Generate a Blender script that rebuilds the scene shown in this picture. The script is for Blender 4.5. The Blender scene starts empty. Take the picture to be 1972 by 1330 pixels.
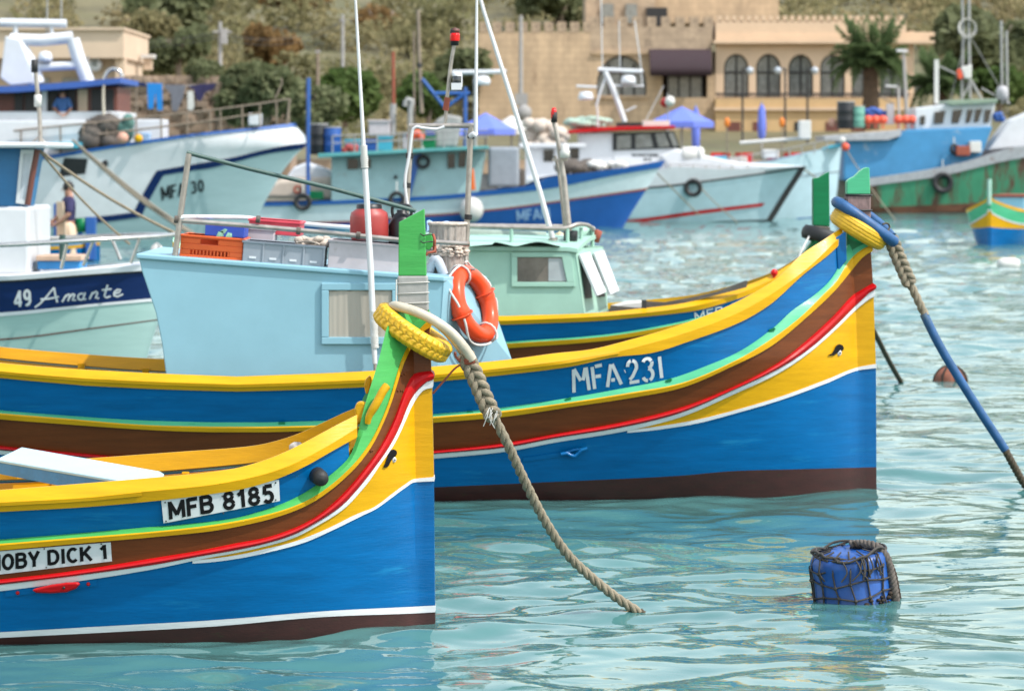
import bpy, bmesh, math, random
import numpy as np
from mathutils import Vector, Matrix
R = math.radians
sc = bpy.context.scene
random.seed(7); rng = np.random.default_rng(7)

# ------------------------------------------------------------ camera, sky, sun, exposure
F, HC, CX, HY = 6200.0, 1.98, 986.0, 299.0      # focal length in photo pixels, eye height, principal column, horizon row
cam = bpy.data.cameras.new('camera'); camo = bpy.data.objects.new('camera', cam); sc.collection.objects.link(camo)
camo.location = (0, 0, HC); camo.rotation_euler = (R(90), 0, 0)
cam.sensor_fit = 'HORIZONTAL'; cam.sensor_width = 36; cam.lens = 36 * F / 1972
cam.shift_y = -(665 - HY) / 1972
cam.clip_start = .5; cam.clip_end = 3000
cam.dof.use_dof = True; cam.dof.focus_distance = 14.2; cam.dof.aperture_fstop = 5.4
sc.camera = camo
SUN_EL, SUN_AZ = R(52), R(27)                    # azimuth measured from +X towards the camera side (-Y)
sd = Vector((math.cos(SUN_EL) * math.cos(SUN_AZ), -math.cos(SUN_EL) * math.sin(SUN_AZ), math.sin(SUN_EL)))
w = bpy.data.worlds.new('World'); sc.world = w; w.use_nodes = True
nt = w.node_tree; nt.nodes.clear()
sky = nt.nodes.new('ShaderNodeTexSky'); sky.sky_type = 'NISHITA'; sky.sun_disc = False
sky.sun_elevation = SUN_EL; sky.sun_rotation = math.atan2(sd.x, sd.y)
sky.air_density = 2.0; sky.dust_density = 1.0; sky.ozone_density = 3.0
hsv = nt.nodes.new('ShaderNodeHueSaturation'); hsv.inputs['Saturation'].default_value = .5   # thin high cloud whitens the blue
bg = nt.nodes.new('ShaderNodeBackground'); bg.inputs[1].default_value = .15
out = nt.nodes.new('ShaderNodeOutputWorld')
nt.links.new(sky.outputs[0], hsv.inputs['Color']); nt.links.new(hsv.outputs[0], bg.inputs[0]); nt.links.new(bg.outputs[0], out.inputs[0])
sun = bpy.data.lights.new('sun', 'SUN'); sun.energy = 2.3; sun.angle = R(1.0); sun.color = (1, .95, .88)
suno = bpy.data.objects.new('sun', sun); sc.collection.objects.link(suno)
suno.rotation_euler = sd.to_track_quat('Z', 'Y').to_euler()
sc.view_settings.view_transform = 'Standard'; sc.view_settings.look = 'None'
sc.view_settings.exposure = 1.1; sc.view_settings.gamma = 1; sc.view_settings.use_curve_mapping = False
sc.cycles.max_bounces = 6; sc.cycles.caustics_reflective = False; sc.cycles.caustics_refractive = False
try: sc.cycles.use_denoising = True
except Exception: pass

# ------------------------------------------------------------ helpers
def W(px, py, Y): return Vector(((px - CX) * Y / F, Y, HC - (py - HY) * Y / F))
def wl(py): return HC * F / (py - HY)            # distance of a point on the water seen at that row
def G(px, py, Z=0.0):                            # point of height Z seen at that pixel
    Y = (HC - Z) * F / (py - HY); return W(px, py, Y)
C = sc.collection

class MB:
    def __init__(s): s.v = []; s.f = []; s.sm = []
    def add(s, vs, fs, smooth=False):
        o = len(s.v); s.v += [tuple(v) for v in vs]
        for f in fs: s.f.append([o + i for i in f]); s.sm.append(smooth)
        return s
    def box(s, c, sz, rz=0, rx=0, ry=0):
        h = [x / 2 for x in sz]; M = Matrix.Rotation(rz, 3, 'Z') @ Matrix.Rotation(ry, 3, 'Y') @ Matrix.Rotation(rx, 3, 'X'); c = Vector(c)
        vs = [c + M @ Vector((x * h[0], y * h[1], z * h[2])) for x in (-1, 1) for y in (-1, 1) for z in (-1, 1)]
        return s.add(vs, [(0, 1, 3, 2), (4, 6, 7, 5), (0, 4, 5, 1), (2, 3, 7, 6), (0, 2, 6, 4), (1, 5, 7, 3)])
    def pbox(s, x0, y0, x1, y1, Y, d):           # box whose front face covers that pixel rectangle at distance Y
        a = W(x0, y1, Y); b = W(x1, y0, Y)
        return s.box(((a.x + b.x) / 2, Y + d / 2, (a.z + b.z) / 2), (b.x - a.x, d, b.z - a.z))
    def prism(s, pts, d):                        # pts: front outline (Vectors, any plane), d: Vector extrusion
        n = len(pts); d = Vector(d); vs = [Vector(p) for p in pts]; vs += [p + d for p in vs]
        return s.add(vs, [tuple(range(n)), tuple(range(2 * n - 1, n - 1, -1))] + [(i, i + n, (i + 1) % n + n, (i + 1) % n) for i in range(n)])
    def pprism(s, pts, Y, d): return s.prism([W(x, y, Y) for x, y in pts], (0, d, 0))
    def tube(s, P, r, n=8, closed=False, cap=True, flat=1.0):
        P = [Vector(p) for p in P]; m = len(P); rs = r if isinstance(r, (list, tuple, np.ndarray)) else [r] * m
        up = Vector((0, 0, 1)); vs = []; N = None
        for i in range(m):
            a = P[(i - 1) % m] if (closed or i > 0) else P[i]; b = P[(i + 1) % m] if (closed or i < m - 1) else P[i]
            t = (b - a); t = t.normalized() if t.length > 1e-9 else Vector((0, 0, 1))
            if N is None:
                N = up.cross(t)
                if N.length < 1e-3: N = Vector((0, 1, 0)).cross(t)
            N = (N - t * N.dot(t)).normalized(); B = t.cross(N)
            for k in range(n):
                a_ = 2 * math.pi * k / n; vs.append(P[i] + (N * math.cos(a_) + B * math.sin(a_) * flat) * rs[i])
        fs = []
        for i in range(m if closed else m - 1):
            j = (i + 1) % m
            for k in range(n): fs.append((i * n + k, i * n + (k + 1) % n, j * n + (k + 1) % n, j * n + k))
        s.add(vs, fs, True)
        if cap and not closed:
            s.add(vs[:n], [tuple(range(n - 1, -1, -1))]); s.add(vs[-n:], [tuple(range(n))])
        return s
    def ptube(s, pts, Y, r, n=8):
        ys = Y if isinstance(Y, (list, tuple)) else [Y] * len(pts)
        return s.tube([W(x, y, q) for (x, y), q in zip(pts, ys)], r, n)
    def lathe(s, prof, M, n=24, closed=False, rf=None, smooth=True):   # prof [(r,z)], M 4x4
        vs = []; m = len(prof)
        for k in range(n):
            a = 2 * math.pi * k / n; ca, sa = math.cos(a), math.sin(a)
            for i, (r, z) in enumerate(prof):
                q = r if rf is None else rf(r, z, a, i)
                vs.append(M @ Vector((q * ca, q * sa, z)))
        fs = []
        for k in range(n):
            k2 = (k + 1) % n
            for i in range(m if closed else m - 1):
                j = (i + 1) % m; fs.append((k * m + i, k2 * m + i, k2 * m + j, k * m + j))
        return s.add(vs, fs, smooth)
    def ball(s, c, r, sc_=(1, 1, 1), n=14, m=8, jit=0):
        c = Vector(c); vs = []; fs = []
        for i in range(m + 1):
            t = math.pi * i / m
            for k in range(n):
                a = 2 * math.pi * k / n; q = r * (1 + (random.uniform(-jit, jit) if jit else 0))
                vs.append(c + Vector((q * math.sin(t) * math.cos(a) * sc_[0], q * math.sin(t) * math.sin(a) * sc_[1], q * math.cos(t) * sc_[2])))
        for i in range(m):
            for k in range(n): fs.append((i * n + k, (i + 1) * n + k, (i + 1) * n + (k + 1) % n, i * n + (k + 1) % n))
        return s.add(vs, fs, True)
    def grid(s, P, nu, nv, smooth=True, closed_v=False):  # P row-major nu x nv
        fs = []
        for i in range(nu - 1):
            for j in range(nv if closed_v else nv - 1):
                k = (j + 1) % nv; fs.append((i * nv + j, (i + 1) * nv + j, (i + 1) * nv + k, i * nv + k))
        return s.add(P, fs, smooth)

def mesh(name, mb, mat, org=(0, 0, 0)):
    me = bpy.data.meshes.new(name); o = Vector(org)
    me.from_pydata([(x - o.x, y - o.y, z - o.z) for x, y, z in mb.v], [], mb.f)
    me.polygons.foreach_set('use_smooth', mb.sm)
    if mat: me.materials.append(mat)
    me.update(); return me
def tag(o, label, cat, group=None, kind=None):
    if label: o['label'] = label
    if cat: o['category'] = cat
    if group: o['group'] = group
    if kind: o['kind'] = kind
    return o
def thing(name, label, cat, loc=(0, 0, 0), group=None):
    o = bpy.data.objects.new(name, None); o.empty_display_size = .1; C.objects.link(o); o.location = loc
    return tag(o, label, cat, group)
def rootloc(o):
    v = Vector((0, 0, 0))
    while o is not None: v += Vector(o.location); o = o.parent
    return v
def part(name, mb, mat, parent, bev=0, seg=2, label=None):
    me = mesh(name, mb, mat, rootloc(parent)); o = bpy.data.objects.new(name, me); C.objects.link(o); o.parent = parent
    if label: o['label'] = label
    if bev:
        b = o.modifiers.new('bevel', 'BEVEL'); b.width = bev; b.segments = seg; b.limit_method = 'ANGLE'; b.angle_limit = R(40)
    return o
def solo(name, mb, mat, label, cat, loc=None, group=None, bev=0, kind=None):
    if loc is None:
        a = np.array(mb.v); loc = (a[:, 0].mean(), a[:, 1].mean(), a[:, 2].min())
    me = mesh(name, mb, mat, loc); o = bpy.data.objects.new(name, me); C.objects.link(o); o.location = loc
    if bev:
        b = o.modifiers.new('bevel', 'BEVEL'); b.width = bev; b.segments = 2; b.limit_method = 'ANGLE'; b.angle_limit = R(40)
    return tag(o, label, cat, group, kind)
def struct(name, mb, mat): 
    me = mesh(name, mb, mat); o = bpy.data.objects.new(name, me); C.objects.link(o); o['kind'] = 'structure'; return o
def copy_tree(o, parent=None):
    c = o.copy(); C.objects.link(c); c.parent = parent
    for ch in list(o.children): copy_tree(ch, c)
    return c
def mbx(fn): m = MB(); fn(m); return m
def LT(p, x=None, z=None): return Matrix.Translation(Vector(p))
def axisM(p, d):                                  # matrix at p whose Z axis is d
    d = Vector(d).normalized(); return Matrix.Translation(Vector(p)) @ d.to_track_quat('Z', 'Y').to_matrix().to_4x4()

# ------------------------------------------------------------ materials
def paint(name, rgb, rough=.4, var=.12, vs=6.0, bump=.0, bs=60.0, metal=0.0, coat=0.0, rust=None, rs=3.0, ramt=.5, streak=(1, 1, 1), spec=.5, alpha=1.0, brick=0):
    rgb = tuple(c * .8 for c in rgb)
    m = bpy.data.materials.new(name); m.use_nodes = True; t = m.node_tree; N = t.nodes; Lk = t.links
    b = N['Principled BSDF']; b.inputs['Roughness'].default_value = rough; b.inputs['Metallic'].default_value = metal
    b.inputs['Specular IOR Level'].default_value = spec
    if coat: b.inputs['Coat Weight'].default_value = coat; b.inputs['Coat Roughness'].default_value = .08
    tc = N.new('ShaderNodeTexCoord'); mp = N.new('ShaderNodeMapping'); mp.inputs['Scale'].default_value = streak
    Lk.new(tc.outputs['Object'], mp.inputs[0])
    n = N.new('ShaderNodeTexNoise'); n.inputs['Scale'].default_value = vs; n.inputs['Detail'].default_value = 5; n.inputs['Roughness'].default_value = .65
    Lk.new(mp.outputs[0], n.inputs['Vector'])
    mr = N.new('ShaderNodeMapRange'); mr.inputs[1].default_value = .3; mr.inputs[2].default_value = .7
    mr.inputs[3].default_value = 1 - var; mr.inputs[4].default_value = 1 + var; Lk.new(n.outputs[0], mr.inputs[0])
    mx = N.new('ShaderNodeMix'); mx.data_type = 'RGBA'; mx.blend_type = 'MULTIPLY'; mx.inputs[0].default_value = 1
    mx.inputs[6].default_value = (*rgb, 1); Lk.new(mr.outputs[0], mx.inputs[7]); col = mx.outputs[2]
    if rust:
        n2 = N.new('ShaderNodeTexNoise'); n2.inputs['Scale'].default_value = rs; n2.inputs['Detail'].default_value = 8; n2.inputs['Roughness'].default_value = .7
        Lk.new(mp.outputs[0], n2.inputs['Vector'])
        cr = N.new('ShaderNodeMapRange'); cr.inputs[1].default_value = 1 - ramt; cr.inputs[2].default_value = min(1, 1 - ramt + .12); Lk.new(n2.outputs[0], cr.inputs[0])
        m2 = N.new('ShaderNodeMix'); m2.data_type = 'RGBA'; Lk.new(cr.outputs[0], m2.inputs[0]); Lk.new(col, m2.inputs[6]); m2.inputs[7].default_value = (*rust, 1); col = m2.outputs[2]
    if brick:
        mb_ = N.new('ShaderNodeMapping'); mb_.inputs['Rotation'].default_value = (R(90), 0, 0); Lk.new(tc.outputs['Object'], mb_.inputs[0])
        bk = N.new('ShaderNodeTexBrick'); bk.inputs['Scale'].default_value = brick; bk.inputs['Color1'].default_value = (1, .97, .94, 1); bk.inputs['Color2'].default_value = (.74, .70, .66, 1); bk.inputs['Mortar'].default_value = (.5, .47, .44, 1); bk.inputs['Mortar Size'].default_value = .03
        Lk.new(mb_.outputs[0], bk.inputs['Vector']); m3 = N.new('ShaderNodeMix'); m3.data_type = 'RGBA'; m3.blend_type = 'MULTIPLY'; m3.inputs[0].default_value = .26; Lk.new(col, m3.inputs[6]); Lk.new(bk.outputs[0], m3.inputs[7]); col = m3.outputs[2]
    Lk.new(col, b.inputs['Base Color'])
    rr = N.new('ShaderNodeMapRange'); rr.inputs[3].default_value = rough * .8; rr.inputs[4].default_value = min(1, rough * 1.25); Lk.new(n.outputs[0], rr.inputs[0]); Lk.new(rr.outputs[0], b.inputs['Roughness'])
    if bump:
        n3 = N.new('ShaderNodeTexNoise'); n3.inputs['Scale'].default_value = bs; n3.inputs['Detail'].default_value = 4; Lk.new(mp.outputs[0], n3.inputs['Vector'])
        bp = N.new('ShaderNodeBump'); bp.inputs['Strength'].default_value = bump; bp.inputs['Distance'].default_value = .01; Lk.new(n3.outputs[0], bp.inputs['Height']); Lk.new(bp.outputs[0], b.inputs['Normal'])
        if coat: Lk.new(bp.outputs[0], b.inputs['Coat Normal'])
    return m
STK = (1, 1, 6)
def gloss(name, rgb, **k):
    d = dict(rough=.36, var=.13, vs=5, bump=.10, bs=30, coat=.04, spec=.22, streak=(.6, .6, 5)); d.update(k); return paint(name, rgb, **d)
M = {}
M['blue'] = gloss('hull blue paint', (.001, .128, .365), var=.16, rough=.24, rust=(.008, .16, .36), rs=2.2, ramt=.42)
M['yellow'] = gloss('yellow paint', (.70, .365, .005), rust=(.45, .22, .01), rs=9, ramt=.30)
M['brown'] = gloss('brown paint', (.15, .040, .010), var=.2, rust=(.20, .075, .03), rs=5, ramt=.36)
M['red'] = gloss('red paint', (.52, .004, .007))
M['white'] = gloss('white paint', (.78, .78, .80), rust=(.48, .47, .42), rs=6, ramt=.33)
M['green'] = gloss('light green paint', (.07, .40, .095))
M['seagreen'] = gloss('sea green paint', (.085, .46, .24))
M['dkgreen'] = gloss('dark green paint', (.004, .18, .065))
M['maroon'] = paint('maroon antifouling', (.048, .011, .009), rough=.6, var=.3, rust=(.03, .022, .008), rs=14, ramt=.42, streak=(1, 1, 3), bump=.1)
M['cabin'] = paint('pale blue cabin paint', (.27, .50, .60), rough=.5, var=.05, vs=3, bump=.05, bs=25)
M['mint'] = paint('mint cabin paint', (.37, .60, .49), rough=.5, var=.07, vs=4, bump=.05, bs=25)
M['paleblue'] = paint('ice blue board paint', (.46, .68, .78), rough=.45, var=.05, bump=.05)
M['wornblue'] = paint('worn blue edge', (.06, .25, .50), rough=.6, var=.2, rust=(.55, .30, .18), rs=14, ramt=.36, bump=.2)
M['orange_y'] = gloss('orange yellow inner paint', (.72, .34, .004))
M['black'] = paint('black rubber', (.014, .014, .015), rough=.6, var=.3, bump=.2)
M['text'] = paint('black lettering', (.010, .010, .011), rough=.6, var=.1, spec=.1)
M['plate'] = paint('white plate', (.66, .68, .70), rough=.4, var=.07, vs=8, rust=(.30, .27, .22), rs=9, ramt=.30)
M['tyre_y'] = paint('yellow painted rubber', (.78, .45, .012), rough=.5, var=.15, vs=20, rust=(.16, .09, .02), rs=30, ramt=.36, bump=.35, bs=90)
M['tape'] = paint('grey duct tape', (.36, .35, .33), rough=.55, var=.12, vs=14, bump=.2, bs=40, rust=(.22, .22, .12), rs=9, ramt=.35)
M['clothbrown'] = paint('brown canvas wrap', (.26, .17, .16), rough=.9, var=.35, vs=60, bump=.3, streak=(1, 1, .3))
M['hose'] = paint('cream hose', (.55, .49, .38), rough=.5, var=.2, vs=9, bump=.15, rust=(.25, .22, .17), rs=7, ramt=.40)
M['bluehose'] = paint('blue hose', (.015, .09, .24), rough=.5, var=.3, vs=14, bump=.15, rust=(.08, .13, .18), rs=9, ramt=.42)
M['rope'] = paint('weathered rope', (.30, .25, .175), rough=.9, var=.25, vs=30, bump=.6, bs=300)
M['wetrope'] = paint('weedy wet rope', (.07, .05, .025), rough=.6, var=.4, vs=40, bump=.6, bs=200)
M['darkrope'] = paint('dark net cord', (.055, .048, .042), rough=.85, var=.4, vs=30, bump=.5, bs=200)
M['redcord'] = paint('faded red cord', (.33, .08, .045), rough=.8, var=.2)
M['white_cord'] = paint('white cord', (.70, .68, .64), rough=.8, var=.15)
M['buoy'] = gloss('orange lifebuoy', (.85, .085, .025), rough=.3, bump=.03, var=.06)
M['drum'] = paint('blue plastic drum', (.008, .080, .33), rough=.4, var=.25, vs=7, rust=(.02, .03, .05), rs=4, ramt=.36, bump=.1)
M['weed'] = paint('weed crust', (.030, .018, .010), rough=.9, var=.5, vs=40, bump=.8, bs=80)
M['steel'] = paint('galvanised pipe', (.42, .38, .34), rough=.4, var=.25, vs=14, metal=.55, rust=(.22, .12, .07), rs=8, ramt=.40)
M['chrome'] = paint('stainless pipe', (.62, .60, .57), rough=.22, var=.12, metal=.85)
M['greenpole'] = paint('dark green pole', (.045, .10, .085), rough=.5, var=.2)
M['whitepole'] = paint('white fibreglass pole', (.72, .72, .73), rough=.4, var=.07, rust=(.45, .42, .38), rs=12, ramt=.32)
M['redlamp'] = gloss('red lamp lens', (.75, .01, .01), rough=.2)
M['orange_p'] = paint('orange plastic crate', (.80, .115, .012), rough=.45, var=.12)
M['blue_p'] = paint('blue plastic', (.03, .09, .50), rough=.5, var=.15)
M['cyan_p'] = paint('cyan plastic', (.05, .38, .52), rough=.5, var=.12)
M['pink_p'] = paint('pinkish red plastic', (.68, .06, .09), rough=.5, var=.15)
M['grey_p'] = paint('grey plastic crate', (.30, .33, .37), rough=.5, var=.1)
M['lilac_p'] = paint('dirty white plastic crate', (.55, .49, .51), rough=.55, var=.12, rust=(.30, .25, .22), rs=9, ramt=.36)
M['red_p'] = paint('red plastic drum', (.40, .045, .04), rough=.45, var=.15)
M['black_p'] = paint('black plastic', (.012, .013, .016), rough=.45, var=.2)
M['curtain'] = paint('curtain cloth', (.44, .40, .34), rough=.9, var=.07, vs=5, streak=(5, 5, .4))
M['net'] = paint('pale net', (.62, .53, .45), rough=.95, var=.3, vs=30, bump=.6)
M['netbrown'] = paint('brown net', (.12, .10, .085), rough=.95, var=.4, vs=20, bump=.8, bs=40)
M['navy'] = gloss('navy paint', (.006, .022, .10))
M['mintpale'] = paint('pale mint hull', (.40, .58, .54), rough=.4, var=.08, vs=3, coat=.2, streak=(.5, .5, 3))
M['minthull'] = paint('mint green hull', (.34, .47, .49), rough=.35, var=.07, vs=3, coat=.2, streak=(.5, .5, 3))
M['whitehull'] = paint('white hull', (.72, .73, .76), rough=.4, var=.06, vs=3, coat=.2, rust=(.42, .33, .25), rs=3, ramt=.30)
M['icehull'] = paint('pale blue hull', (.50, .66, .72), rough=.4, var=.07, vs=3, coat=.2)
M['royal'] = paint('royal blue paint', (.012, .10, .38), rough=.4, var=.1, vs=3, coat=.2)
M['visor'] = paint('blue visor canvas', (.04, .11, .40), rough=.7, var=.1)
M['woodred'] = paint('red brown wood', (.16, .05, .035), rough=.5, var=.2)
M['dark'] = paint('dark opening', (.012, .012, .014), rough=.5, var=.2)
M['glass'] = paint('dark window glass', (.02, .024, .026), rough=.08, var=.2, spec=.8)
M['glassgrey'] = paint('grey window glass', (.20, .21, .20), rough=.12, var=.35, vs=5, spec=.7)
M['glasspale'] = paint('pale window glass', (.55, .60, .66), rough=.15, var=.15)
M['aluminium'] = paint('white enamel frame', (.72, .73, .75), rough=.4, var=.05)
M['tarp'] = paint('grey brown tarpaulin', (.11, .095, .08), rough=.9, var=.3, vs=14, bump=.3)
M['bluetarp'] = paint('pale blue tarpaulin', (.32, .48, .70), rough=.7, var=.15)
M['floatbrown'] = paint('rusty brown float', (.26, .085, .045), rough=.7, var=.4, vs=12, rust=(.06, .03, .02), rs=8, ramt=.5)
M['orangefloat'] = paint('orange float plastic', (.80, .10, .04), rough=.45, var=.12)
M['peach'] = paint('faded peach float', (.62, .33, .24), rough=.6, var=.12)
M['rustgreen'] = paint('rusty green hull', (.045, .27, .14), rough=.6, var=.25, vs=3, rust=(.085, .04, .022), rs=1.5, ramt=.54, streak=(1.6, 1.6, .28))
M['rustred'] = paint('rust bottom', (.15, .06, .03), rough=.8, var=.4, vs=3, streak=(1, 1, 3))
M['wornrail'] = paint('worn grey rail', (.45, .44, .46), rough=.6, var=.15, rust=(.22, .13, .09), rs=2, ramt=.40)
M['sheerblue'] = paint('sky blue deckhouse', (.055, .27, .52), rough=.5, var=.12, vs=2, rust=(.34, .36, .36), rs=1.0, ramt=.43)
M['skin'] = paint('skin', (.40, .20, .13), rough=.5, var=.05)
M['hair'] = paint('dark hair', (.012, .009, .008), rough=.6)
M['shirt'] = paint('navy patterned shirt', (.03, .025, .09), rough=.9, var=.6, vs=25)
M['apron'] = paint('beige oilskin apron', (.78, .58, .42), rough=.6, var=.1)
M['shirt2'] = paint('blue work shirt', (.05, .13, .33), rough=.9, var=.2)
M['stone'] = paint('honey limestone', (.58, .42, .27), brick=.85, rough=.9, var=.22, vs=1.2, bump=.5, bs=6, rust=(.24, .16, .10), rs=.8, ramt=.42, streak=(1.2, 1.2, .5))
M['stone2'] = paint('weathered limestone', (.48, .36, .25), brick=.85, rough=.9, var=.25, vs=1.5, bump=.5, bs=6, rust=(.17, .125, .09), rs=1.0, ramt=.46)
M['cream'] = paint('cream render', (.66, .50, .36), rough=.9, var=.06, vs=1, rust=(.50, .37, .26), rs=.6, ramt=.4)
M['peachwall'] = paint('peach render', (.70, .51, .35), rough=.9, var=.08, vs=.8)
M['ochre'] = paint('ochre wall', (.60, .40, .20), rough=.9, var=.12, vs=.8)
M['awn'] = paint('dark plum awning', (.035, .016, .022), rough=.8, var=.15)
M['umb'] = paint('blue parasol cloth', (.14, .20, .66), rough=.8, var=.08)
M['umbw'] = paint('white parasol cloth', (.70, .68, .64), rough=.8, var=.06)
M['iron'] = paint('black iron', (.025, .024, .024), rough=.5, var=.2)
M['concrete'] = paint('quay concrete', (.36, .31, .25), rough=.9, var=.2, vs=.6, bump=.4, bs=4)
M['pole'] = paint('grey pole', (.36, .35, .34), rough=.7, var=.15)
M['polewood'] = paint('old timber pole', (.26, .20, .15), rough=.9, var=.2)
M['rock'] = paint('rubble stone', (.33, .235, .165), rough=.95, var=.3, vs=2, bump=.6, bs=5)
M['bark'] = paint('palm bark', (.10, .065, .04), rough=.95, var=.4, vs=6, bump=.8, bs=8)
def leafmat(name, a, b, c, sc_=.35):
    m = bpy.data.materials.new(name); m.use_nodes = True; t = m.node_tree; N = t.nodes; Lk = t.links; p = N['Principled BSDF']
    g = N.new('ShaderNodeNewGeometry'); tc = N.new('ShaderNodeTexCoord'); n = N.new('ShaderNodeTexNoise'); n.inputs['Scale'].default_value = sc_; n.inputs['Detail'].default_value = 3
    Lk.new(tc.outputs['Object'], n.inputs['Vector'])
    ad = N.new('ShaderNodeMath'); ad.operation = 'MULTIPLY_ADD'; ad.inputs[1].default_value = .10; Lk.new(g.outputs['Random Per Island'], ad.inputs[0])
    sb = N.new('ShaderNodeMapRange'); sb.inputs[1].default_value = .3; sb.inputs[2].default_value = .7; sb.inputs[3].default_value = 0; sb.inputs[4].default_value = .65; Lk.new(n.outputs[0], sb.inputs[0]); Lk.new(sb.outputs[0], ad.inputs[2])
    r = N.new('ShaderNodeValToRGB'); e = r.color_ramp.elements; e[0].color = (*a, 1); e[1].color = (*c, 1); e.new(.5).color = (*b, 1)
    Lk.new(ad.outputs[0], r.inputs[0]); Lk.new(r.outputs[0], p.inputs['Base Color']); p.inputs['Roughness'].default_value = .7; p.inputs['Specular IOR Level'].default_value = .1
    tr_ = N.new('ShaderNodeBsdfTranslucent'); Lk.new(r.outputs[0], tr_.inputs[0]); ms = N.new('ShaderNodeMixShader'); ms.inputs[0].default_value = .45; Lk.new(p.outputs[0], ms.inputs[1]); Lk.new(tr_.outputs[0], ms.inputs[2]); Lk.new(ms.outputs[0], N['Material Output'].inputs[0])
    return m
M['scrub'] = leafmat('hillside scrub leaves', (.16, .16, .075), (.28, .24, .125), (.40, .28, .165), .12)
M['olive'] = leafmat('olive green leaves', (.085, .10, .045), (.17, .185, .095), (.27, .27, .165), .6)
M['fresh'] = leafmat('fresh green leaves', (.05, .085, .022), (.10, .15, .045), (.18, .22, .08), .6)
M['rusty'] = leafmat('rusty orange leaves', (.17, .11, .05), (.29, .18, .075), (.40, .25, .11), .6)
M['frond'] = leafmat('palm frond leaves', (.07, .11, .045), (.15, .21, .09), (.27, .32, .18), .5)
# ------------------------------------------------------------ water
def water():
    ys = [2.0, 4, 6, 8, 9.5, 10.4]; y = 10.9
    while y < 116: ys.append(y); y += max(.018, 1.25 * y * y / (F * HC))
    ys += [117, 122, 130]; ys = np.array(ys)
    xs = [0.0]; d = .022
    while xs[-1] < 400:
        xs.append(xs[-1] + d)
        if xs[-1] > 3.2: d *= 1.045
        if xs[-1] > 13: d *= 1.12
    xs = np.array(xs); xs = np.concatenate([-xs[:0:-1], xs])
    Xg, Yg = np.meshgrid(xs, ys, indexing='ij'); Z = np.zeros_like(Xg)
    dy = np.gradient(ys)[None, :]; dx = np.gradient(xs)[:, None]
    g = np.random.default_rng(11)
    warp = .10 * np.sin(Xg * 2.1 + .7 * Yg) + .12 * np.sin(1.3 * Yg - .9 * Xg + 1.0)
    group = .72 + .38 * np.sin(.9 * Xg + .31 * Yg + .4) * np.sin(.33 * Xg - .52 * Yg) + .2 * np.sin(1.9 * Xg - .8 * Yg)
    for i in range(70):
        lam = .16 * (1.9 / .16) ** g.random(); th = g.normal(0, .62) + math.pi / 2 + .15
        k = 2 * math.pi / lam; kx, ky = k * math.cos(th), k * math.sin(th); ph = g.random() * 6.283
        slope = .0225 * (lam / .6) ** .35 if lam < .6 else .0225 * (.6 / lam) ** .4
        a = slope / k * 1.0
        fade = np.clip((abs(2 * math.pi / max(abs(ky), 1e-3)) / dy - .9) / 1.2, 0, 1) * np.clip((abs(2 * math.pi / max(abs(kx), 1e-3)) / dx - 2.2) / 2.5, 0, 1)
        s = np.sin(kx * Xg + ky * (Yg + warp) + ph)
        Z += a * fade * group * (s + .22 * np.cos(2 * (kx * Xg + ky * (Yg + warp) + ph)))
    Z *= 1 + 1.2 * np.clip((Yg - 17) / 30, 0, 1)      # more wind away from the moored boats
    nu, nv = Xg.shape
    co = np.stack([Xg, Yg, Z], -1).reshape(-1, 3)
    i = np.arange(nu - 1)[:, None] * nv + np.arange(nv - 1)[None, :]
    q = np.stack([i, i + nv, i + nv + 1, i + 1], -1).reshape(-1, 4)
    me = bpy.data.meshes.new('water'); me.vertices.add(len(co)); me.vertices.foreach_set('co', co.ravel())
    me.loops.add(q.size); me.loops.foreach_set('vertex_index', q.ravel().astype(np.int32))
    me.polygons.add(len(q)); me.polygons.foreach_set('loop_start', np.arange(0, q.size, 4, dtype=np.int32))
    me.polygons.foreach_set('use_smooth', np.ones(len(q), bool)); me.update(calc_edges=True)
    o = bpy.data.objects.new('water', me); C.objects.link(o); o['kind'] = 'structure'
    m = bpy.data.materials.new('harbour water'); m.use_nodes = True; t = m.node_tree; N = t.nodes; Lk = t.links; b = N['Principled BSDF']
    tc = N.new('ShaderNodeTexCoord'); n = N.new('ShaderNodeTexNoise'); n.inputs['Scale'].default_value = .5; n.inputs['Detail'].default_value = 3
    Lk.new(tc.outputs['Object'], n.inputs['Vector']); r = N.new('ShaderNodeValToRGB'); e = r.color_ramp.elements
    e[0].position = .3; e[0].color = (.038, .125, .122, 1); e[1].position = .7; e[1].color = (.07, .175, .168, 1)
    Lk.new(n.outputs[0], r.inputs[0]); Lk.new(r.outputs[0], b.inputs['Base Color'])
    b.inputs['Roughness'].default_value = .03; b.inputs['IOR'].default_value = 1.33; b.inputs['Specular IOR Level'].default_value = .5
    mp = N.new('ShaderNodeMapping'); mp.inputs['Scale'].default_value = (1, 1.6, 1); Lk.new(tc.outputs['Object'], mp.inputs[0])
    n2 = N.new('ShaderNodeTexNoise'); n2.inputs['Scale'].default_value = 2.2; n2.inputs['Detail'].default_value = 4; n2.inputs['Distortion'].default_value = .8; Lk.new(mp.outputs[0], n2.inputs['Vector'])
    bp = N.new('ShaderNodeBump'); bp.inputs['Distance'].default_value = .05; sx = N.new('ShaderNodeSeparateXYZ'); Lk.new(tc.outputs['Object'], sx.inputs[0]); ws = N.new('ShaderNodeMapRange'); ws.inputs[1].default_value = 16; ws.inputs[2].default_value = 45; ws.inputs[3].default_value = .12; ws.inputs[4].default_value = .8; Lk.new(sx.outputs[1], ws.inputs[0]); Lk.new(ws.outputs[0], bp.inputs['Strength']); Lk.new(n2.outputs[0], bp.inputs['Height']); Lk.new(bp.outputs[0], b.inputs['Normal'])
    me.materials.append(m)
water()

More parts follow.
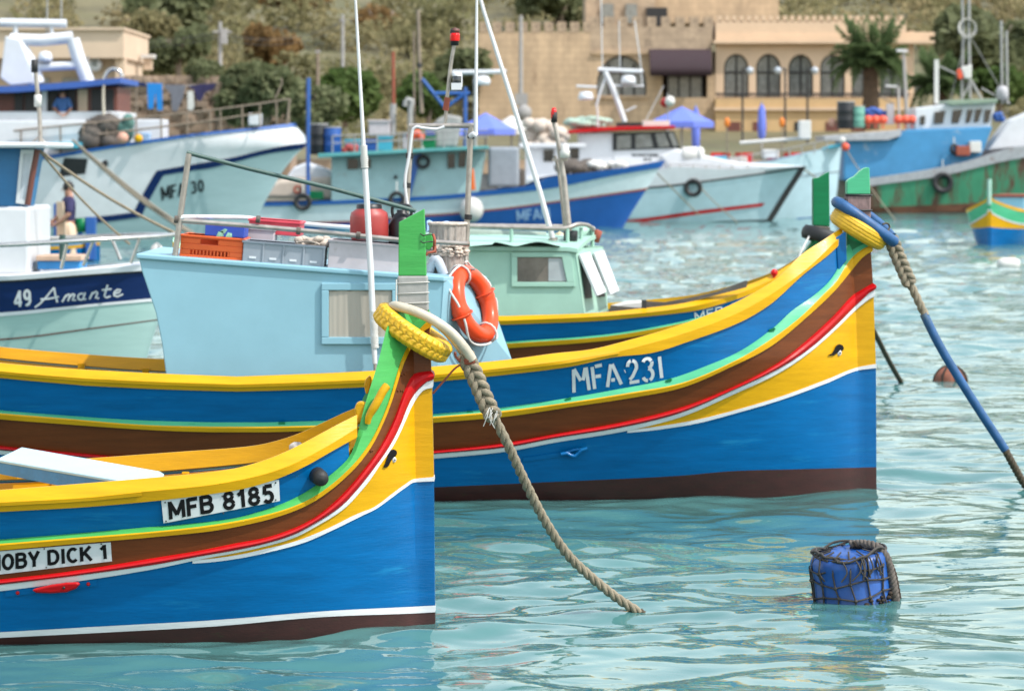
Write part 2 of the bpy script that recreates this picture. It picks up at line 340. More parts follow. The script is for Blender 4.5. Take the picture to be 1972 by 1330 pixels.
# ------------------------------------------------------------ land, quay, hill
QY = 113.0; QZ = 1.15
m = MB(); m.box((0, QY + 9, QZ / 2 - .5), (500, 18, QZ + 1)); struct('quay', m, M['concrete'])
def hz(x, y):
    t = np.clip((y - 152) / 420, 0, None)
    h = QZ + .35 + 1.5 * np.clip((y - 128) / 24, 0, 1) + t * 62 + 1.6 * np.sin(x * .05 + 1) * np.clip((y - 140) / 60, 0, 1) + 2.2 * np.sin(y * .045 + x * .02) * np.clip((y - 170) / 80, 0, 1)
    h += np.clip((-x - 4) / 30, 0, 1) * np.clip((y - 135) / 50, 0, 1) * 4
    return h
gx = np.linspace(-260, 260, 105); gy = np.concatenate([np.linspace(130.9, 250, 50), np.linspace(256, 620, 50)])
P = [(x, y, float(hz(x, y))) for x in gx for y in gy]
m = MB(); m.grid(P, len(gx), len(gy)); 
hm = paint('dry hillside earth', (.15, .13, .065), rough=.95, var=.4, vs=.25, rust=(.09, .09, .04), rs=.12, ramt=.52, bump=.5, bs=2); struct('hill', m, hm)
m = MB(); m.box((0, 130.5, .5), (500, 1.0, 2.6)); struct('terrace_bank', m, M['stone2'])

def leaf_cloud(m, c, rx, ry, rz, n, sz, rnd, hollow=.35):
    for _ in range(n):
        while True:
            p = rnd.uniform(-1, 1, 3); q = np.dot(p, p)
            if hollow * hollow < q < 1: break
        a = rnd.uniform(0, 6.28); el = rnd.uniform(-.6, 1.2); s = sz * rnd.uniform(.6, 1.4)
        u = Vector((math.cos(a) * math.cos(el), math.sin(a) * math.cos(el), math.sin(el))); v = u.orthogonal().normalized()
        v = (Matrix.Rotation(rnd.uniform(0, 6.28), 3, u) @ v) * s * .5; u = u * s
        o = Vector((c[0] + p[0] * rx, c[1] + p[1] * ry, c[2] + p[2] * rz))
        m.add([o - u * .5, o + v, o + u * .6, o - v], [(0, 1, 2, 3)])
def bush_mb(r, n, sz, seed, lobes=6, squash=.8):
    rnd = np.random.default_rng(seed); m = MB()
    for i in range(lobes):
        a = rnd.uniform(0, 6.28); q = rnd.uniform(.15, .62) * r; rr = r * rnd.uniform(.38, .6)
        leaf_cloud(m, (q * math.cos(a), q * math.sin(a), r * squash * rnd.uniform(.35, 1.15)), rr, rr, rr * .85, n // lobes, sz, rnd)
    return m
# scrub over the hillside: reads as one mass
def scrub():
    rnd = np.random.default_rng(3); m = MB()
    for i in range(1050):
        y = 134 + 190 * rnd.random() ** 1.3; hw = .17 * y + 8; x = rnd.uniform(-hw, hw)
        if -3 < x < 24 and y < 172: continue
        if y < 146 and -22 < x < -8: continue
        r = rnd.uniform(.8, 2.0) * (y / 170) ** .8; z = float(hz(x, y))
        for k in range(3): leaf_cloud(m, (x + rnd.uniform(-.7, .7) * r, y + rnd.uniform(-.5, .5) * r, z + r * rnd.uniform(.35, .75)), r * .75, r * .75, r * .6, 70, .17 * r, rnd, .2)
    o = solo('scrub', m, M['scrub'], 'brown and green scrub covering the hillside behind the harbour', 'scrub', (0, 200, 10), kind='stuff')
scrub()
def shrub(name, label, cat, px, py, Y, r, matk, seed, n=900, trunk=True, group=None, squash=.8, lz=.17, lobes=6):
    base = W(px, py, Y); m = bush_mb(r, int(n * 2.4), r * lz, seed, lobes, squash)
    m.v = [(x + base.x, y + base.y, z + base.z) for x, y, z in m.v]
    t = thing(name, label, cat, base, group); part('crown', m, M[matk], t)
    q = MB(); rd = random.Random(seed)
    for k in range(4):
        a = rd.uniform(0, 6.28); q.tube([base - Vector((0, 0, .4)), base + Vector((math.cos(a) * r * .12, math.sin(a) * r * .12, r * .4)), base + Vector((math.cos(a) * r * .4, math.sin(a) * r * .4, r * .95))], [r * .07, r * .05, r * .02], 6)
    part('trunk', q, M['polewood'], t); return t
shrub('bush', 'round bright green bush on the slope, straight left of the thick white antenna', 'bush', 665, 225, 128, 1.75, 'fresh', 21, 1300)
shrub('bush', 'low fresh green bush under the radar mast, left of the castle wall', 'bush', 822, 232, 127, 1.5, 'fresh', 22, 1000)
shrub('bush', 'green bush against the left end of the castle wall', 'bush', 880, 190, 150, 1.9, 'olive', 23, 900)
shrub('olive_tree', 'wide grey green olive tree right of the washing line', 'tree', 512, 240, 113, 1.75, 'olive', 24, 1500)
shrub('olive_tree', 'olive tree hanging over the stone wall beside the grey utility pole', 'tree', 478, 235, 113, 1.15, 'olive', 25, 1200)
shrub('bush', 'rusty orange bush high on the slope, topmost of the orange ones', 'bush', 560, 62, 190, 2.6, 'rusty', 26, 900)
shrub('bush', 'rusty orange bush above the olive trees', 'bush', 528, 128, 165, 1.9, 'rusty', 27, 800)
shrub('bush', 'brown orange bush on the slope between two poles', 'bush', 735, 90, 185, 2.2, 'rusty', 28, 700)
shrub('tree', 'dark tree behind the cream flat roofed building', 'tree', 300, 70, 175, 3.0, 'olive', 29, 1200)
shrub('tree', 'dark tree at the top right behind the coil topped mast', 'tree', 1900, 170, 165, 3.4, 'olive', 30, 1300)
shrub('bush', 'yellow green bush beside the red and white flag', 'bush', 1925, 200, 140, 1.3, 'fresh', 31, 700)
shrub('tree', 'rounded tree rising above the low left part of the castle wall', 'tree', 1075, 60, 185, 2.6, 'olive', 32, 900)
shrub('bush', 'grey green bush on top of the stone wall left of the washing', 'bush', 345, 140, 138, 1.5, 'olive', 33, 700)
shrub('bush', 'brownish bush right of the cream building wall', 'bush', 275, 110, 160, 2.0, 'scrub', 34, 800)
shrub('bush', 'olive bush hanging over the top of the stone wall behind the washing', 'bush', 395, 175, 116.5, .9, 'olive', 36, 700)
shrub('bush', 'tall reed like bush behind the blue hull post', 'bush', 590, 250, 113.5, 1.3, 'olive', 35, 600)

def palm(base, h, r, nf, seed, label):
    t = thing('palm_tree', label, 'palm tree', base); rd = random.Random(seed); m = MB()
    pr = []; 
    for i in range(13): z = h * i / 12; pr.append((.34 * (1 - .15 * i / 12) * (1 + .12 * (i % 2)), z))
    m.lathe(pr, LT(base), 14); part('trunk', m, M['bark'], t)
    top = base + Vector((0, 0, h)); protos = []
    for k in range(4):                            # four frond shapes, shared by all fronds
        q = MB(); spine = []; droop = [.30, .75, 1.2, 1.75][k]
        for i in range(15):
            u = i / 14; spine.append(Vector((u * r * (1 - .12 * droop * u), 0, u * r * .62 - droop * r * .62 * u * u)))
        q.tube(spine, [.035 * (1 - .8 * i / 14) for i in range(15)], 4)
        for i in range(2, 15):
            for sgn in (-1, 1):
                for z_ in (0, .33, .66):
                    i2 = min(13.9, i + z_ - .5); a = spine[int(i2)].lerp(spine[int(i2) + 1], i2 - int(i2)); ln = r * .30 * math.sin(math.pi * min(1, .25 + .72 * i / 14)) ; tip = a + Vector((ln * .72, sgn * ln * .7, -.16 * ln + rd.uniform(-.10, .10))); mid = a.lerp(tip, .5) + Vector((0, 0, .03))
                    q.add([a, mid + Vector((.045, 0, 0)), tip, mid - Vector((.045, 0, 0))], [(0, 1, 2, 3)])
        protos.append(mesh('frond', q, M['frond']))
    for i in range(nf):
        o = bpy.data.objects.new('frond', protos[i * 4 // nf]); C.objects.link(o); o.parent = t
        o.location = (0, 0, h - .05 + (.25 if i * 4 // nf < 2 else 0)); o.rotation_euler = (rd.uniform(-.15, .15), rd.uniform(-.25, .1) - (.45 if i * 4 // nf == 0 else 0), i * 2.399 + rd.uniform(-.2, .2)); s = rd.uniform(.85, 1.1); o.scale = (s, s, s)
    return t
palm(W(1677, 250, 132), 2.55, 1.95, 70, 5, 'palm tree with thick brown trunk in front of the arched windows')
palm(W(1812, 215, 138), .9, 1.7, 56, 6, 'short bushy palm right of the tall palm tree')

# ------------------------------------------------------------ stone buildings
BY = 150.0
def bx(px): return (px - CX) * BY / F
def bz(py): return HC - (py - HY) * BY / F
def arch_pts(cx, y0, y1, wd, n=14, pointed=0.0):   # pixel arch from sill y1 up to apex y0
    r = wd / 2; sp = y0 + r * 1.15; pts = [(cx - r, y1), (cx - r, sp)]
    for i in range(1, n): a = math.pi - math.pi * i / n; pts.append((cx + r * math.cos(a), sp - r * 1.15 * math.sin(a)))
    return pts + [(cx + r, sp), (cx + r, y1)]
def castle():
    t = thing('castle_restaurant', 'honey stone castle style restaurant with battlements and arched windows', 'building', (bx(1400), BY, QZ))
    gy_ = 300
    def wallpart(x0, y0, x1, y1, dz, mat, d=6, nm='wall'):
        q = MB(); q.pbox(x0, y0, x1, y1, BY + dz, d); return part(nm, q, mat, t)
    wallpart(922, 62, 1136, gy_, .0, M['stone']); wallpart(1136, 52, 1372, 100, .01, M['stone2']); wallpart(1262, 100, 1372, 142, .01, M['stone2'])
    # arched doorway bay 1136..1262
    def bay(x0, x1, y0, y1, arches, mat, dz=0.0, d=.45):
        q = MB(); last = x0; Yf = BY + dz
        for cx, a0, a1, wd in arches:
            pts = arch_pts(cx, a0, a1, wd); q.pbox(last, y0, pts[0][0], y1, Yf, d); last = pts[-1][0]
            q.pbox(pts[0][0], a1, pts[-1][0], y1, Yf, d)
            top = [(x, y0) for x, _ in pts]
            for i in range(1, len(pts) - 2):
                a, b = pts[i], pts[i + 1]
                q.add([W(a[0], a[1], Yf), W(b[0], b[1], Yf), W(b[0], y0, Yf), W(a[0], y0, Yf)], [(0, 1, 2, 3)])
            for i in range(len(pts) - 1):
                a, b = W(*pts[i], Yf), W(*pts[i + 1], Yf); e = Vector((0, d, 0)); q.add([a, b, b + e, a + e], [(3, 2, 1, 0)])
        q.pbox(last, y0, x1, y1, Yf, d); return q
    part('wall', bay(1136, 1262, 100, gy_, [(1197, 107, 184, 96)], M['stone']), M['stone'], t)
    wallpart(1262, 142, 1276, gy_, .02, M['stone']); wallpart(1362, 142, 1378, gy_, .02, M['stone']); wallpart(1276, 188, 1362, gy_, .02, M['stone'])
    part('wall', bay(1378, 1752, 78, 190, [(1418, 104, 187, 48), (1480, 104, 187, 48), (1542, 105, 187, 48), (1603, 105, 187, 48), (1664, 106, 187, 48), (1718, 106, 187, 48)], M['peachwall']), M['peachwall'], t)
    wallpart(1378, 190, 1752, 302, -.6, M['ochre'], 6, 'terrace_wall'); wallpart(1136, 100, 1752, gy_, 2.2, M['stone2'], 4, 'back_wall')
    wallpart(1752, 60, 1760, gy_, .1, M['peachwall'], 6)
    for cx, a0, wd in [(1197, 107, 96)] + [(c, 104, 48) for c in (1418, 1480, 1542, 1603, 1664, 1718)]:
        pts = arch_pts(cx, a0, 187, wd); q = MB(); q.prism([W(x, y, BY + .34) for x, y in pts], (0, .06, 0)); wi = part('window', q, M['glassgrey'], t)
        q = MB(); q.tube([W(x, y, BY + .30) for x, y in pts], .07, 5); q.ptube([(cx, 187), (cx, a0 + 2)], BY + .30, .05, 5); q.ptube([(cx - wd / 2, 140), (cx + wd / 2, 140)], BY + .30, .05, 5)
        if wd > 60: q.ptube([(cx - wd / 4, 187), (cx - wd / 4, 122)], BY + .3, .05, 5); q.ptube([(cx + wd / 4, 187), (cx + wd / 4, 122)], BY + .3, .05, 5)
        part('window_frame', q, M['iron'], wi)
        q = MB(); q.pbox(cx - wd / 2 - 3, 187, cx + wd / 2 + 3, 190, BY - .12, .3); part('window_sill', q, M['stone'], t)
    q = MB(); q.pbox(1284, 142, 1354, 188, BY + .6, .06); wi = part('window', q, M['glassgrey'], t)
    q = MB(); [q.pbox(x, 142, x + 3, 188, BY + .5, .08) for x in (1284, 1306, 1328, 1351)]; part('window_frame', q, M['iron'], wi)
    # dark barrel awning
    q = MB(); prof = [(0, 0), (-.25, .02), (-.6, -.12), (-.95, -.42), (-1.2, -.85), (-1.28, -1.25), (-1.22, -1.25)]; P_ = []
    for x in (1250, 1368):
        for a, b in prof: P_.append(Vector((bx(x), BY + a, bz(96) + b)))
    q.grid(P_, 2, len(prof)); q.add(P_[:7], [tuple(range(7))]); q.add(P_[7:], [tuple(range(6, -1, -1))]); part('awning', q, M['awn'], t)
    # cornice and parapet of the right wing, balustrade
    q = MB(); q.pbox(1374, 78, 1800, 84, BY - .5, 1.6); q.pbox(1378, 70, 1790, 78, BY - .3, 1.4); part('cornice', q, M['peachwall'], t)
    wallpart(1378, 40, 1745, 70, -.05, M['peachwall'], 5, 'parapet'); wallpart(1745, 62, 1800, 70, 0, M['peachwall'], 5, 'parapet')
    mer = MB(); mer.box((0, 0, 0), (.19, .5, .30)); me = mesh('merlon', mer, M['peachwall'])
    for i in range(26):
        o = bpy.data.objects.new('merlon', me); C.objects.link(o); o.parent = t; o.location = Vector((bx(1386 + i * 14), BY + .2, bz(37))) - t.location
    me2 = mesh('merlon', MB().box((0, 0, 0), (.42, .8, .5)), M['stone2'])
    for i in range(9):
        o = bpy.data.objects.new('merlon', me2); C.objects.link(o); o.parent = t; o.location = Vector((bx(932 + i * 25), BY + .4, bz(53))) - t.location
    for i in range(9):
        o = bpy.data.objects.new('merlon', me2); C.objects.link(o); o.parent = t; o.location = Vector((bx(1145 + i * 27.5), BY + .41, bz(43))) - t.location
    q = MB(); q.pbox(1140, 100, 1255, 105, BY - .12, .2); part('string_course', q, M['stone'], t)
    # upper block behind
    q = MB(); q.pbox(1128, -25, 1262, 55, BY + 6.5, 6); part('upper_wall', q, M['stone2'], t); q = MB(); q.pbox(1262, -25, 1500, 45, BY + 7.0, 6); part('upper_wall', q, M['stone'], t)
    for x in (1160, 1205): q = MB(); q.pbox(x, 8, x + 22, 45, BY + 6.35, .2); part('window', q, M['glassgrey'], t)
    q = MB(); q.pbox(1245, 15, 1285, 50, BY + 6.3, .2); part('window', q, M['dark'], t)
    # balcony railing of the terrace
    q = MB(); q.ptube([(1378, 181), (1752, 181)], BY - .55, .05, 5); q.ptube([(1378, 206), (1752, 206)], BY - .55, .04, 5); part('handrail', q, M['iron'], t)
    bal = mesh('baluster', MB().tube([(0, 0, 0), (0, 0, .64)], .03, 5), M['iron'])
    for i in range(60):
        o = bpy.data.objects.new('baluster', bal); C.objects.link(o); o.parent = t; o.location = Vector((bx(1381 + i * 6.2), BY - .55, bz(207))) - t.location
    q = MB(); q.pbox(1376, 207, 1754, 213, BY - .75, .8); part('balcony_slab', q, M['peachwall'], t)
    for x in (1400, 1450, 1530, 1590, 1640): q = MB(); q.pbox(x, 235, x + 26, 292, BY - .63, .1); part('door', q, M['woodred'] if x != 1530 else M['dark'], t)
castle()
def creamhouse():
    Y = 118.0; t = thing('house', 'cream flat roofed house with overhanging upper band at the left edge', 'building', W(100, 310, Y))
    q = MB(); q.pbox(-200, 58, 238, 112, Y - .8, 8); part('upper_band', q, M['cream'], t)
    q = MB(); q.pbox(-200, 112, 170, 310, Y + 1.2, 6); part('wall', q, M['cream'], t); q = MB(); q.pbox(170, 112, 238, 310, Y + .2, 6); part('wall', q, M['cream'], t)
    q = MB(); q.pbox(222, 112, 240, 310, Y - .5, .6); part('pillar', q, M['cream'], t)
    q = MB(); q.pbox(-200, 53, 240, 58, Y - .95, 8.3); part('roof_edge', q, M['cream'], t)
    for x in (60, 120): q = MB(); q.pbox(x, 150, x + 35, 215, Y + 1.08, .1); part('window', q, M['glassgrey'], t)
    q = MB(); c = W(183, 124, Y - .3); q.lathe([(0, .12), (.14, .10), (.25, .02), (.27, -.05), (.25, -.05), (.13, .04), (0, .06)], axisM(c, (0, -1, .1)), 24); d = thing('wall_clock', 'round pale clock like dish mounted on the cream house', 'dish', c); part('rim', q, M['whitehull'], d)
    q = MB(); q.lathe([(0, .125), (.12, .11)], axisM(c, (0, -1, .1)), 20); part('face', q, M['glassgrey'], d)
    q = MB(); q.tube([c, c + Vector((0, .6, -.05))], .03, 6); part('bracket', q, M['steel'], d)
creamhouse()
def rubble_wall():
    Y = 116.0; t = thing('stone_wall', 'rough brown rubble retaining wall behind the white fishing vessel', 'wall', W(420, 320, Y))
    q = MB(); q.pbox(238, 146, 560, 345, Y + .3, 3); part('core', q, M['rock'], t); rd = random.Random(4); kinds = []
    for k in range(8):
        q = MB(); q.box((0, 0, 0), (.94, .8, .9)); q.v = [tuple(c * rd.uniform(.72, 1.05) for c in v) for v in q.v]; me = mesh('stone', q, M['rock']); kinds.append(me)
    y = 148; row = 0
    while y < 300:
        x = 240 + rd.uniform(0, 12); h = rd.uniform(11, 18)
        while x < 556:
            wd = rd.uniform(9, 32); o = bpy.data.objects.new('stone', kinds[rd.randrange(8)]); C.objects.link(o); o.parent = t
            o.location = W(x + wd / 2, y + h / 2 + rd.uniform(-2, 2), Y + rd.uniform(.1, .4)) - t.location; k = Y / F * 1.12; o.scale = (wd * k, .5, h * k * 1.15); o.rotation_euler = (0, rd.uniform(-.15, .15), rd.choice((0, 3.14)))
            x += wd
        y += h; row += 1
rubble_wall()
# utility poles, wires, lamps, parasols on the quay
def pole(name, label, cat, px, y0, y1, Y, r, mat, arm=None, group=None):
    b = W(px, y1, Y); t = thing(name, label, cat, b, group); q = MB(); q.tube([b, W(px, (y0 + y1) / 2, Y), W(px, y0, Y)], [r, r * .9, r * .75], 8); part('post', q, mat, t)
    if arm: q = MB(); arm(q); part('fitting', q, M['steel'] if 'steel' in arm.__name__ else M['pole'], t)
    return t
def fit(q): q.pbox(425, 55, 437, 85, 124.8, .3); q.ptube([(410, 62), (445, 62)], 124.9, .05, 6)
pole('utility_pole', 'grey utility pole with wires right of the washing line', 'pole', 424, 42, 165, 125, .085, M['pole'], fit)
pole('utility_pole', 'slim grey pole on the slope left of the white antenna', 'pole', 660, 28, 150, 135, .08, M['pole'], lambda q: q.box(W(660, 40, 135), (.3, .1, .06)))
pole('utility_pole', 'old timber pole leaning in front of the olive trees', 'pole', 612, 95, 240, 121, .07, M['polewood'], lambda q: q.box(W(612, 100, 121), (.2, .1, .08)))
pole('utility_pole', 'grey pole with sign and round disc in front of the castle wall', 'pole', 1003, 30, 290, 140, .10, M['pole'], lambda q: (q.pbox(992, 180, 1016, 202, 139.8, .08), q.lathe([(0, .05), (.34, .05), (.34, 0), (0, 0)], axisM(W(1009, 217, 139.8), (0, -1, 0)), 20)))
m = MB()
for k, (y0, y1) in enumerate([(62, 78), (66, 88), (74, 95)]):
    P_ = [W(-60 + (484) * i / 10, y1 + (y0 - y1) * i / 10 + 26 * (1 - (2 * i / 10 - 1) ** 2) * .6, 140 - 15 * i / 10) for i in range(11)]; m.tube(P_, .012, 4)
    P_ = [W(424 + (236) * i / 10, y0 + (-20) * i / 10 + 22 * (1 - (2 * i / 10 - 1) ** 2), 125 + 10 * i / 10) for i in range(11)]; m.tube(P_, .012, 4)
solo('overhead_wires', m, M['iron'], 'thin overhead wires sagging across the hillside to the grey utility pole', 'wires')
def street_lamp(px, Y, label, top=170, dx=14):
    b = W(px, 295, Y); t = thing('street_lamp', label, 'lamp', b, 'black lamps in front of the restaurant'); q = MB(); q.lathe([(.09, 0), (.09, .4), (.05, .45), (.045, 3.2)], LT(b), 8); q.tube([W(px, 135, Y), W(px, 132, Y), W(px + dx, 132, Y)], .035, 6); q.tube([W(px, 296, Y), W(px, 133, Y)], .05, 6); part('post', q, M['iron'], t)
    q = MB(); q.lathe([(.02, .12), (.16, .02), (.17, -.02), (.12, -.2), (0, -.22)], LT(W(px + dx, 134, Y)), 12); part('lantern', q, M['glasspale'], t)
street_lamp(1430, 143, 'black street lamp in front of the leftmost arched window')
street_lamp(1512, 143, 'black street lamp between second and third arched window', dx=-14)
street_lamp(1555, 143, 'black street lamp right of the third arched window')
b = W(1750, 300, 128); t = thing('street_lamp', 'grey street lamp with flat white head right of the palm', 'lamp', b); q = MB(); q.tube([b, W(1740, 102, 128)], [.09, .06], 8); part('post', q, M['pole'], t); q = MB(); q.box(W(1737, 98, 128), (.42, .3, .10), ry=.06); part('lamp_head', q, M['aluminium'], t)
b = W(1732, 300, 124); t = thing('street_lamp', 'short grey lamp with angled arm right of the palm trunk', 'lamp', b); q = MB(); q.tube([b, W(1730, 168, 124), W(1712, 168, 124)], .05, 8); part('post', q, M['pole'], t); q = MB(); q.box(W(1716, 166, 124), (.42, .2, .07), ry=.06); part('lamp_head', q, M['aluminium'], t)
def parasol(px, py, Y, wpx, hpx, mat, label, group=None, zb=300):
    r = wpx / 2 * Y / F; h = hpx * Y / F; b = W(px, zb, Y); top = W(px, py, Y); t = thing('parasol', label, 'parasol', b, group); q = MB(); n = 8
    q.add([top] + [top + Vector((r * math.cos(k * math.pi / 4 + .3), r * math.sin(k * math.pi / 4 + .3), -h)) for k in range(n)] + [top + Vector((r * math.cos(k * math.pi / 4 + .3), r * math.sin(k * math.pi / 4 + .3), -h - .22)) for k in range(n)],
          [(0, 1 + k, 1 + (k + 1) % n) for k in range(n)] + [(1 + k, 9 + k, 9 + (k + 1) % n, 1 + (k + 1) % n) for k in range(n)]); part('canopy', q, mat, t)
    q = MB(); q.tube([b, top], .04, 6); part('pole', q, M['pole'], t)
    for k in range(8):
        q = MB(); q.tube([top - Vector((0, 0, .05)), top + Vector((r * math.cos(k * math.pi / 4 + .3), r * math.sin(k * math.pi / 4 + .3), -h - .03))], .014, 4); part('rib', q, M['pole'], t)
parasol(1313, 205, 126, 132, 30, M['umb'], 'wide open blue parasol under the plum awning', 'open parasols on the quay')
parasol(935, 217, 125, 120, 32, M['umb'], 'open blue parasol by the left end of the castle wall', 'open parasols on the quay')
parasol(985, 222, 128, 90, 26, M['umbw'], 'open white parasol beside the blue one at the castle wall', 'open parasols on the quay')
parasol(858, 222, 124, 80, 28, M['umb'], 'open blue parasol partly hidden by the mint wheelhouse roof', 'open parasols on the quay')
def closed_parasol(px, y0, y1, Y, label):
    b = W(px, 300, Y); t = thing('parasol', label, 'parasol', b, 'folded parasols on the quay'); top = W(px, y0, Y); h = (y1 - y0) * Y / F
    q = MB(); q.lathe([(.03, h), (.13, h * .85), (.17, h * .4), (.15, .12), (.08, 0)], LT(W(px, y1, Y)), 10, rf=lambda r, z, a, i: r * (1 + .15 * math.sin(5 * a))); part('canopy', q, M['umb'], t); q = MB(); q.tube([b, top + Vector((0, 0, .1))], .035, 6); part('pole', q, M['pole'], t)
closed_parasol(1467, 200, 268, 127, 'folded blue parasol below the second arched window')
closed_parasol(1340, 205, 290, 129, 'folded blue parasol standing beside the wide open one')
# chairs and tables along the quay in front of the restaurant
def chair_tree():
    t = thing('chair', 'red chair on the quay terrace', 'chair', (0, 0, 0), 'red chairs on the quay terrace'); q = MB(); q.box((0, 0, .45), (.44, .44, .05)); part('seat', q, M['red'], t)
    q = MB(); q.box((0, .2, .70), (.44, .04, .45)); part('backrest', q, M['red'], t)
    for a in (-.19, .19):
        for b_ in (-.19, .19): q = MB(); q.box((a, b_, .21), (.04, .04, .43)); part('leg', q, M['red'], t)
    return t
ct = chair_tree(); spots = [(1384, 0), (1398, 1), (1412, 0), (1428, 1), (1444, 0), (1492, 1), (1506, 0), (1522, 1), (1538, 0), (1560, 1), (1576, 0)]
names = 'leftmost|second from left|third from left|fourth from left|fifth from left|sixth from left|sixth from right end|fifth from right end|fourth from right end|third from right end|rightmost'.split('|')
names = ['leftmost', 'second from the left', 'third from the left', 'fourth from the left', 'fifth from the left', 'middle one, just right of the folded parasol', 'fifth from the right', 'fourth from the right', 'third from the right', 'second from the right', 'rightmost']
for i, (x, k) in enumerate(spots):
    o = ct if i == 0 else copy_tree(ct); Y = 121 + k * 1.6; o.location = ((x - CX) * Y / F, Y, QZ); o.rotation_euler = (0, 0, [.4, 2.8, -1.2, 1.6][i % 4]); o['label'] = 'red chair on the quay below the restaurant, ' + names[i]
# washing line
def washing():
    Y = 110.0 + 4.5; a, bb = W(263, 160, Y), W(418, 163, Y); t = thing('washing_line', 'washing line strung between two thin posts above the stone wall', 'washing line', W(263, 320, Y))
    q = MB(); q.tube([W(263, 320, Y), W(263, 155, Y)], .03, 6); part('post', q, M['polewood'], t); q = MB(); q.tube([W(418, 320, Y), W(418, 158, Y)], .03, 6); part('post', q, M['polewood'], t)
    q = MB(); q.tube([a + (bb - a) * (i / 12) - Vector((0, 0, .06 * math.sin(math.pi * i / 12))) for i in range(13)], .008, 4); part('line', q, M['white_cord'], t)
    def cloth(name, label, cat, px, mat, yy=None):
        P_ = [W(x, y, Y - .02) for x, y in px]; q = MB(); q.prism(P_, (0, .05, 0)); solo(name, q, mat, label, cat, bev=.01)
    cloth('trousers', 'bright blue trousers hanging on the washing line', 'trousers', [(283, 160), (312, 161), (313, 213), (303, 213), (299, 178), (295, 210), (285, 210)], M['royal'] if False else paint('bright blue cloth', (.01, .22, .62), rough=.9))
    g_ = paint('grey jersey cloth', (.17, .17, .20), rough=.95, var=.2, vs=6); cloth('trousers', 'grey jogging trousers hanging on the washing line', 'trousers', [(313, 163), (358, 164), (352, 188), (345, 205), (341, 215), (331, 214), (329, 182)], g_)
    cloth('sock', 'white sock pair hanging on the washing line', 'socks', [(361, 176), (372, 176), (374, 205), (371, 213), (361, 212)], M['umbw'])
    cloth('shirt', 'black patterned shirt hanging at the right of the washing line', 'shirt', [(360, 166), (392, 162), (416, 160), (412, 172), (396, 178), (386, 196), (378, 192), (374, 174)], M['shirt'])
    cloth('towel', 'dark navy cloth at the left end of the washing line', 'cloth', [(264, 158), (281, 160), (280, 168), (266, 164)], M['navy'])
washing()
b = W(284, 135, 122); m = MB(); t = thing('chimney_pot', 'small pale block with a flat white cap on the stone wall', 'chimney', b); m.pbox(276, 110, 292, 135, 122, .4); part('stack', m, M['cream'], t); m = MB(); m.pbox(271, 105, 297, 112, 121.9, .6); part('cap', m, M['umbw'], t)
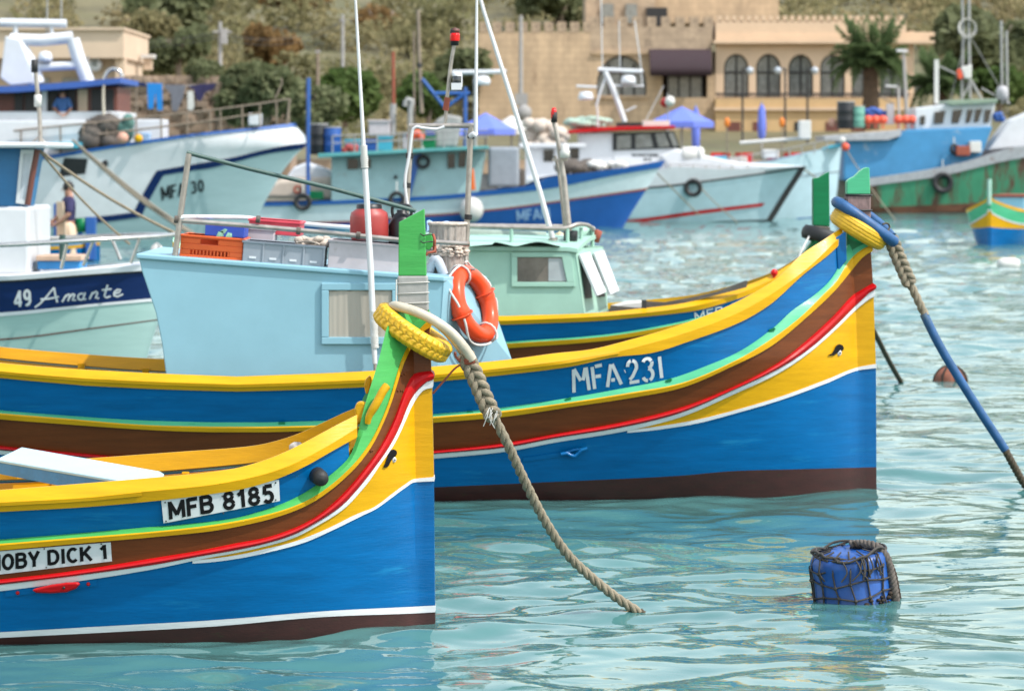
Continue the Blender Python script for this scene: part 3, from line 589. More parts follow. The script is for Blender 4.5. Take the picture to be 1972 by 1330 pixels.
# ------------------------------------------------------------ hulls
def pchip(xs, ys, x):
    xs = np.array(xs, float); ys = np.array(ys, float); h = np.diff(xs); d = np.diff(ys) / h; m = np.zeros_like(xs)
    m[0], m[-1] = d[0], d[-1]
    for i in range(1, len(xs) - 1):
        if d[i - 1] * d[i] > 0: w1 = 2 * h[i] + h[i - 1]; w2 = h[i] + 2 * h[i - 1]; m[i] = (w1 + w2) / (w1 / d[i - 1] + w2 / d[i])
    x = np.atleast_1d(x); i = np.clip(np.searchsorted(xs, x) - 1, 0, len(xs) - 2); t = (x - xs[i]) / h[i]
    return (1 + 2 * t) * (1 - t) ** 2 * ys[i] + t * (1 - t) ** 2 * h[i] * m[i] + t * t * (3 - 2 * t) * ys[i + 1] + t * t * (t - 1) * h[i] * m[i + 1]
class Hull:
    """double-ended or straight-sided hull: s runs aft from the stem line, v outward, z up"""
    def __init__(h, px, py, yaw, stem, Bm, L, k0, k1, t, sr, Zs, Lb, double=True):
        Y = wl(py); h.yaw = yaw; h.a = Vector((math.cos(yaw), math.sin(yaw), 0)); h.n = Vector((math.sin(yaw), -math.cos(yaw), 0))
        h.O = Vector(((px - CX) * Y / F, Y + t, 0)); h.Bm, h.L, h.k0, h.k1, h.t, h.sr, h.Zs, h.Lb, h.double = Bm, L, k0, k1, t, sr, Zs, Lb, double
        h.sz = [0.0]; h.sx = [0.0]
        zz = []; 
        for (x, y) in stem:                       # stem line in pixels -> (z, forward offset)
            Yq = Y
            for _ in range(6):
                u = (x - CX) * Yq / F - h.O.x; off = u / math.cos(yaw); Yq = h.O.y + off * math.sin(yaw) - t
            zz.append((HC - (y - HY) * Yq / F, off))
        zz.sort(); h.sz = [q[0] for q in zz]; h.sx = [q[1] for q in zz]
    def xf(h, z):
        if z < h.sz[0]: return h.sx[0] + (h.sx[1] - h.sx[0]) / max(1e-6, h.sz[1] - h.sz[0]) * (z - h.sz[0]) * .6
        return float(np.interp(z, h.sz, h.sx))
    def b(h, s, z):
        s = max(s, 0.0)
        sm = min(s, h.Lb - s) if h.double else s
        q = 1 - math.exp(-max(sm - h.sr, 0) / h.L)
        k = h.k0 + (h.k1 - h.k0) * q; zr = z / h.Zs
        sec = k + (1 - k) * max(0, min(zr, 1.15)) ** .85 if zr >= 0 else k * max(.05, 1 + zr * 1.2)
        return h.t + h.Bm * q * sec
    def P(h, s, v, z): return h.O + h.a * (h.xf(z) - s) + h.n * v + Vector((0, 0, z))
    def solve(h, px, py, off=0.0):
        Y = h.O.y - h.t
        for _ in range(14):
            p = W(px, py, Y); d = p - h.O; u = d.dot(h.a); v = d.dot(h.n); s = h.xf(p.z) - u
            Y -= (h.b(s, p.z) + off - v) / math.cos(h.yaw) * .9
        return max(s, 0), p.z, p
    def on(h, px, py, off): s, z, p = h.solve(px, py, off); return h.P(s, h.b(s, z) + off, z)
    def curve(h, pts, off=0.0):
        xs = [p[0] for p in pts]; ys = [p[1] for p in pts]; n = max(24, int((xs[-1] - xs[0]) / 6)); X = np.linspace(xs[0], xs[-1], n)
        e = np.linspace(xs[-1] - min(60, (xs[-1] - xs[0]) * .2), xs[-1], 24); X = np.unique(np.concatenate([X, e])); Yp = pchip(xs, ys, X)
        q = sorted((h.solve(x, y, off)[:2] for x, y in zip(X, Yp))); S = np.array([a for a, _ in q]); Z = np.array([b for _, b in q])
        keep = np.concatenate([[True], np.diff(S) > 1e-5]); S, Z = S[keep], Z[keep]
        k = max(3, len(S) // 8); sl = (Z[-1] - Z[-k]) / (S[-1] - S[-k]); smax = S[-1]
        def fz(s):
            if h.double and s > h.Lb / 2: s = max(h.Lb - s, 0)
            if s <= smax: return float(np.interp(s, S, Z))
            return float(Z[-1] + sl * .5 * (1 - math.exp(-(s - smax) / .5)))
        fz.s0 = S[0]; fz.s1 = smax; return fz
    def strip(h, name, rows, mat, parent, s0=0.0, s1=None, n=90, sides=(1, -1), cap=True, closed=False, pw=1.6, dz=(0, 0), label=None, bev=0):
        """rows: list of (curveA, curveB, w, off): z = lerp(curveA, curveB, w)"""
        s1 = h.Lb if s1 is None else s1; made = []
        for sd_ in sides:
            P_ = []; cols = 0; zz = dz[0] if sd_ > 0 else dz[1]
            if h.double and s1 > h.Lb * .8: us = np.linspace(0, 1, n); ss = s0 + (s1 - s0) * (.5 - .5 * np.sign(1 - 2 * us) * np.abs(1 - 2 * us) ** (1 / pw))
            else: ss = s0 + (s1 - s0) * np.linspace(0, 1, n) ** pw
            if cap and s0 <= 1e-6:
                for (a, b_, w_, off) in rows: z = a(0) + (b_(0) - a(0)) * w_; P_.append(h.P(0 if off <= 0 else -off * .5, 0, z + zz))
                cols += 1
            for s in ss:
                for (a, b_, w_, off) in rows:
                    z = a(s) + (b_(s) - a(s)) * w_; v = max(h.b(s, z) + off, .004); P_.append(h.P(s - (off * .5 if (s <= 1e-6 and off > 0) else 0), sd_ * v, z + zz))
                cols += 1
            m = MB(); m.grid(P_, cols, len(rows), True, closed)
            if sd_ < 0: m.f = [tuple(reversed(f)) for f in m.f]
            if closed: m.add(P_[:len(rows)], [tuple(range(len(rows)))]); m.add(P_[-len(rows):], [tuple(range(len(rows)))])
            o = part(name, m, mat, parent, bev, label=label); made.append(o)
            o.data.set_sharp_from_angle(angle=R(32))
        return made
def flatz(z): 
    f = lambda s: z
    f.s0 = 0; f.s1 = 1e9; return f
def lin(a, b, n, o0=0.0, o1=0.0): return [(a, b, i / n, o0 + (o1 - o0) * i / n) for i in range(n + 1)]
def patch(h, quad, nu, nv, off, thick=0.0):
    """grid mapped over a pixel quad (BL,BR,TR,TL) lying on the hull"""
    m = MB(); P_ = []
    for i in range(nu):
        for j in range(nv):
            u, v = i / (nu - 1), j / (nv - 1); p = bil(quad, u, v); P_.append(h.on(p[0], p[1], off))
    m.grid(P_, nu, nv)
    if thick:
        e = h.n * -thick; edge = [i * nv for i in range(nu)] + [(nu - 1) * nv + j for j in range(1, nv)] + [i * nv + nv - 1 for i in range(nu - 2, -1, -1)] + [j for j in range(nv - 2, 0, -1)]
        Q = [P_[k] for k in edge]; k = len(Q); m.add(Q + [q + e for q in Q], [(i, (i + 1) % k, (i + 1) % k + k, i + k) for i in range(k)])
    return m
def bil(q, u, v): return tuple((1 - u) * (1 - v) * q[0][i] + u * (1 - v) * q[1][i] + u * v * q[2][i] + (1 - u) * v * q[3][i] for i in (0, 1))
_dg = None
def text_uv(body, bold=0.0, shear=0.0, space=1.0):
    cu = bpy.data.curves.new('lettering', 'FONT'); cu.body = body; cu.offset = bold; cu.shear = shear; cu.space_character = space; cu.resolution_u = 4; cu.fill_mode = 'FRONT'
    o = bpy.data.objects.new('lettering', cu); C.objects.link(o); dg = bpy.context.evaluated_depsgraph_get(); me = bpy.data.meshes.new_from_object(o.evaluated_get(dg))
    v = np.array([x.co[:2] for x in me.vertices]); f = [tuple(p.vertices) for p in me.polygons]; bpy.data.objects.remove(o); bpy.data.curves.remove(cu); bpy.data.meshes.remove(me)
    v = (v - v.min(0)) / (v.max(0) - v.min(0)); return v, f
def text_on(mapper, quad, body, off, **k):
    v, f = text_uv(body, **k); m = MB(); m.add([mapper(*bil(quad, a, b_), off) for a, b_ in v], f); return m
def strokes_on(mapper, quad, strokes, wd, off, asp):
    """strokes: polylines in 0..1 x 0..1 boxes; wd width as share of height; asp = width/height of quad"""
    m = MB()
    for st in strokes:
        st = [Vector((x * asp, y)) for x, y in st]; L_, R_ = [], []
        for i, p in enumerate(st):
            a = st[max(i - 1, 0)]; b_ = st[min(i + 1, len(st) - 1)]; t = (b_ - a).normalized(); n_ = Vector((-t.y, t.x)) * wd / 2; L_.append(p + n_); R_.append(p - n_)
        vs = [mapper(*bil(quad, p.x / asp, p.y), off) for p in L_ + R_]; k = len(st); m.add(vs, [(i, i + 1, k + i + 1, k + i) for i in range(k - 1)])
    return m
def arc(cx, cy, rx, ry, a0, a1, n=10): return [(cx + rx * math.cos(R(a0 + (a1 - a0) * i / n)), cy + ry * math.sin(R(a0 + (a1 - a0) * i / n))) for i in range(n + 1)]

def _L(*p): return list(p)
GL = {'M': (.95, [_L((.1, 0), (.1, 1)), _L((.1, .96), (.475, .2)), _L((.475, .2), (.85, .96)), _L((.85, 1), (.85, 0))]), 'F': (.66, [_L((.1, 0), (.1, 1)), _L((.1, .92), (.64, .92)), _L((.1, .52), (.56, .52))]),
      'B': (.78, [_L((.1, 0), (.1, 1)), _L((.1, .92), (.4, .92)) + arc(.42, .73, .22, .19, 90, -90, 8) + _L((.1, .54)), _L((.1, .54), (.45, .54)) + arc(.45, .31, .24, .23, 90, -90, 8) + _L((.1, .08))]),
      '8': (.70, [arc(.35, .73, .21, .19, 0, 360, 16), arc(.35, .29, .25, .215, 0, 360, 16)]), '1': (.55, [_L((.36, 0), (.36, 1)), _L((.08, .70), (.25, .80), (.36, .97))]), '5': (.70, [_L((.62, .92), (.2, .92)), _L((.21, .96), (.15, .5)), _L((.15, .54)) + arc(.35, .32, .24, .26, 115, -150, 12)]),
      'O': (.85, [arc(.425, .5, .32, .43, 0, 360, 20)]), 'Y': (.78, [_L((.06, 1), (.39, .44)), _L((.72, 1), (.39, .44)), _L((.39, .5), (.39, 0))]), 'D': (.82, [_L((.1, 0), (.1, 1)), _L((.1, .92), (.35, .92)) + arc(.36, .5, .35, .42, 88, -88, 12) + _L((.1, .08))]),
      'I': (.30, [_L((.15, 0), (.15, 1))]), 'C': (.82, [arc(.43, .5, .33, .43, 45, 315, 16)]), 'K': (.80, [_L((.1, 0), (.1, 1)), _L((.72, 1), (.12, .40)), _L((.32, .58), (.76, 0))]), 'A': (.82, [_L((.05, 0), (.41, .98)), _L((.41, .98), (.77, 0)), _L((.2, .3), (.62, .3))]),
      '3': (.70, [arc(.33, .73, .22, .19, 150, -80, 10), arc(.33, .29, .25, .215, 80, -150, 12)]), '0': (.70, [arc(.35, .5, .24, .43, 0, 360, 18)]), '4': (.70, [_L((.50, 0), (.50, 1)), _L((.5, .95), (.06, .28)), _L((.03, .26), (.68, .26))]), '9': (.70, [arc(.35, .68, .23, .25, 0, 360, 16), _L((.58, .68)) + arc(.33, .35, .25, .28, 15, -120, 8)]), ' ': (.34, [])}
def sign_parts(parent, mat, mapper, quad, body, off, wd=.19, gap=.10):
    tot = sum(GL[c][0] for c in body) + gap * (len(body) - 1); x = 0
    q = [np.array(p, float) for p in quad]; ln = np.linalg.norm(q[1] - q[0]); ht = np.linalg.norm(q[3] - q[0])
    for c in body:
        w_, ss_ = GL[c]; m = MB()
        for i, s in enumerate(ss_): k = strokes_on(mapper, quad, [[((x + a) / tot, b_) for a, b_ in s]], wd, off + .0002 * (i % 4), ln / ht); m.add(k.v, k.f)
        if ss_: part('letter', m, mat, parent)
        x += w_ + gap

def rope3(P_, r, pitch, mat, name, parent, taper=None):
    """three strands laid round a smooth path"""
    P_ = [Vector(p) for p in P_]; d = [0]
    for a, b_ in zip(P_, P_[1:]): d.append(d[-1] + (b_ - a).length)
    n = int(d[-1] / pitch * 9); xs = [np.interp(np.linspace(0, d[-1], n), d, [p[i] for p in P_]) for i in range(3)]; Q = [Vector((xs[0][i], xs[1][i], xs[2][i])) for i in range(n)]
    m = MB()
    for k in range(3):
        S = []
        for i in range(n):
            t = (Q[min(i + 1, n - 1)] - Q[max(i - 1, 0)]).normalized(); N = t.cross(Vector((0, 1, 0))).normalized(); B = t.cross(N); a = 2 * math.pi * (i / n * d[-1] / pitch + k / 3)
            S.append(Q[i] + (N * math.cos(a) + B * math.sin(a)) * r * .54)
        m.tube(S, r * .50, 8)
    return part(name, m, mat, parent)
def braid(P_, r, pitch, mat, name, parent, ns=4):
    P_ = [Vector(p) for p in P_]; d = [0]
    for a, b_ in zip(P_, P_[1:]): d.append(d[-1] + (b_ - a).length)
    n = int(d[-1] / pitch * 14); xs = [np.interp(np.linspace(0, d[-1], n), d, [p[i] for p in P_]) for i in range(3)]; Q = [Vector((xs[0][i], xs[1][i], xs[2][i])) for i in range(n)]; m = MB()
    for k in range(ns):
        S = []
        for i in range(n):
            t = (Q[min(i + 1, n - 1)] - Q[max(i - 1, 0)]).normalized(); N = t.cross(Vector((0, 1, 0))).normalized(); B = t.cross(N); a = 2 * math.pi * (i / n * d[-1] / pitch + k / ns)
            S.append(Q[i] + N * math.sin(a) * r * .72 + B * math.sin(2 * a) * r * .38)
        m.tube(S, r * .42, 7)
    return part(name, m, mat, parent)
def smooth_path(pts, n=40):
    pts = [Vector(p) for p in pts]; d = np.array([0] + list(np.cumsum([(b_ - a).length for a, b_ in zip(pts, pts[1:])]))); q = np.linspace(0, d[-1], n); out_ = []
    def cr(i, t):
        p0, p1, p2, p3 = pts[max(i - 1, 0)], pts[i], pts[i + 1], pts[min(i + 2, len(pts) - 1)]
        return .5 * ((2 * p1) + (p2 - p0) * t + (2 * p0 - 5 * p1 + 4 * p2 - p3) * t * t + (3 * p1 - p0 - 3 * p2 + p3) * t ** 3)
    for x in q: i = min(max(int(np.searchsorted(d, x)) - 1, 0), len(pts) - 2); out_.append(cr(i, (x - d[i]) / (d[i + 1] - d[i])))
    return out_

# =============================================================== near luzzu MFB 8185
A = Hull(838, 1210, 0.0, [(838, 1225), (838, 1210), (835, 926), (831, 740), (828, 660), (826, 600), (825, 540), (819, 400)], .62, .42, .42, .72, .045, .075, .62, 4.7)
tA = thing('fishing_boat', 'nearest painted wooden boat with blue hull, green stem post and white plate lettered MFB 8185', 'boat', A.P(2.3, 0, 0), 'painted wooden fishing boats')
cA = {k: A.curve(v) for k, v in dict(
    wlow=[(26, 1262), (835, 1232)],
    boot=[(26, 1226), (200, 1217), (400, 1206), (640, 1186), (800, 1180), (837, 1178)],
    boott=[(26, 1215), (200, 1205), (400, 1194), (640, 1175), (800, 1167), (837, 1165)],
    w2b=[(371, 1084), (401, 1082), (462, 1074), (523, 1061), (584, 1044.5), (645, 1018), (700, 991), (723, 980), (750, 961), (780, 939), (798, 928), (833, 926)],
    w2t=[(371, 1078), (401, 1075.5), (462, 1067), (503, 1058), (564, 1043), (624, 1020), (700, 984), (712, 980), (762, 945), (780, 932), (797, 922), (833, 918)],
    w1b=[(26, 1134), (150, 1118), (300, 1094), (381, 1077), (462, 1062), (503, 1053), (564, 1035.5), (610, 1012), (665, 977), (690, 951), (714, 922), (733, 893), (750, 870), (765, 845), (779, 815), (792, 785), (803, 766), (814, 752), (828, 746)],
    w1t=[(26, 1122), (150, 1107), (300, 1086), (381, 1071), (462, 1057), (503, 1048), (564, 1029.5), (604, 1009), (660, 972), (686.6, 944), (708, 918), (724.5, 896), (742, 872), (760, 842), (774, 812), (788.5, 775), (799.5, 757), (813.7, 742), (828, 731)],
    rt=[(26, 1112), (100, 1104), (210, 1088), (300, 1073), (381, 1060), (462, 1043.7), (503, 1036.6), (564, 1017), (604, 997), (645, 965), (678, 931), (708, 894), (724.5, 872), (748, 830), (762, 799), (777, 756), (787, 734), (796, 720), (811, 716), (827, 714)],
    yb=[(26, 1057), (150, 1046), (300, 1033), (400, 1023), (500, 1004), (560, 986), (600, 968), (640, 941), (670, 915), (693, 891), (718, 856), (734, 825), (748, 792), (760, 758), (770, 723), (781, 693), (796, 663), (808, 646), (826, 630)],
    gb=[(26, 1044), (150, 1034), (300, 1022), (400, 1011), (500, 993), (560, 976), (600, 958), (640, 931), (668, 906), (689, 884), (714, 849), (730, 818), (744, 785), (755, 752), (764, 720), (774, 690), (789, 660), (802, 640), (826, 615)]).items()}
cA['gt'] = A.curve([(26, 1036), (150, 1026), (300, 1013), (350, 1009), (450, 997), (500, 984), (560, 962), (620, 926), (655, 898), (672, 880), (683, 858), (690, 830), (697, 800), (706, 768), (717, 733), (728, 698), (737, 662), (746, 625), (760, 606), (826, 596)], -.03)
cA['gwb'] = A.curve([(26, 983), (167, 975), (311, 962), (400, 951), (454, 943), (526, 924), (580, 901), (650, 862), (688, 841)], -.02)
cA['gwo'] = A.curve([(26, 964), (167, 956), (274, 945), (330, 940), (400, 933), (454, 924), (508, 912), (562, 893.6), (616, 866.5), (650, 847), (690, 822)], -.01)
cA['gwi'] = A.curve([(26, 941), (167, 930), (318, 917), (400, 909), (454, 901), (508, 886), (553, 868), (598, 845), (654, 815), (690, 797)], -.06)
rA = [(flatz(-.35), flatz(-.35), 0, 0)]
A.strip('bottom_paint', lin(flatz(-.35), cA['boot'], 6), M['maroon'], tA)
A.strip('waterline_stripe', lin(cA['boot'], cA['boott'], 2, .002, .002), M['white'], tA)
low = lambda s: cA['w2b'](s) if s < cA['w2b'].s1 else cA['w1b'](s)
def lowA(s):
    if s > A.Lb / 2: s = A.Lb - s
    return min(cA['w2b'](s), cA['w1b'](s)) if s < cA['w2b'].s1 else cA['w1b'](s)
A.strip('hull', lin(cA['boott'], lowA, 14), M['blue'], tA, n=150)
sE = cA['w2b'].s1
A.strip('bow_panel', lin(cA['w2t'], cA['w1b'], 10, .001, .001), M['yellow'], tA, 0, sE, 110, label='yellow moustache panel on the bow')
A.strip('white_line', [(cA['w2b'], cA['w2t'], 0, .001), (cA['w2b'], cA['w2t'], 0, .006), (cA['w2b'], cA['w2t'], 1, .006), (cA['w2b'], cA['w2t'], 1, .001)], M['white'], tA, 0, sE, 110)
A.strip('white_line', [(cA['w1b'], cA['w1t'], 0, .0), (cA['w1b'], cA['w1t'], 0, .010), (cA['w1b'], cA['w1t'], .5, .012), (cA['w1b'], cA['w1t'], 1, .012)], M['white'], tA, n=170)
A.strip('rubbing_strake', [(cA['w1t'], cA['rt'], 0, .010), (cA['w1t'], cA['rt'], .1, .020), (cA['w1t'], cA['rt'], .45, .026), (cA['w1t'], cA['rt'], .75, .020), (cA['w1t'], cA['rt'], 1, .001)], M['red'], tA, n=170)
A.strip('brown_strake', lin(cA['rt'], cA['yb'], 6), M['brown'], tA, n=170)
A.strip('sheer_moulding', [(cA['yb'], cA['gb'], 0, 0), (cA['yb'], cA['gb'], .05, .014), (cA['yb'], cA['gb'], .8, .016), (cA['yb'], cA['gb'], 1, .008)], M['yellow'], tA, n=170)
A.strip('covering_board', [(cA['gb'], cA['gt'], 0, .008), (cA['gb'], cA['gt'], .5, -.004), (cA['gb'], cA['gt'], 1, -.028), (cA['gb'], cA['gt'], 1, -.12)], M['green'], tA, n=170)
sw = cA['gwb'].s0
A.strip('washstrake', [(cA['gt'], cA['gwb'], -.2, -.032), (cA['gt'], cA['gwb'], 1, -.022), (cA['gt'], cA['gwb'], 1, -.05), (cA['gt'], cA['gwb'], -.2, -.06)], M['blue'], tA, sw + .035, A.Lb - sw - .035, 110, cap=False, closed=True)
A.strip('washstrake_lining', [(cA['gt'], cA['gwb'], -.6, -.062), (cA['gt'], cA['gwb'], .98, -.052)], M['orange_y'], tA, sw + .03, A.Lb - sw - .03, 90, cap=False)
A.strip('gunwale', [(cA['gwb'], cA['gwo'], 0, -.005), (cA['gwb'], cA['gwo'], .95, -.002), (cA['gwb'], cA['gwo'], 1, -.010), (cA['gwi'], cA['gwi'], 0, -.056), (cA['gwi'], cA['gwi'], 0, -.068), (cA['gwb'], cA['gwi'], .18, -.068)], M['yellow'], tA, sw, A.Lb - sw, 120, cap=False, closed=True)
# second moulding on the outside of the gunwale aft of its scarf joint
s_sc = A.solve(274, 955)[0]
A.strip('gunwale_moulding', [(cA['gwb'], cA['gwo'], .55, 0), (cA['gwb'], cA['gwo'], .6, .008), (cA['gwb'], cA['gwo'], .95, .008), (cA['gwb'], cA['gwo'], 1, -.006)], M['yellow'], tA, s_sc, A.Lb - s_sc, 60, cap=False)
# foredeck and inner floor
m = MB(); P_ = []; ss = np.linspace(.12, A.Lb - .12, 60)
for s in ss:
    z = cA['gt'](s) - .02; v = A.b(s, z) - .065
    for q in (-1, -.5, 0, .5, 1): P_.append(A.P(s, v * q, z - .10 - .02 * abs(q)))
m.grid(P_, 60, 5); part('deck', m, M['orange_y'], tA)
for xx in (97, 353, 545):                         # inner frames standing on the far and near lining
    s = (A.O.x - (xx - CX) * 13.9 / F)
    for sg in (1, -1):
        z0 = cA['gt'](s) - .1; z1 = cA['gwb'](s) + .005; v = A.b(s, z1) - .078; m = MB(); c = A.P(s, sg * v, (z0 + z1) / 2); m.box(c, (.032, .035, z1 - z0)); part('frame_timber', m, M['orange_y'], tA, .004)
# stem post: green top, taped waist
ya = A.O.y
def stemA(pts, th, mat, nm, off=0, bev=.004, label=None):
    m = MB(); m.prism([W(x, y, ya - th / 2) for x, y in pts], (0, th, 0)); return part(nm, m, mat, tA, bev, label=label)
stemA([(767, 531), (768, 428), (817, 402), (819, 450), (821, 531)], .075, M['green'], 'stem_post')
stemA([(765, 535), (765.5, 531.2), (823.5, 531.2), (825, 600), (766, 603)], .085, M['tape'], 'taped_band', bev=.008)
stemA([(768, 603.3), (824, 600.3), (825.5, 640), (768, 640)], .078, M['green'], 'stem_head')
m = MB(); m.pprism([(824.5, 602), (827.6, 602), (828.4, 640), (825.6, 640)], ya - .036, .072); part('stem_edge', m, M['yellow'], tA)
m = MB()
for y in (546, 566, 585): m.tube([W(764.5, y, ya - .045), W(824.5, y - 3, ya - .045), W(826.5, y - 3, ya), W(824, y - 2, ya + .045), W(764.5, y + 1, ya + .045), W(763, y + 1, ya)], .0022, 5, closed=True)
m.tube([W(763.5, 538, ya - .045), W(763, 570, ya - .046), W(763.5, 590, ya - .045)], .003, 5); part('cord_winding', m, M['redcord'] if False else M['white_cord'], tA)
m = MB(); m.pprism([(817, 452), (830, 449), (834, 460), (833, 474), (826, 482), (819, 480)], ya + .02, .05); part('cleat_block', m, M['green'], tA, .004)
m = MB(); m.tube(smooth_path([W(834, 452, ya), W(837, 462, ya - .02), W(836, 476, ya - .01), W(838, 486, ya)], 12), .007, 6); m.tube(smooth_path([W(838, 474, ya - .01), W(836, 484, ya - .02), W(824, 487, ya - .03), W(821, 492, ya - .03)], 12), .006, 6); part('red_cord', m, M['redcord'], tA)
m = MB()
for (x, y) in ((810, 450), (810, 464)): m.tube([W(x, y, ya - .04), W(x + 5, y + 4, ya - .046), W(x + 16, y + 1, ya - .043), W(x + 24, y + 2, ya)], .0025, 5)
part('lashing_wire', m, M['iron'], tA)
# horns and knees at the bow
def knee(pts, Y, d, nm='cleat', bev=.006): m = MB(); m.pprism(pts, Y, d); return part(nm, m, M['yellow'], tA, bev)
kn = A.solve(720, 790)[2].y
m = MB(); m.tube(smooth_path([W(708, 815, kn - .035), W(711, 800, kn - .04), W(724, 778, kn - .04), (W(738, 752, kn - .03)), W(745, 743, kn - .02)], 16), [.012 + .006 * min(1, i / 6) for i in range(16)], 8); part('bow_handle', m, M['yellow'], tA)
m = MB(); m.pprism([(682, 815), (684, 800), (682, 788), (686, 776), (695, 772), (704, 775), (711, 782), (707, 796), (701, 812), (690, 818)], kn + .0, .05); part('bow_cleat', m, M['yellow'], tA, .012)
m = MB(); m.pprism([(704, 758), (701, 742), (704, 730), (711, 723), (715, 728), (713, 744), (708, 758)], kn + .26, .04); part('bow_cleat', m, M['yellow'], tA, .008)
m = MB(); m.pprism([(696, 800), (698, 768), (704, 757), (712, 752), (716, 738), (722, 760), (704, 800)], ya + .06, .03); part('breast_plate', m, M['seagreen'], tA)
# plates and lettering
pq = [(315, 1007), (539, 964), (537, 922), (310.5, 962.5)]
q = patch(A, [(315, 1007), (539, 964), (537, 923), (310.5, 963)], 24, 3, -.012, .004); pl = part('name_plate', q, M['plate'], tA)
sign_parts(pl, M['text'], A.on, [(326, 1000), (529, 966), (526, 931), (323, 966)], 'MFB 8185', -.0105, .215)
m = MB()
for x, y in ((318, 967), (320, 1003), (428, 955), (430, 988), (531, 929), (531, 962)): m.ball(A.on(x, y, -.010), .0035, n=6, m=4)
part('screw', m, M['iron'], pl)
q = patch(A, [(-40, 1110), (215.5, 1080), (213, 1043.5), (-40, 1064)], 20, 3, .004, .006); pl = part('name_plate', q, M['plate'], tA)
sign_parts(pl, M['text'], A.on, [(-26, 1101), (208, 1075), (206, 1048), (-26, 1070)], 'MOBY DICK 1', .0058, .215)
m = MB()
for x, y in ((85, 1056), (89, 1092), (195, 1047)): m.ball(A.on(x, y, .006), .003, n=6, m=4)
part('screw', m, M['iron'], pl)
# red fairlead on its blue pad
part('pad', patch(A, [(10, 1149), (187, 1128), (186, 1115), (10, 1134)], 16, 3, .006, .012), M['blue'], tA)
m = MB(); Pq = [A.on(x, y, .012) for x, y in [(63, 1134), (70, 1131), (100, 1124), (128, 1120), (150, 1119), (156, 1122), (148, 1131), (130, 1138), (100, 1140), (72, 1139)]]; m.prism(Pq, (0, -.035, 0)); fl = part('fairlead', m, M['red'], tA, .008, 3)
m = MB(); m.ball(A.on(123, 1131, .048), .006, n=8, m=5); part('hole', m, M['dark'], fl)
m = MB(); m.ball(A.on(34, 1141, .008), .008, n=10, m=6); part('bolt', m, M['red'], tA); m = MB(); m.ball(A.on(170, 1124, .008), .008, n=10, m=6); part('bolt', m, M['red'], tA)
m = MB()
for (x, y) in ((714, 868), (717, 867), (772, 752), (776, 753), (766, 752), (774, 722), (779, 720)): m.ball(A.on(x, y, .002), .005, n=7, m=4)
part('nail_head', m, M['brown'], tA)
# black bumper knob
c = A.on(610, 914, -.03); m = MB(); m.lathe([(.0, -.02), (.034, -.02), (.034, .05), (.030, .072), (.016, .083), (0, .085)], axisM(c, (.35, -1, -.15)), 20); part('bumper_knob', m, M['black'], tA)
# carved eye
def eye(h, brow, ball_c, r, parent):
    m = MB(); Pq = [h.on(x, y, .001) for x, y in brow]; d = h.n * .014; m.prism(Pq, d); e = part('eye', m, M['text'], parent, .004)
    m = MB(); c = h.on(*ball_c, .004); m.ball(c, r, (1, .6, 1.15), 14, 8); part('eyeball', m, M['white'], e); m = MB(); m.ball(c + h.n * r * .5 + h.a * r * .45, r * .33, n=8, m=5); part('pupil', m, M['text'], e)
eye(A, [(738, 898), (743, 890), (748, 874), (752, 866), (758, 864), (764, 867), (765, 873), (762, 878), (758, 880), (753, 887), (749, 896), (743, 900)], (758.5, 884.5), .0105, tA)
# thwart board laid across
mz = MB(); H_ = lambda px, py, z: G(px, py, z)
zt = .60; top = [(5, 878), (42, 860.5), (311, 907), (316, 913), (306, 921), (245, 926)]
pts = [W(x, y, q) for x, y, q in [(-8, 884, 13.86), (42, 860.5, 14.12), (308, 907, 13.44), (316, 912, 13.38), (308, 921, 13.26), (225, 924, 13.22)]]
mz.prism(pts, (0, 0, -.012)); brd = solo('loose_board', mz, M['paleblue'], 'pale ice blue board with chipped blue edge lying across the nearest boat', 'board', bev=.003)
m = MB(); e0, e1 = pts[0], pts[5]; m.prism([e0 + Vector((0, .004, -.012)), e1 + Vector((0, .004, -.012)), e1 + Vector((0, .004, -.07)), e0 + Vector((0, .004, -.06))], (0, .02, 0)); part('board_edge', m, M['wornblue'], brd)
m = MB(); m.ball(W(572, 862, 13.6), .032, (1.1, .8, .8), 12, 8, .06); solo('stone_sinker', m, M['netbrown'] if False else paint('speckled pale stone', (.50, .46, .42), rough=.9, var=.4, vs=60), 'small pale speckled stone lying inside the bow of the nearest boat', 'stone')

# yellow tyre round the near stem
def tyre(c, ax, ro, wd, hole, mat, label, kind, par=None):
    t = thing('tyre', label, 'tyre', c); prof = []; hw = wd / 2
    k = 30
    if kind == 'lug':
        for i in range(k + 1):
            u = -1 + 2 * i / k; prof.append((ro - .22 * wd * max(0, abs(u) - .62) / .38 * abs(u), hw * u))
    else:
        for i in range(k + 1):
            u = -1 + 2 * i / k; g_ = .0055 if any(abs(u - q) < .05 for q in (-.6, -.2, .2, .6)) else 0; prof.append((ro - g_ - .3 * wd * (abs(u) ** 4), hw * u))
    prof += [(ro - wd * .45, hw * 1.04), (hole + .012, hw * .8), (hole, hw * .55), (hole, -hw * .55), (hole + .012, -hw * .8), (ro - wd * .45, -hw * 1.04)]
    def rf(r, z, a, i):
        if kind == 'lug' and i <= k:
            u = -1 + 2 * i / k; ph = a * 34 + (1.9 * (1 - abs(u * 2 - (1 if u > 0 else -1))) if False else 1.5 * math.sin(abs(u) * math.pi)); g_ = math.sin(ph) < -.45
            if abs(u) < .05: return r - .003
            return r - (.006 if g_ else 0)
        return r
    m = MB(); m.lathe(prof, axisM(c, ax), 272 if kind == 'lug' else 72, True, rf); o = part('tread', m, mat, t); return t
tyre(W(795, 640, ya), (math.sin(R(33)), -.06, math.cos(R(33))), .182, .086, .105, M['tyre_y'], 'yellow painted tyre with chunky tread round the stem of the nearest boat', 'lug')
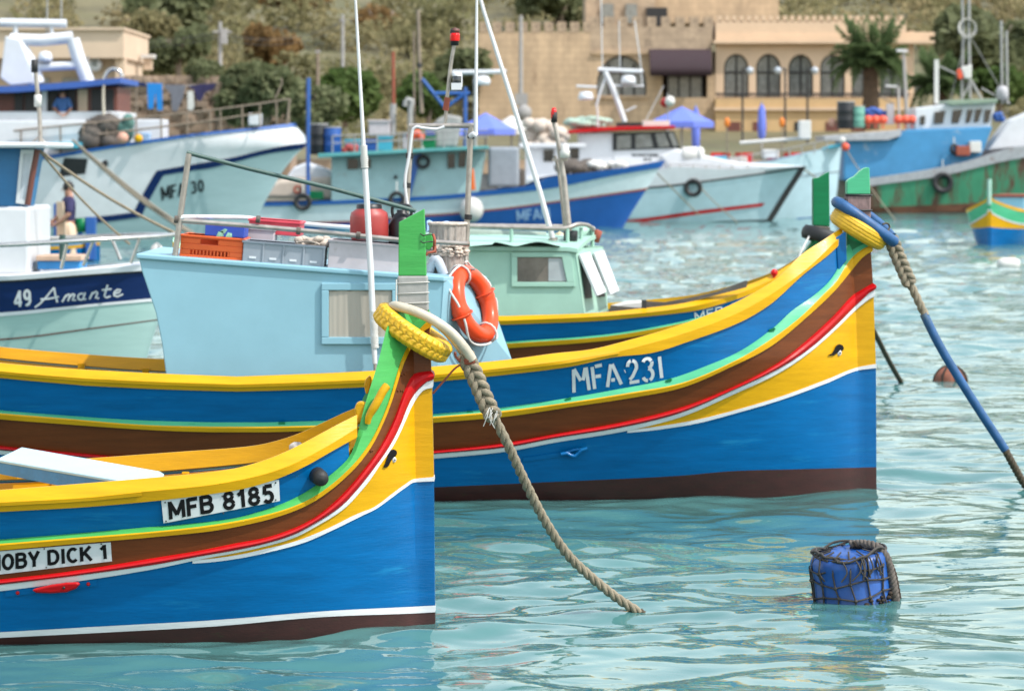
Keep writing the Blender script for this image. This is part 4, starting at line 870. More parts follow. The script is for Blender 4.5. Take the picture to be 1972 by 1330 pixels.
# its mooring rope with cream hose
tR = thing('mooring_rope', 'thick beige mooring rope with cream hose running from the near stem down into the water', 'rope', W(1232, 1180, 13.93))
cyl = smooth_path([W(909, 692, ya - .07), W(893, 668, ya - .09), (W(868, 640, ya - .10)), W(832, 615, ya - .10), W(795, 598, ya - .095), W(765, 590, ya - .07), W(757, 590, ya), W(770, 593, ya + .08), W(805, 600, ya + .10), W(842, 622, ya + .08), W(872, 650, ya + .03), W(894, 680, ya - .02)], 90)
m = MB(); m.tube(cyl[:46], .021, 12); m.tube(cyl[46:], .019, 12); part('hose_sleeve', m, M['hose'], tR)
pA = [W(896, 684, ya - .05), W(915, 725, ya - .05), W(938, 778, ya - .05), W(952, 805, ya - .04)]
braid(smooth_path(pA, 20), .036, .15, M['rope'], 'braided_splice', tR)
pB = smooth_path([W(945, 792, ya - .04), W(975, 850, ya), W(1010, 925, ya + .10), W(1048, 1000, ya + .2), W(1092, 1066, ya + .30), W(1140, 1112, ya + .37), W(1190, 1152, ya + .43), W(1236, 1182, ya + .48), W(1290, 1220, ya + .56)], 60)
rope3(pB[:52], .0215, .125, M['rope'], 'laid_rope', tR); rope3(pB[51:], .022, .125, M['wetrope'], 'weedy_end', tR)
m = MB()
for i in range(9):
    x = 935 + random.uniform(0, 22); y = 790 + random.uniform(-6, 8); m.tube(smooth_path([W(x, y, ya - .08), W(x + random.uniform(-6, 4), y + 12, ya - .09), W(x + random.uniform(-12, 6), y + random.uniform(18, 34), ya - .08)], 7), .0018, 4)
part('frayed_end', m, M['white_cord'], tR)
m = MB()
for k in range(2): m.tube([W(903 + 5 * math.cos(a) * 2.4 + k, 693 + 5 * math.sin(a) * .6 + k * 3 - 5 * math.cos(a) * .8, ya - .05 + .035 * math.sin(a)) for a in np.linspace(0, 6.0, 14)], .005, 6)
m.tube(smooth_path([W(905, 697, ya - .08), W(880, 706, ya - .06), W(856, 732, ya - .05), W(834, 757, ya - .03)], 14), .0045, 6); m.tube(smooth_path([W(876, 678, ya - .05), W(880, 690, ya - .06), W(900, 700, ya - .07), W(915, 696, ya - .07)], 12), .006, 6)
part('red_lashing', m, M['redcord'], tR)

# =============================================================== second luzzu MFA 231
B = Hull(1688, 945, 0.0, [(1689, 960), (1688, 945), (1687, 720), (1682, 560), (1677, 480), (1677, 420), (1675, 322)], .85, .85, .40, .62, .055, .11, .70, 7.4)
tB = thing('fishing_boat', 'larger painted wooden boat behind with light blue cabin and white lettering MFA 231', 'boat', B.P(3.7, 0, 0), 'painted wooden fishing boats')
cB = {k: B.curve(v) for k, v in dict(
    boot=[(300, 962), (830, 938), (1071, 927), (1300, 916), (1421, 906), (1536, 903), (1688, 899)],
    w2b=[(1208, 833), (1250, 829), (1336, 816), (1421, 794), (1507, 768.6), (1593, 737), (1656, 712), (1684, 708.6)],
    w2t=[(1208, 828), (1250, 823), (1336, 809), (1421, 788), (1507, 762), (1593, 730), (1656, 706), (1684, 701)],
    w1b=[(300, 915), (600, 904), (830, 883), (974, 869), (1071, 851), (1191, 832), (1300, 806), (1421, 755), (1500, 717.6), (1554, 682), (1608, 635.5), (1653, 592), (1681, 570)],
    w1t=[(300, 906), (600, 894), (830, 874), (974, 861), (1071, 843), (1191, 823.7), (1300, 798), (1421, 747), (1500, 709.5), (1554, 675), (1608, 628), (1644, 592), (1681, 557)],
    rt=[(300, 897), (600, 885), (830, 867), (950, 855), (1071, 834.5), (1191, 814), (1300, 787.6), (1421, 740), (1500, 697), (1554, 655), (1608, 605), (1644, 567), (1662, 556), (1680, 545)],
    yb=[(26, 837), (318, 835), (548, 831), (830, 814), (974, 802), (1095, 784), (1215, 766), (1300, 750), (1421, 700), (1478, 671), (1560, 605), (1611, 556), (1643, 517), (1659, 498), (1676, 484)],
    gb=[(26, 825), (318, 823), (599, 819), (830, 802), (962, 791), (1095, 774), (1215, 755), (1300, 740), (1421, 691), (1478, 657), (1540, 611), (1589, 563), (1611, 541), (1632, 506), (1650, 487), (1674, 472)]).items()}
cB['gt'] = B.curve([(26, 819), (318, 816), (620, 810), (830, 797), (926, 789), (1022, 777), (1119, 762), (1191, 749), (1287, 730), (1364, 703), (1421, 678), (1493, 628), (1523, 600), (1567, 569), (1600, 538), (1622, 500), (1634, 470), (1672, 455)], -.02)
cB['gwb'] = B.curve([(26, 759), (318, 756), (701, 745), (830, 735), (974, 721), (1095, 706), (1191, 686), (1244, 681), (1335, 654), (1427, 619), (1480, 588), (1545, 530), (1611, 476), (1623, 462)], -.02)
cB['gwo'] = B.curve([(26, 745), (318, 742), (701, 730), (830, 721), (974, 707), (1095, 692), (1191, 676), (1244, 662), (1335, 635), (1427, 599), (1495, 560), (1552, 519), (1610, 464), (1623, 452)], -.01)
cB['gwi'] = B.curve([(26, 731), (318, 729), (511, 723), (716, 714), (830, 706), (982, 692), (1071, 680), (1130, 674), (1221, 652), (1290, 632), (1358, 608), (1427, 577), (1495, 537), (1545, 489), (1589, 460), (1621, 438)], -.06)
B.strip('bottom_paint', lin(flatz(-.4), cB['boot'], 6), M['maroon'], tB)
def lowB(s):
    if s > B.Lb / 2: s = B.Lb - s
    return min(cB['w2b'](s), cB['w1b'](s)) if s < cB['w2b'].s1 else cB['w1b'](s)
B.strip('hull', lin(cB['boot'], lowB, 14), M['blue'], tB, n=150)
sE = cB['w2b'].s1
B.strip('bow_panel', lin(cB['w2t'], cB['w1b'], 10, .001, .001), M['yellow'], tB, 0, sE, 110, label='yellow moustache panel on the bow')
B.strip('white_line', [(cB['w2b'], cB['w2t'], 0, .001), (cB['w2b'], cB['w2t'], 0, .007), (cB['w2b'], cB['w2t'], 1, .007), (cB['w2b'], cB['w2t'], 1, .001)], M['white'], tB, 0, sE, 110)
B.strip('white_line', [(cB['w1b'], cB['w1t'], 0, .0), (cB['w1b'], cB['w1t'], 0, .012), (cB['w1b'], cB['w1t'], .5, .016), (cB['w1b'], cB['w1t'], 1, .016)], M['white'], tB, n=170)
B.strip('rubbing_strake', [(cB['w1t'], cB['rt'], 0, .014), (cB['w1t'], cB['rt'], .1, .026), (cB['w1t'], cB['rt'], .45, .034), (cB['w1t'], cB['rt'], .75, .026), (cB['w1t'], cB['rt'], 1, .001)], M['red'], tB, n=170)
B.strip('brown_strake', lin(cB['rt'], cB['yb'], 6), M['brown'], tB, n=170)
B.strip('sheer_moulding', [(cB['yb'], cB['gb'], 0, 0), (cB['yb'], cB['gb'], .05, .018), (cB['yb'], cB['gb'], .8, .020), (cB['yb'], cB['gb'], 1, .012)], M['yellow'], tB, n=170)
B.strip('covering_board', [(cB['gb'], cB['gt'], 0, .012), (cB['gb'], cB['gt'], .6, -.004), (cB['gb'], cB['gt'], 1, -.018), (cB['gb'], cB['gt'], 1, -.14)], M['seagreen'], tB, n=170)
sw = cB['gwb'].s0
B.strip('washstrake', [(cB['gt'], cB['gwb'], -.1, -.024), (cB['gt'], cB['gwb'], 1, -.022), (cB['gt'], cB['gwb'], 1, -.055), (cB['gt'], cB['gwb'], -.1, -.065)], M['blue'], tB, sw + .03, B.Lb - sw - .03, 110, sides=(1,), cap=False, closed=True)
sf = B.solve(480, 730)[0]
B.strip('washstrake', [(cB['gt'], cB['gwb'], -.1, -.024), (cB['gt'], cB['gwb'], 1, -.022), (cB['gt'], cB['gwb'], 1, -.055), (cB['gt'], cB['gwb'], -.1, -.065)], M['orange_y'], tB, sf, B.Lb - sw - .03, 60, sides=(-1,), cap=False, closed=True, dz=(0, -.03))
gwr = [(cB['gwb'], cB['gwo'], 0, -.005), (cB['gwb'], cB['gwo'], .5, -.003), (cB['gwb'], cB['gwo'], .55, .006), (cB['gwb'], cB['gwo'], .95, .004), (cB['gwb'], cB['gwo'], 1, -.008), (cB['gwi'], cB['gwi'], 0, -.06), (cB['gwi'], cB['gwi'], 0, -.078), (cB['gwb'], cB['gwi'], .18, -.078)]
gw2 = [(cB['gwb'], cB['gwo'], 0, -.005), (cB['gwb'], cB['gwo'], .95, -.002), (cB['gwb'], cB['gwo'], 1, -.010), (cB['gwi'], cB['gwi'], 0, -.058), (cB['gwi'], cB['gwi'], 0, -.072), (cB['gwb'], cB['gwi'], .18, -.072)]
s_j = B.solve(1192, 682)[0]
B.strip('gunwale', gw2, M['yellow'], tB, sw, s_j, 60, sides=(1,), cap=False, closed=True); B.strip('gunwale', gwr, M['yellow'], tB, s_j, B.Lb - sw, 90, sides=(1,), cap=False, closed=True)
B.strip('gunwale', gwr, M['orange_y'], tB, sf, B.Lb - sw, 60, sides=(-1,), cap=False, closed=True, dz=(0, -.03))
m = MB(); P_ = []; ss = np.linspace(.2, B.Lb - .2, 60)
for s in ss:
    z = cB['gt'](s); v = B.b(s, z) - .05
    for q in (-1, -.5, 0, .5, 1): P_.append(B.P(s, v * q, z - .03 + .03 * (1 - abs(q))))
m.grid(P_, 60, 5); part('deck', m, M['brown'], tB)
yb_ = B.O.y
def pr(parent, pts, Y, d, mat, nm, bev=.005, label=None): m = MB(); m.pprism(pts, Y, d); return part(nm, m, mat, parent, bev, label=label)
for xx in (135, 262): 
    s = B.O.x - (xx - CX) * 19.3 / F; z1 = cB['gwb'](s); m = MB(); m.box(B.P(s, -(B.b(s, z1) - .09), z1 - .10), (.04, .04, .2)); part('frame_timber', m, M['orange_y'], tB)
pr(tB, [(1631, 374), (1631, 350), (1636, 345), (1646, 340), (1655, 331), (1664, 324.5), (1671, 322.5), (1674.5, 323), (1676, 374)], yb_ - .055, .11, M['seagreen'], 'stem_post')
pr(tB, [(1630, 374.3), (1677, 374.3), (1677.5, 424), (1630, 426)], yb_ - .062, .124, M['clothbrown'], 'canvas_wrap', .01)
m = MB()
for y in (376, 405): m.tube([W(1629, y, yb_ - .065), W(1677.5, y, yb_ - .065), W(1678.5, y, yb_), W(1677.5, y, yb_ + .065), W(1629, y, yb_ + .065)], .006, 6, closed=True)
part('cord_band', m, M['iron'], tB)
pr(tB, [(1631, 426.3), (1677, 424.3), (1677.5, 474), (1631, 500)], yb_ - .056, .112, M['dkgreen'], 'stem_head')
pr(tB, [(1609, 458), (1629, 446), (1631, 500), (1614, 523)], B.solve(1620, 490)[2].y - .01, .05, M['blue'], 'bow_bracket')
part('lettering', strokes_on(B.on, [(1102, 757), (1279, 728), (1276, 684), (1097, 709)],
    [[(.02, .02), (.04, .93)], [(.045, .95), (.105, .45)], [(.13, .45), (.165, .93)], [(.175, .95), (.185, .02)],
     [(.245, .03), (.24, .93)], [(.27, .93), (.345, .95)], [(.265, .52), (.325, .52)],
     [(.385, .02), (.44, .93)], [(.455, .93), (.535, .04)], [(.43, .28), (.47, .27)],
     [(.582, .55), (.590, .56)], arc(.665, .70, .048, .26, 175, 100, 6), arc(.665, .70, .048, .26, 80, -20, 8) + [(.665, .3), (.63, .17)], [(.625, .05), (.73, .05)],
     arc(.83, .76, .045, .2, 160, 20, 8), arc(.83, .76, .05, .22, 10, -80, 8), arc(.828, .27, .055, .26, 80, -70, 9), arc(.828, .27, .055, .26, -95, -160, 6), [(.975, .03), (.965, .96)]], .14, -.018, 3.9), M['plate'], tB)
eye(B, [(1594, 684), (1602, 680), (1607, 672), (1610, 665), (1616, 662), (1622, 664), (1625, 669), (1624, 674), (1617, 676), (1611, 680), (1606, 684)], (1615.5, 679), .016, tB)
part('pad', patch(B, [(1007, 889), (1100, 876), (1099, 868), (1007, 881)], 16, 3, .008, .014), M['blue'], tB)
m = MB(); m.tube([B.on(x, y, .03) for x, y in [(1080, 874), (1092, 872), (1100, 877), (1108, 878), (1114, 872), (1121, 866), (1131, 863)]], .011, 8); m.tube([B.on(x, y, .02) for x, y in [(1085, 872), (1105, 866), (1131, 862)]], .008, 6); part('fairlead', m, M['blue'], tB)
for x in (200, 370, 543, 905, 1094, 1288, 1487): 
    y = float(pchip([26, 318, 620, 830, 926, 1022, 1119, 1191, 1287, 1364, 1421, 1493], [819, 816, 810, 797, 789, 777, 762, 749, 730, 703, 678, 628], x)[0]); c = B.on(x, y + 2, -.01); m = MB(); m.box(c, (.035, .02, .012), ry=-(.0 if x < 1000 else .35)); part('scupper', m, M['dkgreen'], tB)
tyre(W(1654, 440, yb_), (math.sin(R(31)), -.08, math.cos(R(31))), .185, .105, .10, M['tyre_y'], 'yellow painted tyre with ribbed tread round the stem of the second boat', 'rib')
tS = thing('mooring_rope', 'mooring rope in blue hose running from the second stem out to the right', 'rope', W(1985, 945, 19.1))
loop = smooth_path([W(1722, 466, yb_ - .05), W(1700, 450, yb_ - .11), W(1660, 421, yb_ - .13), W(1625, 397, yb_ - .10), W(1612, 390, yb_ - .03), W(1618, 391, yb_ + .07), W(1660, 408, yb_ + .14), (W(1690, 428, yb_ + .11)), W(1718, 456, yb_ + .03)], 60)
m = MB(); m.tube(loop[:36], .034, 12); m.tube(loop[35:], .03, 12); part('hose_collar', m, M['bluehose'], tS)
pS = smooth_path([W(1716, 460, yb_), W(1728, 490, yb_), W(1745, 530, yb_), W(1765, 572, yb_), W(1782, 608, yb_)], 30)
braid(pS[:18], .042, .17, M['rope'], 'braided_splice', tS); rope3(pS[16:], .026, .14, M['rope'], 'laid_rope', tS)
m = MB(); m.tube(smooth_path([W(1779, 604, yb_), W(1812, 670, yb_), W(1870, 765, yb_ + .02), W(1936, 866, yb_ + .05)], 24), [.026] * 24, 12); part('hose_sleeve', m, M['bluehose'], tS)
rope3(smooth_path([W(1934, 862, yb_ + .05), W(1946, 885, yb_ + .05), W(1975, 935, yb_ + .08), W(2010, 975, yb_ + .1)], 16), .024, .08, M['wetrope'], 'weedy_end', tS)
m = MB(); m.tube(smooth_path([W(1700, 432, yb_ - .02), W(1709, 430, yb_), W(1713, 438, yb_ + .02), W(1706, 447, yb_ - .02), W(1700, 438, yb_)], 16), .006, 5); part('tie', m, M['wetrope'], tS)
# ------------------------------------------------------------ light blue cabin of the second boat
def Bn(px, py, dY=0.0): return W(px, py, B.O.y - .62 + dY)
def cabin(parent, near, apex, Yn, Ym, mat, nm='cabin'):
    """near: side outline TL,...; apex: top and bottom pixels of the front corner on the centreline"""
    m = MB(); n = [W(x, y, Yn) for x, y in near]; f = [Vector((p.x, 2 * Ym - Yn, p.z)) for p in n]; at, ab = W(*apex[0], Ym), W(*apex[1], Ym)
    k = len(n); return m, n, f, at, ab
Yn, Ym = yb_ - .66, yb_
near = [(266, 489), (856, 533.5), (843, 712), (321, 732), (312, 662), (300, 602), (290, 572), (273, 522)]
m, n, f, at, ab = cabin(tB, near, [(931, 533), (986, 692)], Yn, Ym, None)
k = len(n); vs = n + f + [at, ab]
m.add(vs, [tuple(range(k - 1, -1, -1)), tuple(range(k, 2 * k)), (1, 2 * k, 2 * k + 1, 2), (2 * k, k + 1, k + 2, 2 * k + 1), (0, 1, 2 * k, k + 1, k)] + [(i, (i + 1) % k, k + (i + 1) % k, k + i) for i in range(2, k)])
part('cabin', m, M['cabin'], tB, .006)
m = MB(); e = Vector((0, 0, .028)); r0 = [n[0] + Vector((-.01, -.02, 0)), n[1] + Vector((.0, -.02, 0)), at + Vector((.02, 0, 0)), f[1] + Vector((0, .02, 0)), f[0] + Vector((-.01, .02, 0))]
r0 = [p - Vector((0, 0, .026)) for p in r0]; e = Vector((0, 0, .029)); m.prism(r0, e); part('cabin_roof', m, M['cabin'], tB, .008, 3)
# side window: frame, recessed pane, curtain behind it
m = MB()
for a in ((619, 545, 769, 559), (619, 649, 769, 663), (619, 559, 633, 649), (755, 559, 769, 649)): m.pbox(*a, Yn - .022, .03)
fr = part('window_frame', m, M['cabin'], tB, .004)
m = MB(); m.pbox(632, 558, 756, 650, Yn - .004, .003); P_ = []; pane = part('window_pane', m, M['curtain'], fr)
m = MB(); cols = 60; P_ = []
for i in range(cols + 1):
    x = 634 + 120 * i / cols; q = .0012 * math.sin(i * 1.1) + .002 * math.sin(i * .23 + 1); P_ += [W(x, 559 + (2 * math.sin(i * .4)), Yn - .010 + q * .6), W(x + math.sin(i * .5), 649, Yn - .010 + q * .6)]
m.grid(P_, cols + 1, 2); part('curtain', m, M['curtain'], fr)
# lifebuoy on the slanted front
c0 = (n[1] + n[2] + at + ab) / 4; fn = (at - n[1]).cross(n[2] - n[1]).normalized(); fn = -fn if fn.x < 0 else fn
lc = W(886, 583, Ym - .38); lc = lc + fn * ((n[1] - lc).dot(fn) + .085)
tl = thing('lifebuoy', 'orange lifebuoy with white grab line hung on the front of the light blue cabin', 'lifebuoy', lc)
LM = axisM(lc, (.853, -.42, .31)); rot = LM
m = MB(); ring = []
for i in range(72):
    a = 2 * math.pi * i / 72; lump = 1 + .14 * max(0, math.cos(4 * a - .9) - .80) / .2; pr_ = []
    for j in range(20):
        q = 2 * math.pi * j / 20; rr = .048 * lump; ring.append(LM @ Vector(((.186 + rr * math.cos(q)) * math.cos(a), (.186 + rr * math.cos(q)) * math.sin(a), rr * 1.0 * math.sin(q))))
o_ = len(ring); m.add(ring, [(i * 20 + j, ((i + 1) % 72) * 20 + j, ((i + 1) % 72) * 20 + (j + 1) % 20, i * 20 + (j + 1) % 20) for i in range(72) for j in range(20)], True); part('ring', m, M['buoy'], tl)
for s_ in range(4):
    a0 = .9 / 4 + s_ * math.pi / 2; m = MB(); pts = []
    for i in range(15):
        u = i / 14; a = a0 + .15 + (math.pi / 2 - .30) * u; rr = .243 + .018 * math.sin(math.pi * u); pts.append(LM @ Vector((rr * math.cos(a), rr * math.sin(a), .01 + .02 * math.cos(2 * math.pi * u))))
    m.tube(pts, .0065, 6); part('grab_line', m, M['white_cord'], tl)
    m = MB(); m.tube([LM @ Vector(((.186 + .062 * math.cos(q)) * math.cos(a0 + .10), (.186 + .062 * math.cos(q)) * math.sin(a0 + .10), .062 * math.sin(q))) for q in np.linspace(-1.2, 4.2, 12)], .006, 6); part('line_loop', m, M['white_cord'] if s_ % 2 else M['buoy'], tl)
m = MB(); m.tube([lc + fn * -.08 + Vector((0, 0, .2)), lc + Vector((0, 0, .2)) + fn * .01], .008, 6); part('hook', m, M['steel'], tl)
# rails, posts and mast frame on the cabin roof
def PT(px, py, d=0.0): return W(px, py, yb_ - .60 + d)
tr = thing('roof_rail', 'galvanised pipe rail with leaning corner post along the light blue cabin roof', 'rail', PT(345, 492))
def tb(nm, pts, r, mat, parent, n=8): m = MB(); m.tube(pts, r, n); return part(nm, m, mat, parent)
tb('post', [PT(337, 492), PT(346, 425), PT(364, 296)], .017, M['steel'], tr); tb('rail', [PT(340, 424), PT(470, 434), PT(640, 449), PT(770, 462), PT(905, 470)], .014, M['steel'], tr)
tb('rail', smooth_path([PT(338, 421), PT(360, 418, .05), PT(470, 419, 1.05), PT(500, 423, 1.1), PT(620, 434, 1.12), PT(735, 442, 1.12)], 30), .014, M['whitepole'], tr)
tb('rail', [PT(770, 462), PT(836, 452, .6), PT(905, 452, .6)], .012, M['whitepole'], tr)
for x, y in ((340, 422), (497, 422), (690, 453), (575, 444)): m = MB(); m.tube([PT(x - 4, y, -.005), PT(x + 4, y + 1, -.005)], .022, 8); part('clamp', m, M['netbrown'], tr)
tb('stanchion', [PT(900, 540, .45), PT(893, 455, .5)], .013, M['steel'], tr)
solo('pole', mbx(lambda q: q.tube([PT(360, 294), PT(480, 325, .1), PT(640, 363, .2), PT(800, 406, .3)], .013, 8)), M['greenpole'], 'dark green pole sloping down from the leaning post over the crates', 'pole')
tm = thing('mast_frame', 'goal shaped pipe frame with taped cable and red lamp above the light blue cabin', 'mast', PT(780, 500, .4))
tb('left_upright', [PT(776, 490, .5), PT(783, 400, .5), PT(792, 243, .5)], .017, M['steel'], tm); tb('crossbar', [PT(788, 243, .5), PT(912, 242, .5)], .016, M['steel'], tm); tb('right_upright', [PT(896, 540, .5), PT(900, 420, .5), PT(907, 240, .5)], .017, M['steel'], tm)
tb('cable', smooth_path([PT(786, 405, .44), PT(780, 350, .44), PT(788, 300, .44), PT(796, 248, .44), PT(815, 247, .44), PT(840, 249, .44), PT(856, 244, .44)], 30), .009, M['whitepole'], tm)
for (x, y) in ((789, 300), (784, 357), (902, 418), (908, 262)): tb('tape_band', [PT(x, y - 5, .5), PT(x - .6, y + 5, .5)], .023, M['black'], tm)
tb('lamp_pole', smooth_path([PT(838, 247, .5), PT(856, 238, .5), PT(859, 215, .5), PT(862, 180, .5), PT(869, 120, .5), PT(876, 82, .5)], 24), [.011] * 24, M['steel'], tm)
tb('red_sleeve', [PT(858, 213, .5), PT(862, 188, .5)], .018, M['redcord'], tm)
m = MB(); m.lathe([(0, 0), (.024, 0), (.024, .04), (.026, .045), (.026, .085), (.022, .10), (0, .10)], LT(PT(875.5, 88, .5)), 16); lp = part('lamp_base', m, M['black'], tm)
m = MB(); m.lathe([(.028, 0), (.029, .03), (.027, .045), (0, .045)], LT(PT(876, 79, .5)), 16); part('red_lens', m, M['redlamp'], lp); m = MB(); m.lathe([(0, 0), (.026, 0), (.026, .02), (0, .03)], LT(PT(876.5, 63, .5)), 16); part('lamp_cap', m, M['woodred'], lp)
m = MB(); m.lathe([(0, 0), (.027, 0), (.027, .07), (0, .075)], LT(PT(880, 167, .47)), 14); part('lantern_glass', m, M['glass'], tm); m = MB(); m.pbox(869, 160, 889, 173, yb_ - .16, .05); m.lathe([(.029, 0), (.029, .02), (0, .022)], LT(PT(880, 147, .47)), 14); m.tube([PT(888, 168, .47), PT(888, 143, .47)], .008, 6); part('lantern_holder', m, M['aluminium'], tm)
tb('socket', [PT(906, 262, .48), PT(912, 258, .46), PT(918, 262, .46)], .018, M['whitepole'], tm)
solo('whip_antenna', mbx(lambda q: q.tube([PT(916, 258, .46), PT(917, 150, .46), PT(918.5, -40, .46)], [.013, .010, .007], 8)), M['whitepole'], 'thin white whip antenna standing on the right corner of the pipe frame', 'antenna')
# thick white antenna lashed in front of the cabin
ta = thing('antenna', 'long white fibreglass antenna with taped joints rising beside the nearest stem', 'antenna', W(722, 712, yb_ - .72))
ya2 = yb_ - .72
def AP(x, y): return W(x, y, ya2)
tb('lower_tube', [AP(722, 700), AP(719, 640), AP(714, 520), AP(703, 325)], [.014, .019, .018, .017], M['whitepole'], ta, 10); tb('upper_tube', [AP(702, 320), AP(700, 275), AP(693, 150), AP(684, -10)], [.013, .012, .010, .008], M['whitepole'], ta, 10); tb('foot', [AP(723.5, 722), AP(722, 698)], .010, M['steel'], ta)
m = MB(); [m.tube([AP(719 + .05 * (y - 600), y), AP(719 + .05 * (y - 600) + .1, y + 3.2)], random.uniform(.020, .0235), 10) for y in range(598, 668, 4)]; part('tape_wrap', m, M['white_cord'], ta)
m = MB(); [m.tube([AP(700.5 + .045 * (y - 280), y), AP(700.5 + .045 * (y - 280) + .1, y + 3.2)], random.uniform(.017, .021) + .004 * (y > 298), 10) for y in range(280, 324, 4)]; part('tape_wrap', m, M['white_cord'], ta)
# crates and gear on the roof
def roofz(px): return 489 + (px - 266) * (533.5 - 489) / 590 - 2
Yr = yb_ - .55
def crate_tree(x0, x1, ytop, ybot, Y, d, mat, label, name='crate', slots=None, grp=None, lip=True, panels=0):
    a = W(x0, ybot, Y); b_ = W(x1, ytop, Y); cx, cz = (a.x + b_.x) / 2, (a.z + b_.z) / 2; w_, h_ = b_.x - a.x, b_.z - a.z; tilt = math.atan2(roofz(x1) - roofz(x0), x1 - x0)
    t = thing(name, label, 'crate', (cx, Y + d / 2, a.z), grp); t.rotation_euler = (0, tilt, 0); k = .008
    def lp_(nm, fn, mt=mat, bev=.004):
        q = MB(); fn(q); q.v = [(x + t.location.x, y + t.location.y, z + t.location.z) for x, y, z in q.v]; return part(nm, q, mt, t, bev)
    def front(q):
        if slots:
            n_ = slots; sw_ = w_ * .62 / n_; z0, z1 = h_ * .14, h_ * .36; q.box((0, -d / 2 + k / 2, z0 / 2), (w_, k, z0)); q.box((0, -d / 2 + k / 2, (z1 + h_ * .62) / 2), (w_, k, h_ * .62 - z1)); x = -w_ * .33; q.box(((-w_ / 2 + x) / 2, -d / 2 + k / 2, (z0 + z1) / 2), (x + w_ / 2, k, z1 - z0))
            for i in range(n_): q.box((x + sw_ * (i + .72), -d / 2 + k / 2, (z0 + z1) / 2), (sw_ * .5, k, z1 - z0))
            xe = x + sw_ * n_; q.box(((xe + w_ / 2) / 2, -d / 2 + k / 2, (z0 + z1) / 2), (w_ / 2 - xe, k, z1 - z0))
            q.box((-w_ * .34, -d / 2 + k / 2, h_ * .74), (w_ * .32, k, h_ * .24)); q.box((w_ * .30, -d / 2 + k / 2, h_ * .74), (w_ * .40, k, h_ * .24)); q.box((0, -d / 2 + k / 2, h_ * .93), (w_, k, h_ * .14))
        else: q.box((0, -d / 2 + k / 2, h_ / 2), (w_, k, h_))
    lp_('front_panel', front); lp_('back_panel', lambda q: q.box((0, d / 2 - k / 2, h_ / 2), (w_, k, h_)))
    for sg in (-1, 1): lp_('end_panel', lambda q: q.box((sg * (w_ / 2 - k / 2), 0, h_ / 2), (k, d - 2 * k, h_)))
    lp_('bottom', lambda q: q.box((0, 0, .006), (w_ - 2 * k, d - 2 * k, .01)))
    if lip: lp_('rim', lambda q: [q.box((0, sg * d / 2, h_ - .008), (w_ + .016, .016, .014)) for sg in (-1, 1)] + [q.box((sg * w_ / 2, 0, h_ - .008), (.016, d - .016, .014)) for sg in (-1, 1)])
    for i in range(panels):
        x = -w_ / 2 + w_ * (i + .5) / panels; lp_('ridge', lambda q: q.box((x + w_ * .5 / panels, -d / 2 - .003, h_ / 2), (.012, .008, h_ * .96))); lp_('tag', lambda q: q.box((x, -d / 2 - .002, .03), (.04, .005, .012)), M['aluminium'], 0)
    return t
crate_tree(345, 466, 455, 499, Yr, .40, M['orange_p'], 'orange slotted plastic crate at the rear end of the cabin roof', slots=11)
crate_tree(394, 470, 429, 456, Yr + .12, .28, M['blue_p'], 'blue plastic box with green and white print standing on the orange crate', lip=False)
m = MB(); YY = Yr + .118
for pts in ([(416, 459), (420, 449), (428, 447), (431, 457)], [(422, 449), (432, 442), (437, 444), (432, 452)], [(434, 458), (438, 449), (446, 450), (447, 458)]): m.prism([W(x, y - 2, YY) for x, y in pts], (0, .002, 0))
bx_ = [o for o in bpy.data.objects if o.get('label', '').startswith('blue plastic box with green')][0]; part('print', m, paint('green white print', (.30, .62, .45), rough=.6, var=.5, vs=40), bx_)
crate_tree(466, 622, 468, 510, Yr - .02, .36, M['grey_p'], 'long grey plastic crate with four panels in the middle of the roof row', panels=4, lip=True)
crate_tree(630, 768, 466, 524, Yr - .02, .40, M['lilac_p'], 'dirty white plastic crate at the front end of the roof row', slots=None)
crate_tree(478, 576, 424, 452, Yr + .55, .42, M['pink_p'], 'pinkish red open crate standing behind the grey crate', lip=True)
crate_tree(452, 526, 438, 470, Yr + .45, .30, M['lilac_p'], 'small pale crate between the blue box and the pinkish red crate')
m = MB(); rd = random.Random(5)
for i in range(30): m.ball(W(575 + rd.uniform(0, 62), 464 + rd.uniform(-5, 8), Yr + rd.uniform(.05, .25)), rd.uniform(.012, .022), (1.5, 1, 1), 8, 5)
for k in range(6): m.tube(smooth_path([W(560 + rd.uniform(0, 80), 470 + rd.uniform(-8, 6), Yr + rd.uniform(0, .3)) for _ in range(5)], 20), .006, 5)
solo('float_line', m, M['net'], 'heap of pale floats and net line lying on the grey crate', 'net', kind=None)
m = MB(); c = W(711, 462, Yr + .25); m.lathe([(0, 0), (.10, 0), (.112, .02), (.112, .13), (.106, .16), (.07, .185), (.068, .19), (0, .19)], LT(c), 24, rf=lambda r, z, a, i: r + (.003 if .05 < z < .09 else 0)); td = thing('barrel', 'dark red plastic drum with black lid on the light blue cabin roof', 'barrel', c); part('body', m, M['red_p'], td)
m = MB(); m.lathe([(.075, .175), (.075, .205), (.06, .21), (0, .21)], LT(c), 20); part('lid', m, M['black_p'], td)
c = W(774, 470, Yr + .3); td = thing('fuel_can', 'black plastic can with handle between the red drum and the stem', 'can', c); m = MB(); m.lathe([(0, 0), (.075, 0), (.08, .02), (.08, .11), (.05, .17), (.03, .185), (.03, .20), (0, .20)], LT(c), 16); part('body', m, M['black_p'], td); m = MB(); m.tube(smooth_path([c + Vector((-.05, 0, .15)), c + Vector((-.05, 0, .22)), c + Vector((.05, 0, .22)), c + Vector((.05, 0, .15))], 14), .01, 6); part('handle', m, M['black_p'], td); m = MB(); m.tube([c + Vector((-.07, -.03, 0)), c + Vector((.03, -.05, .14))], .012, 6); part('spout', m, M['black_p'], td)
m = MB(); P_ = []
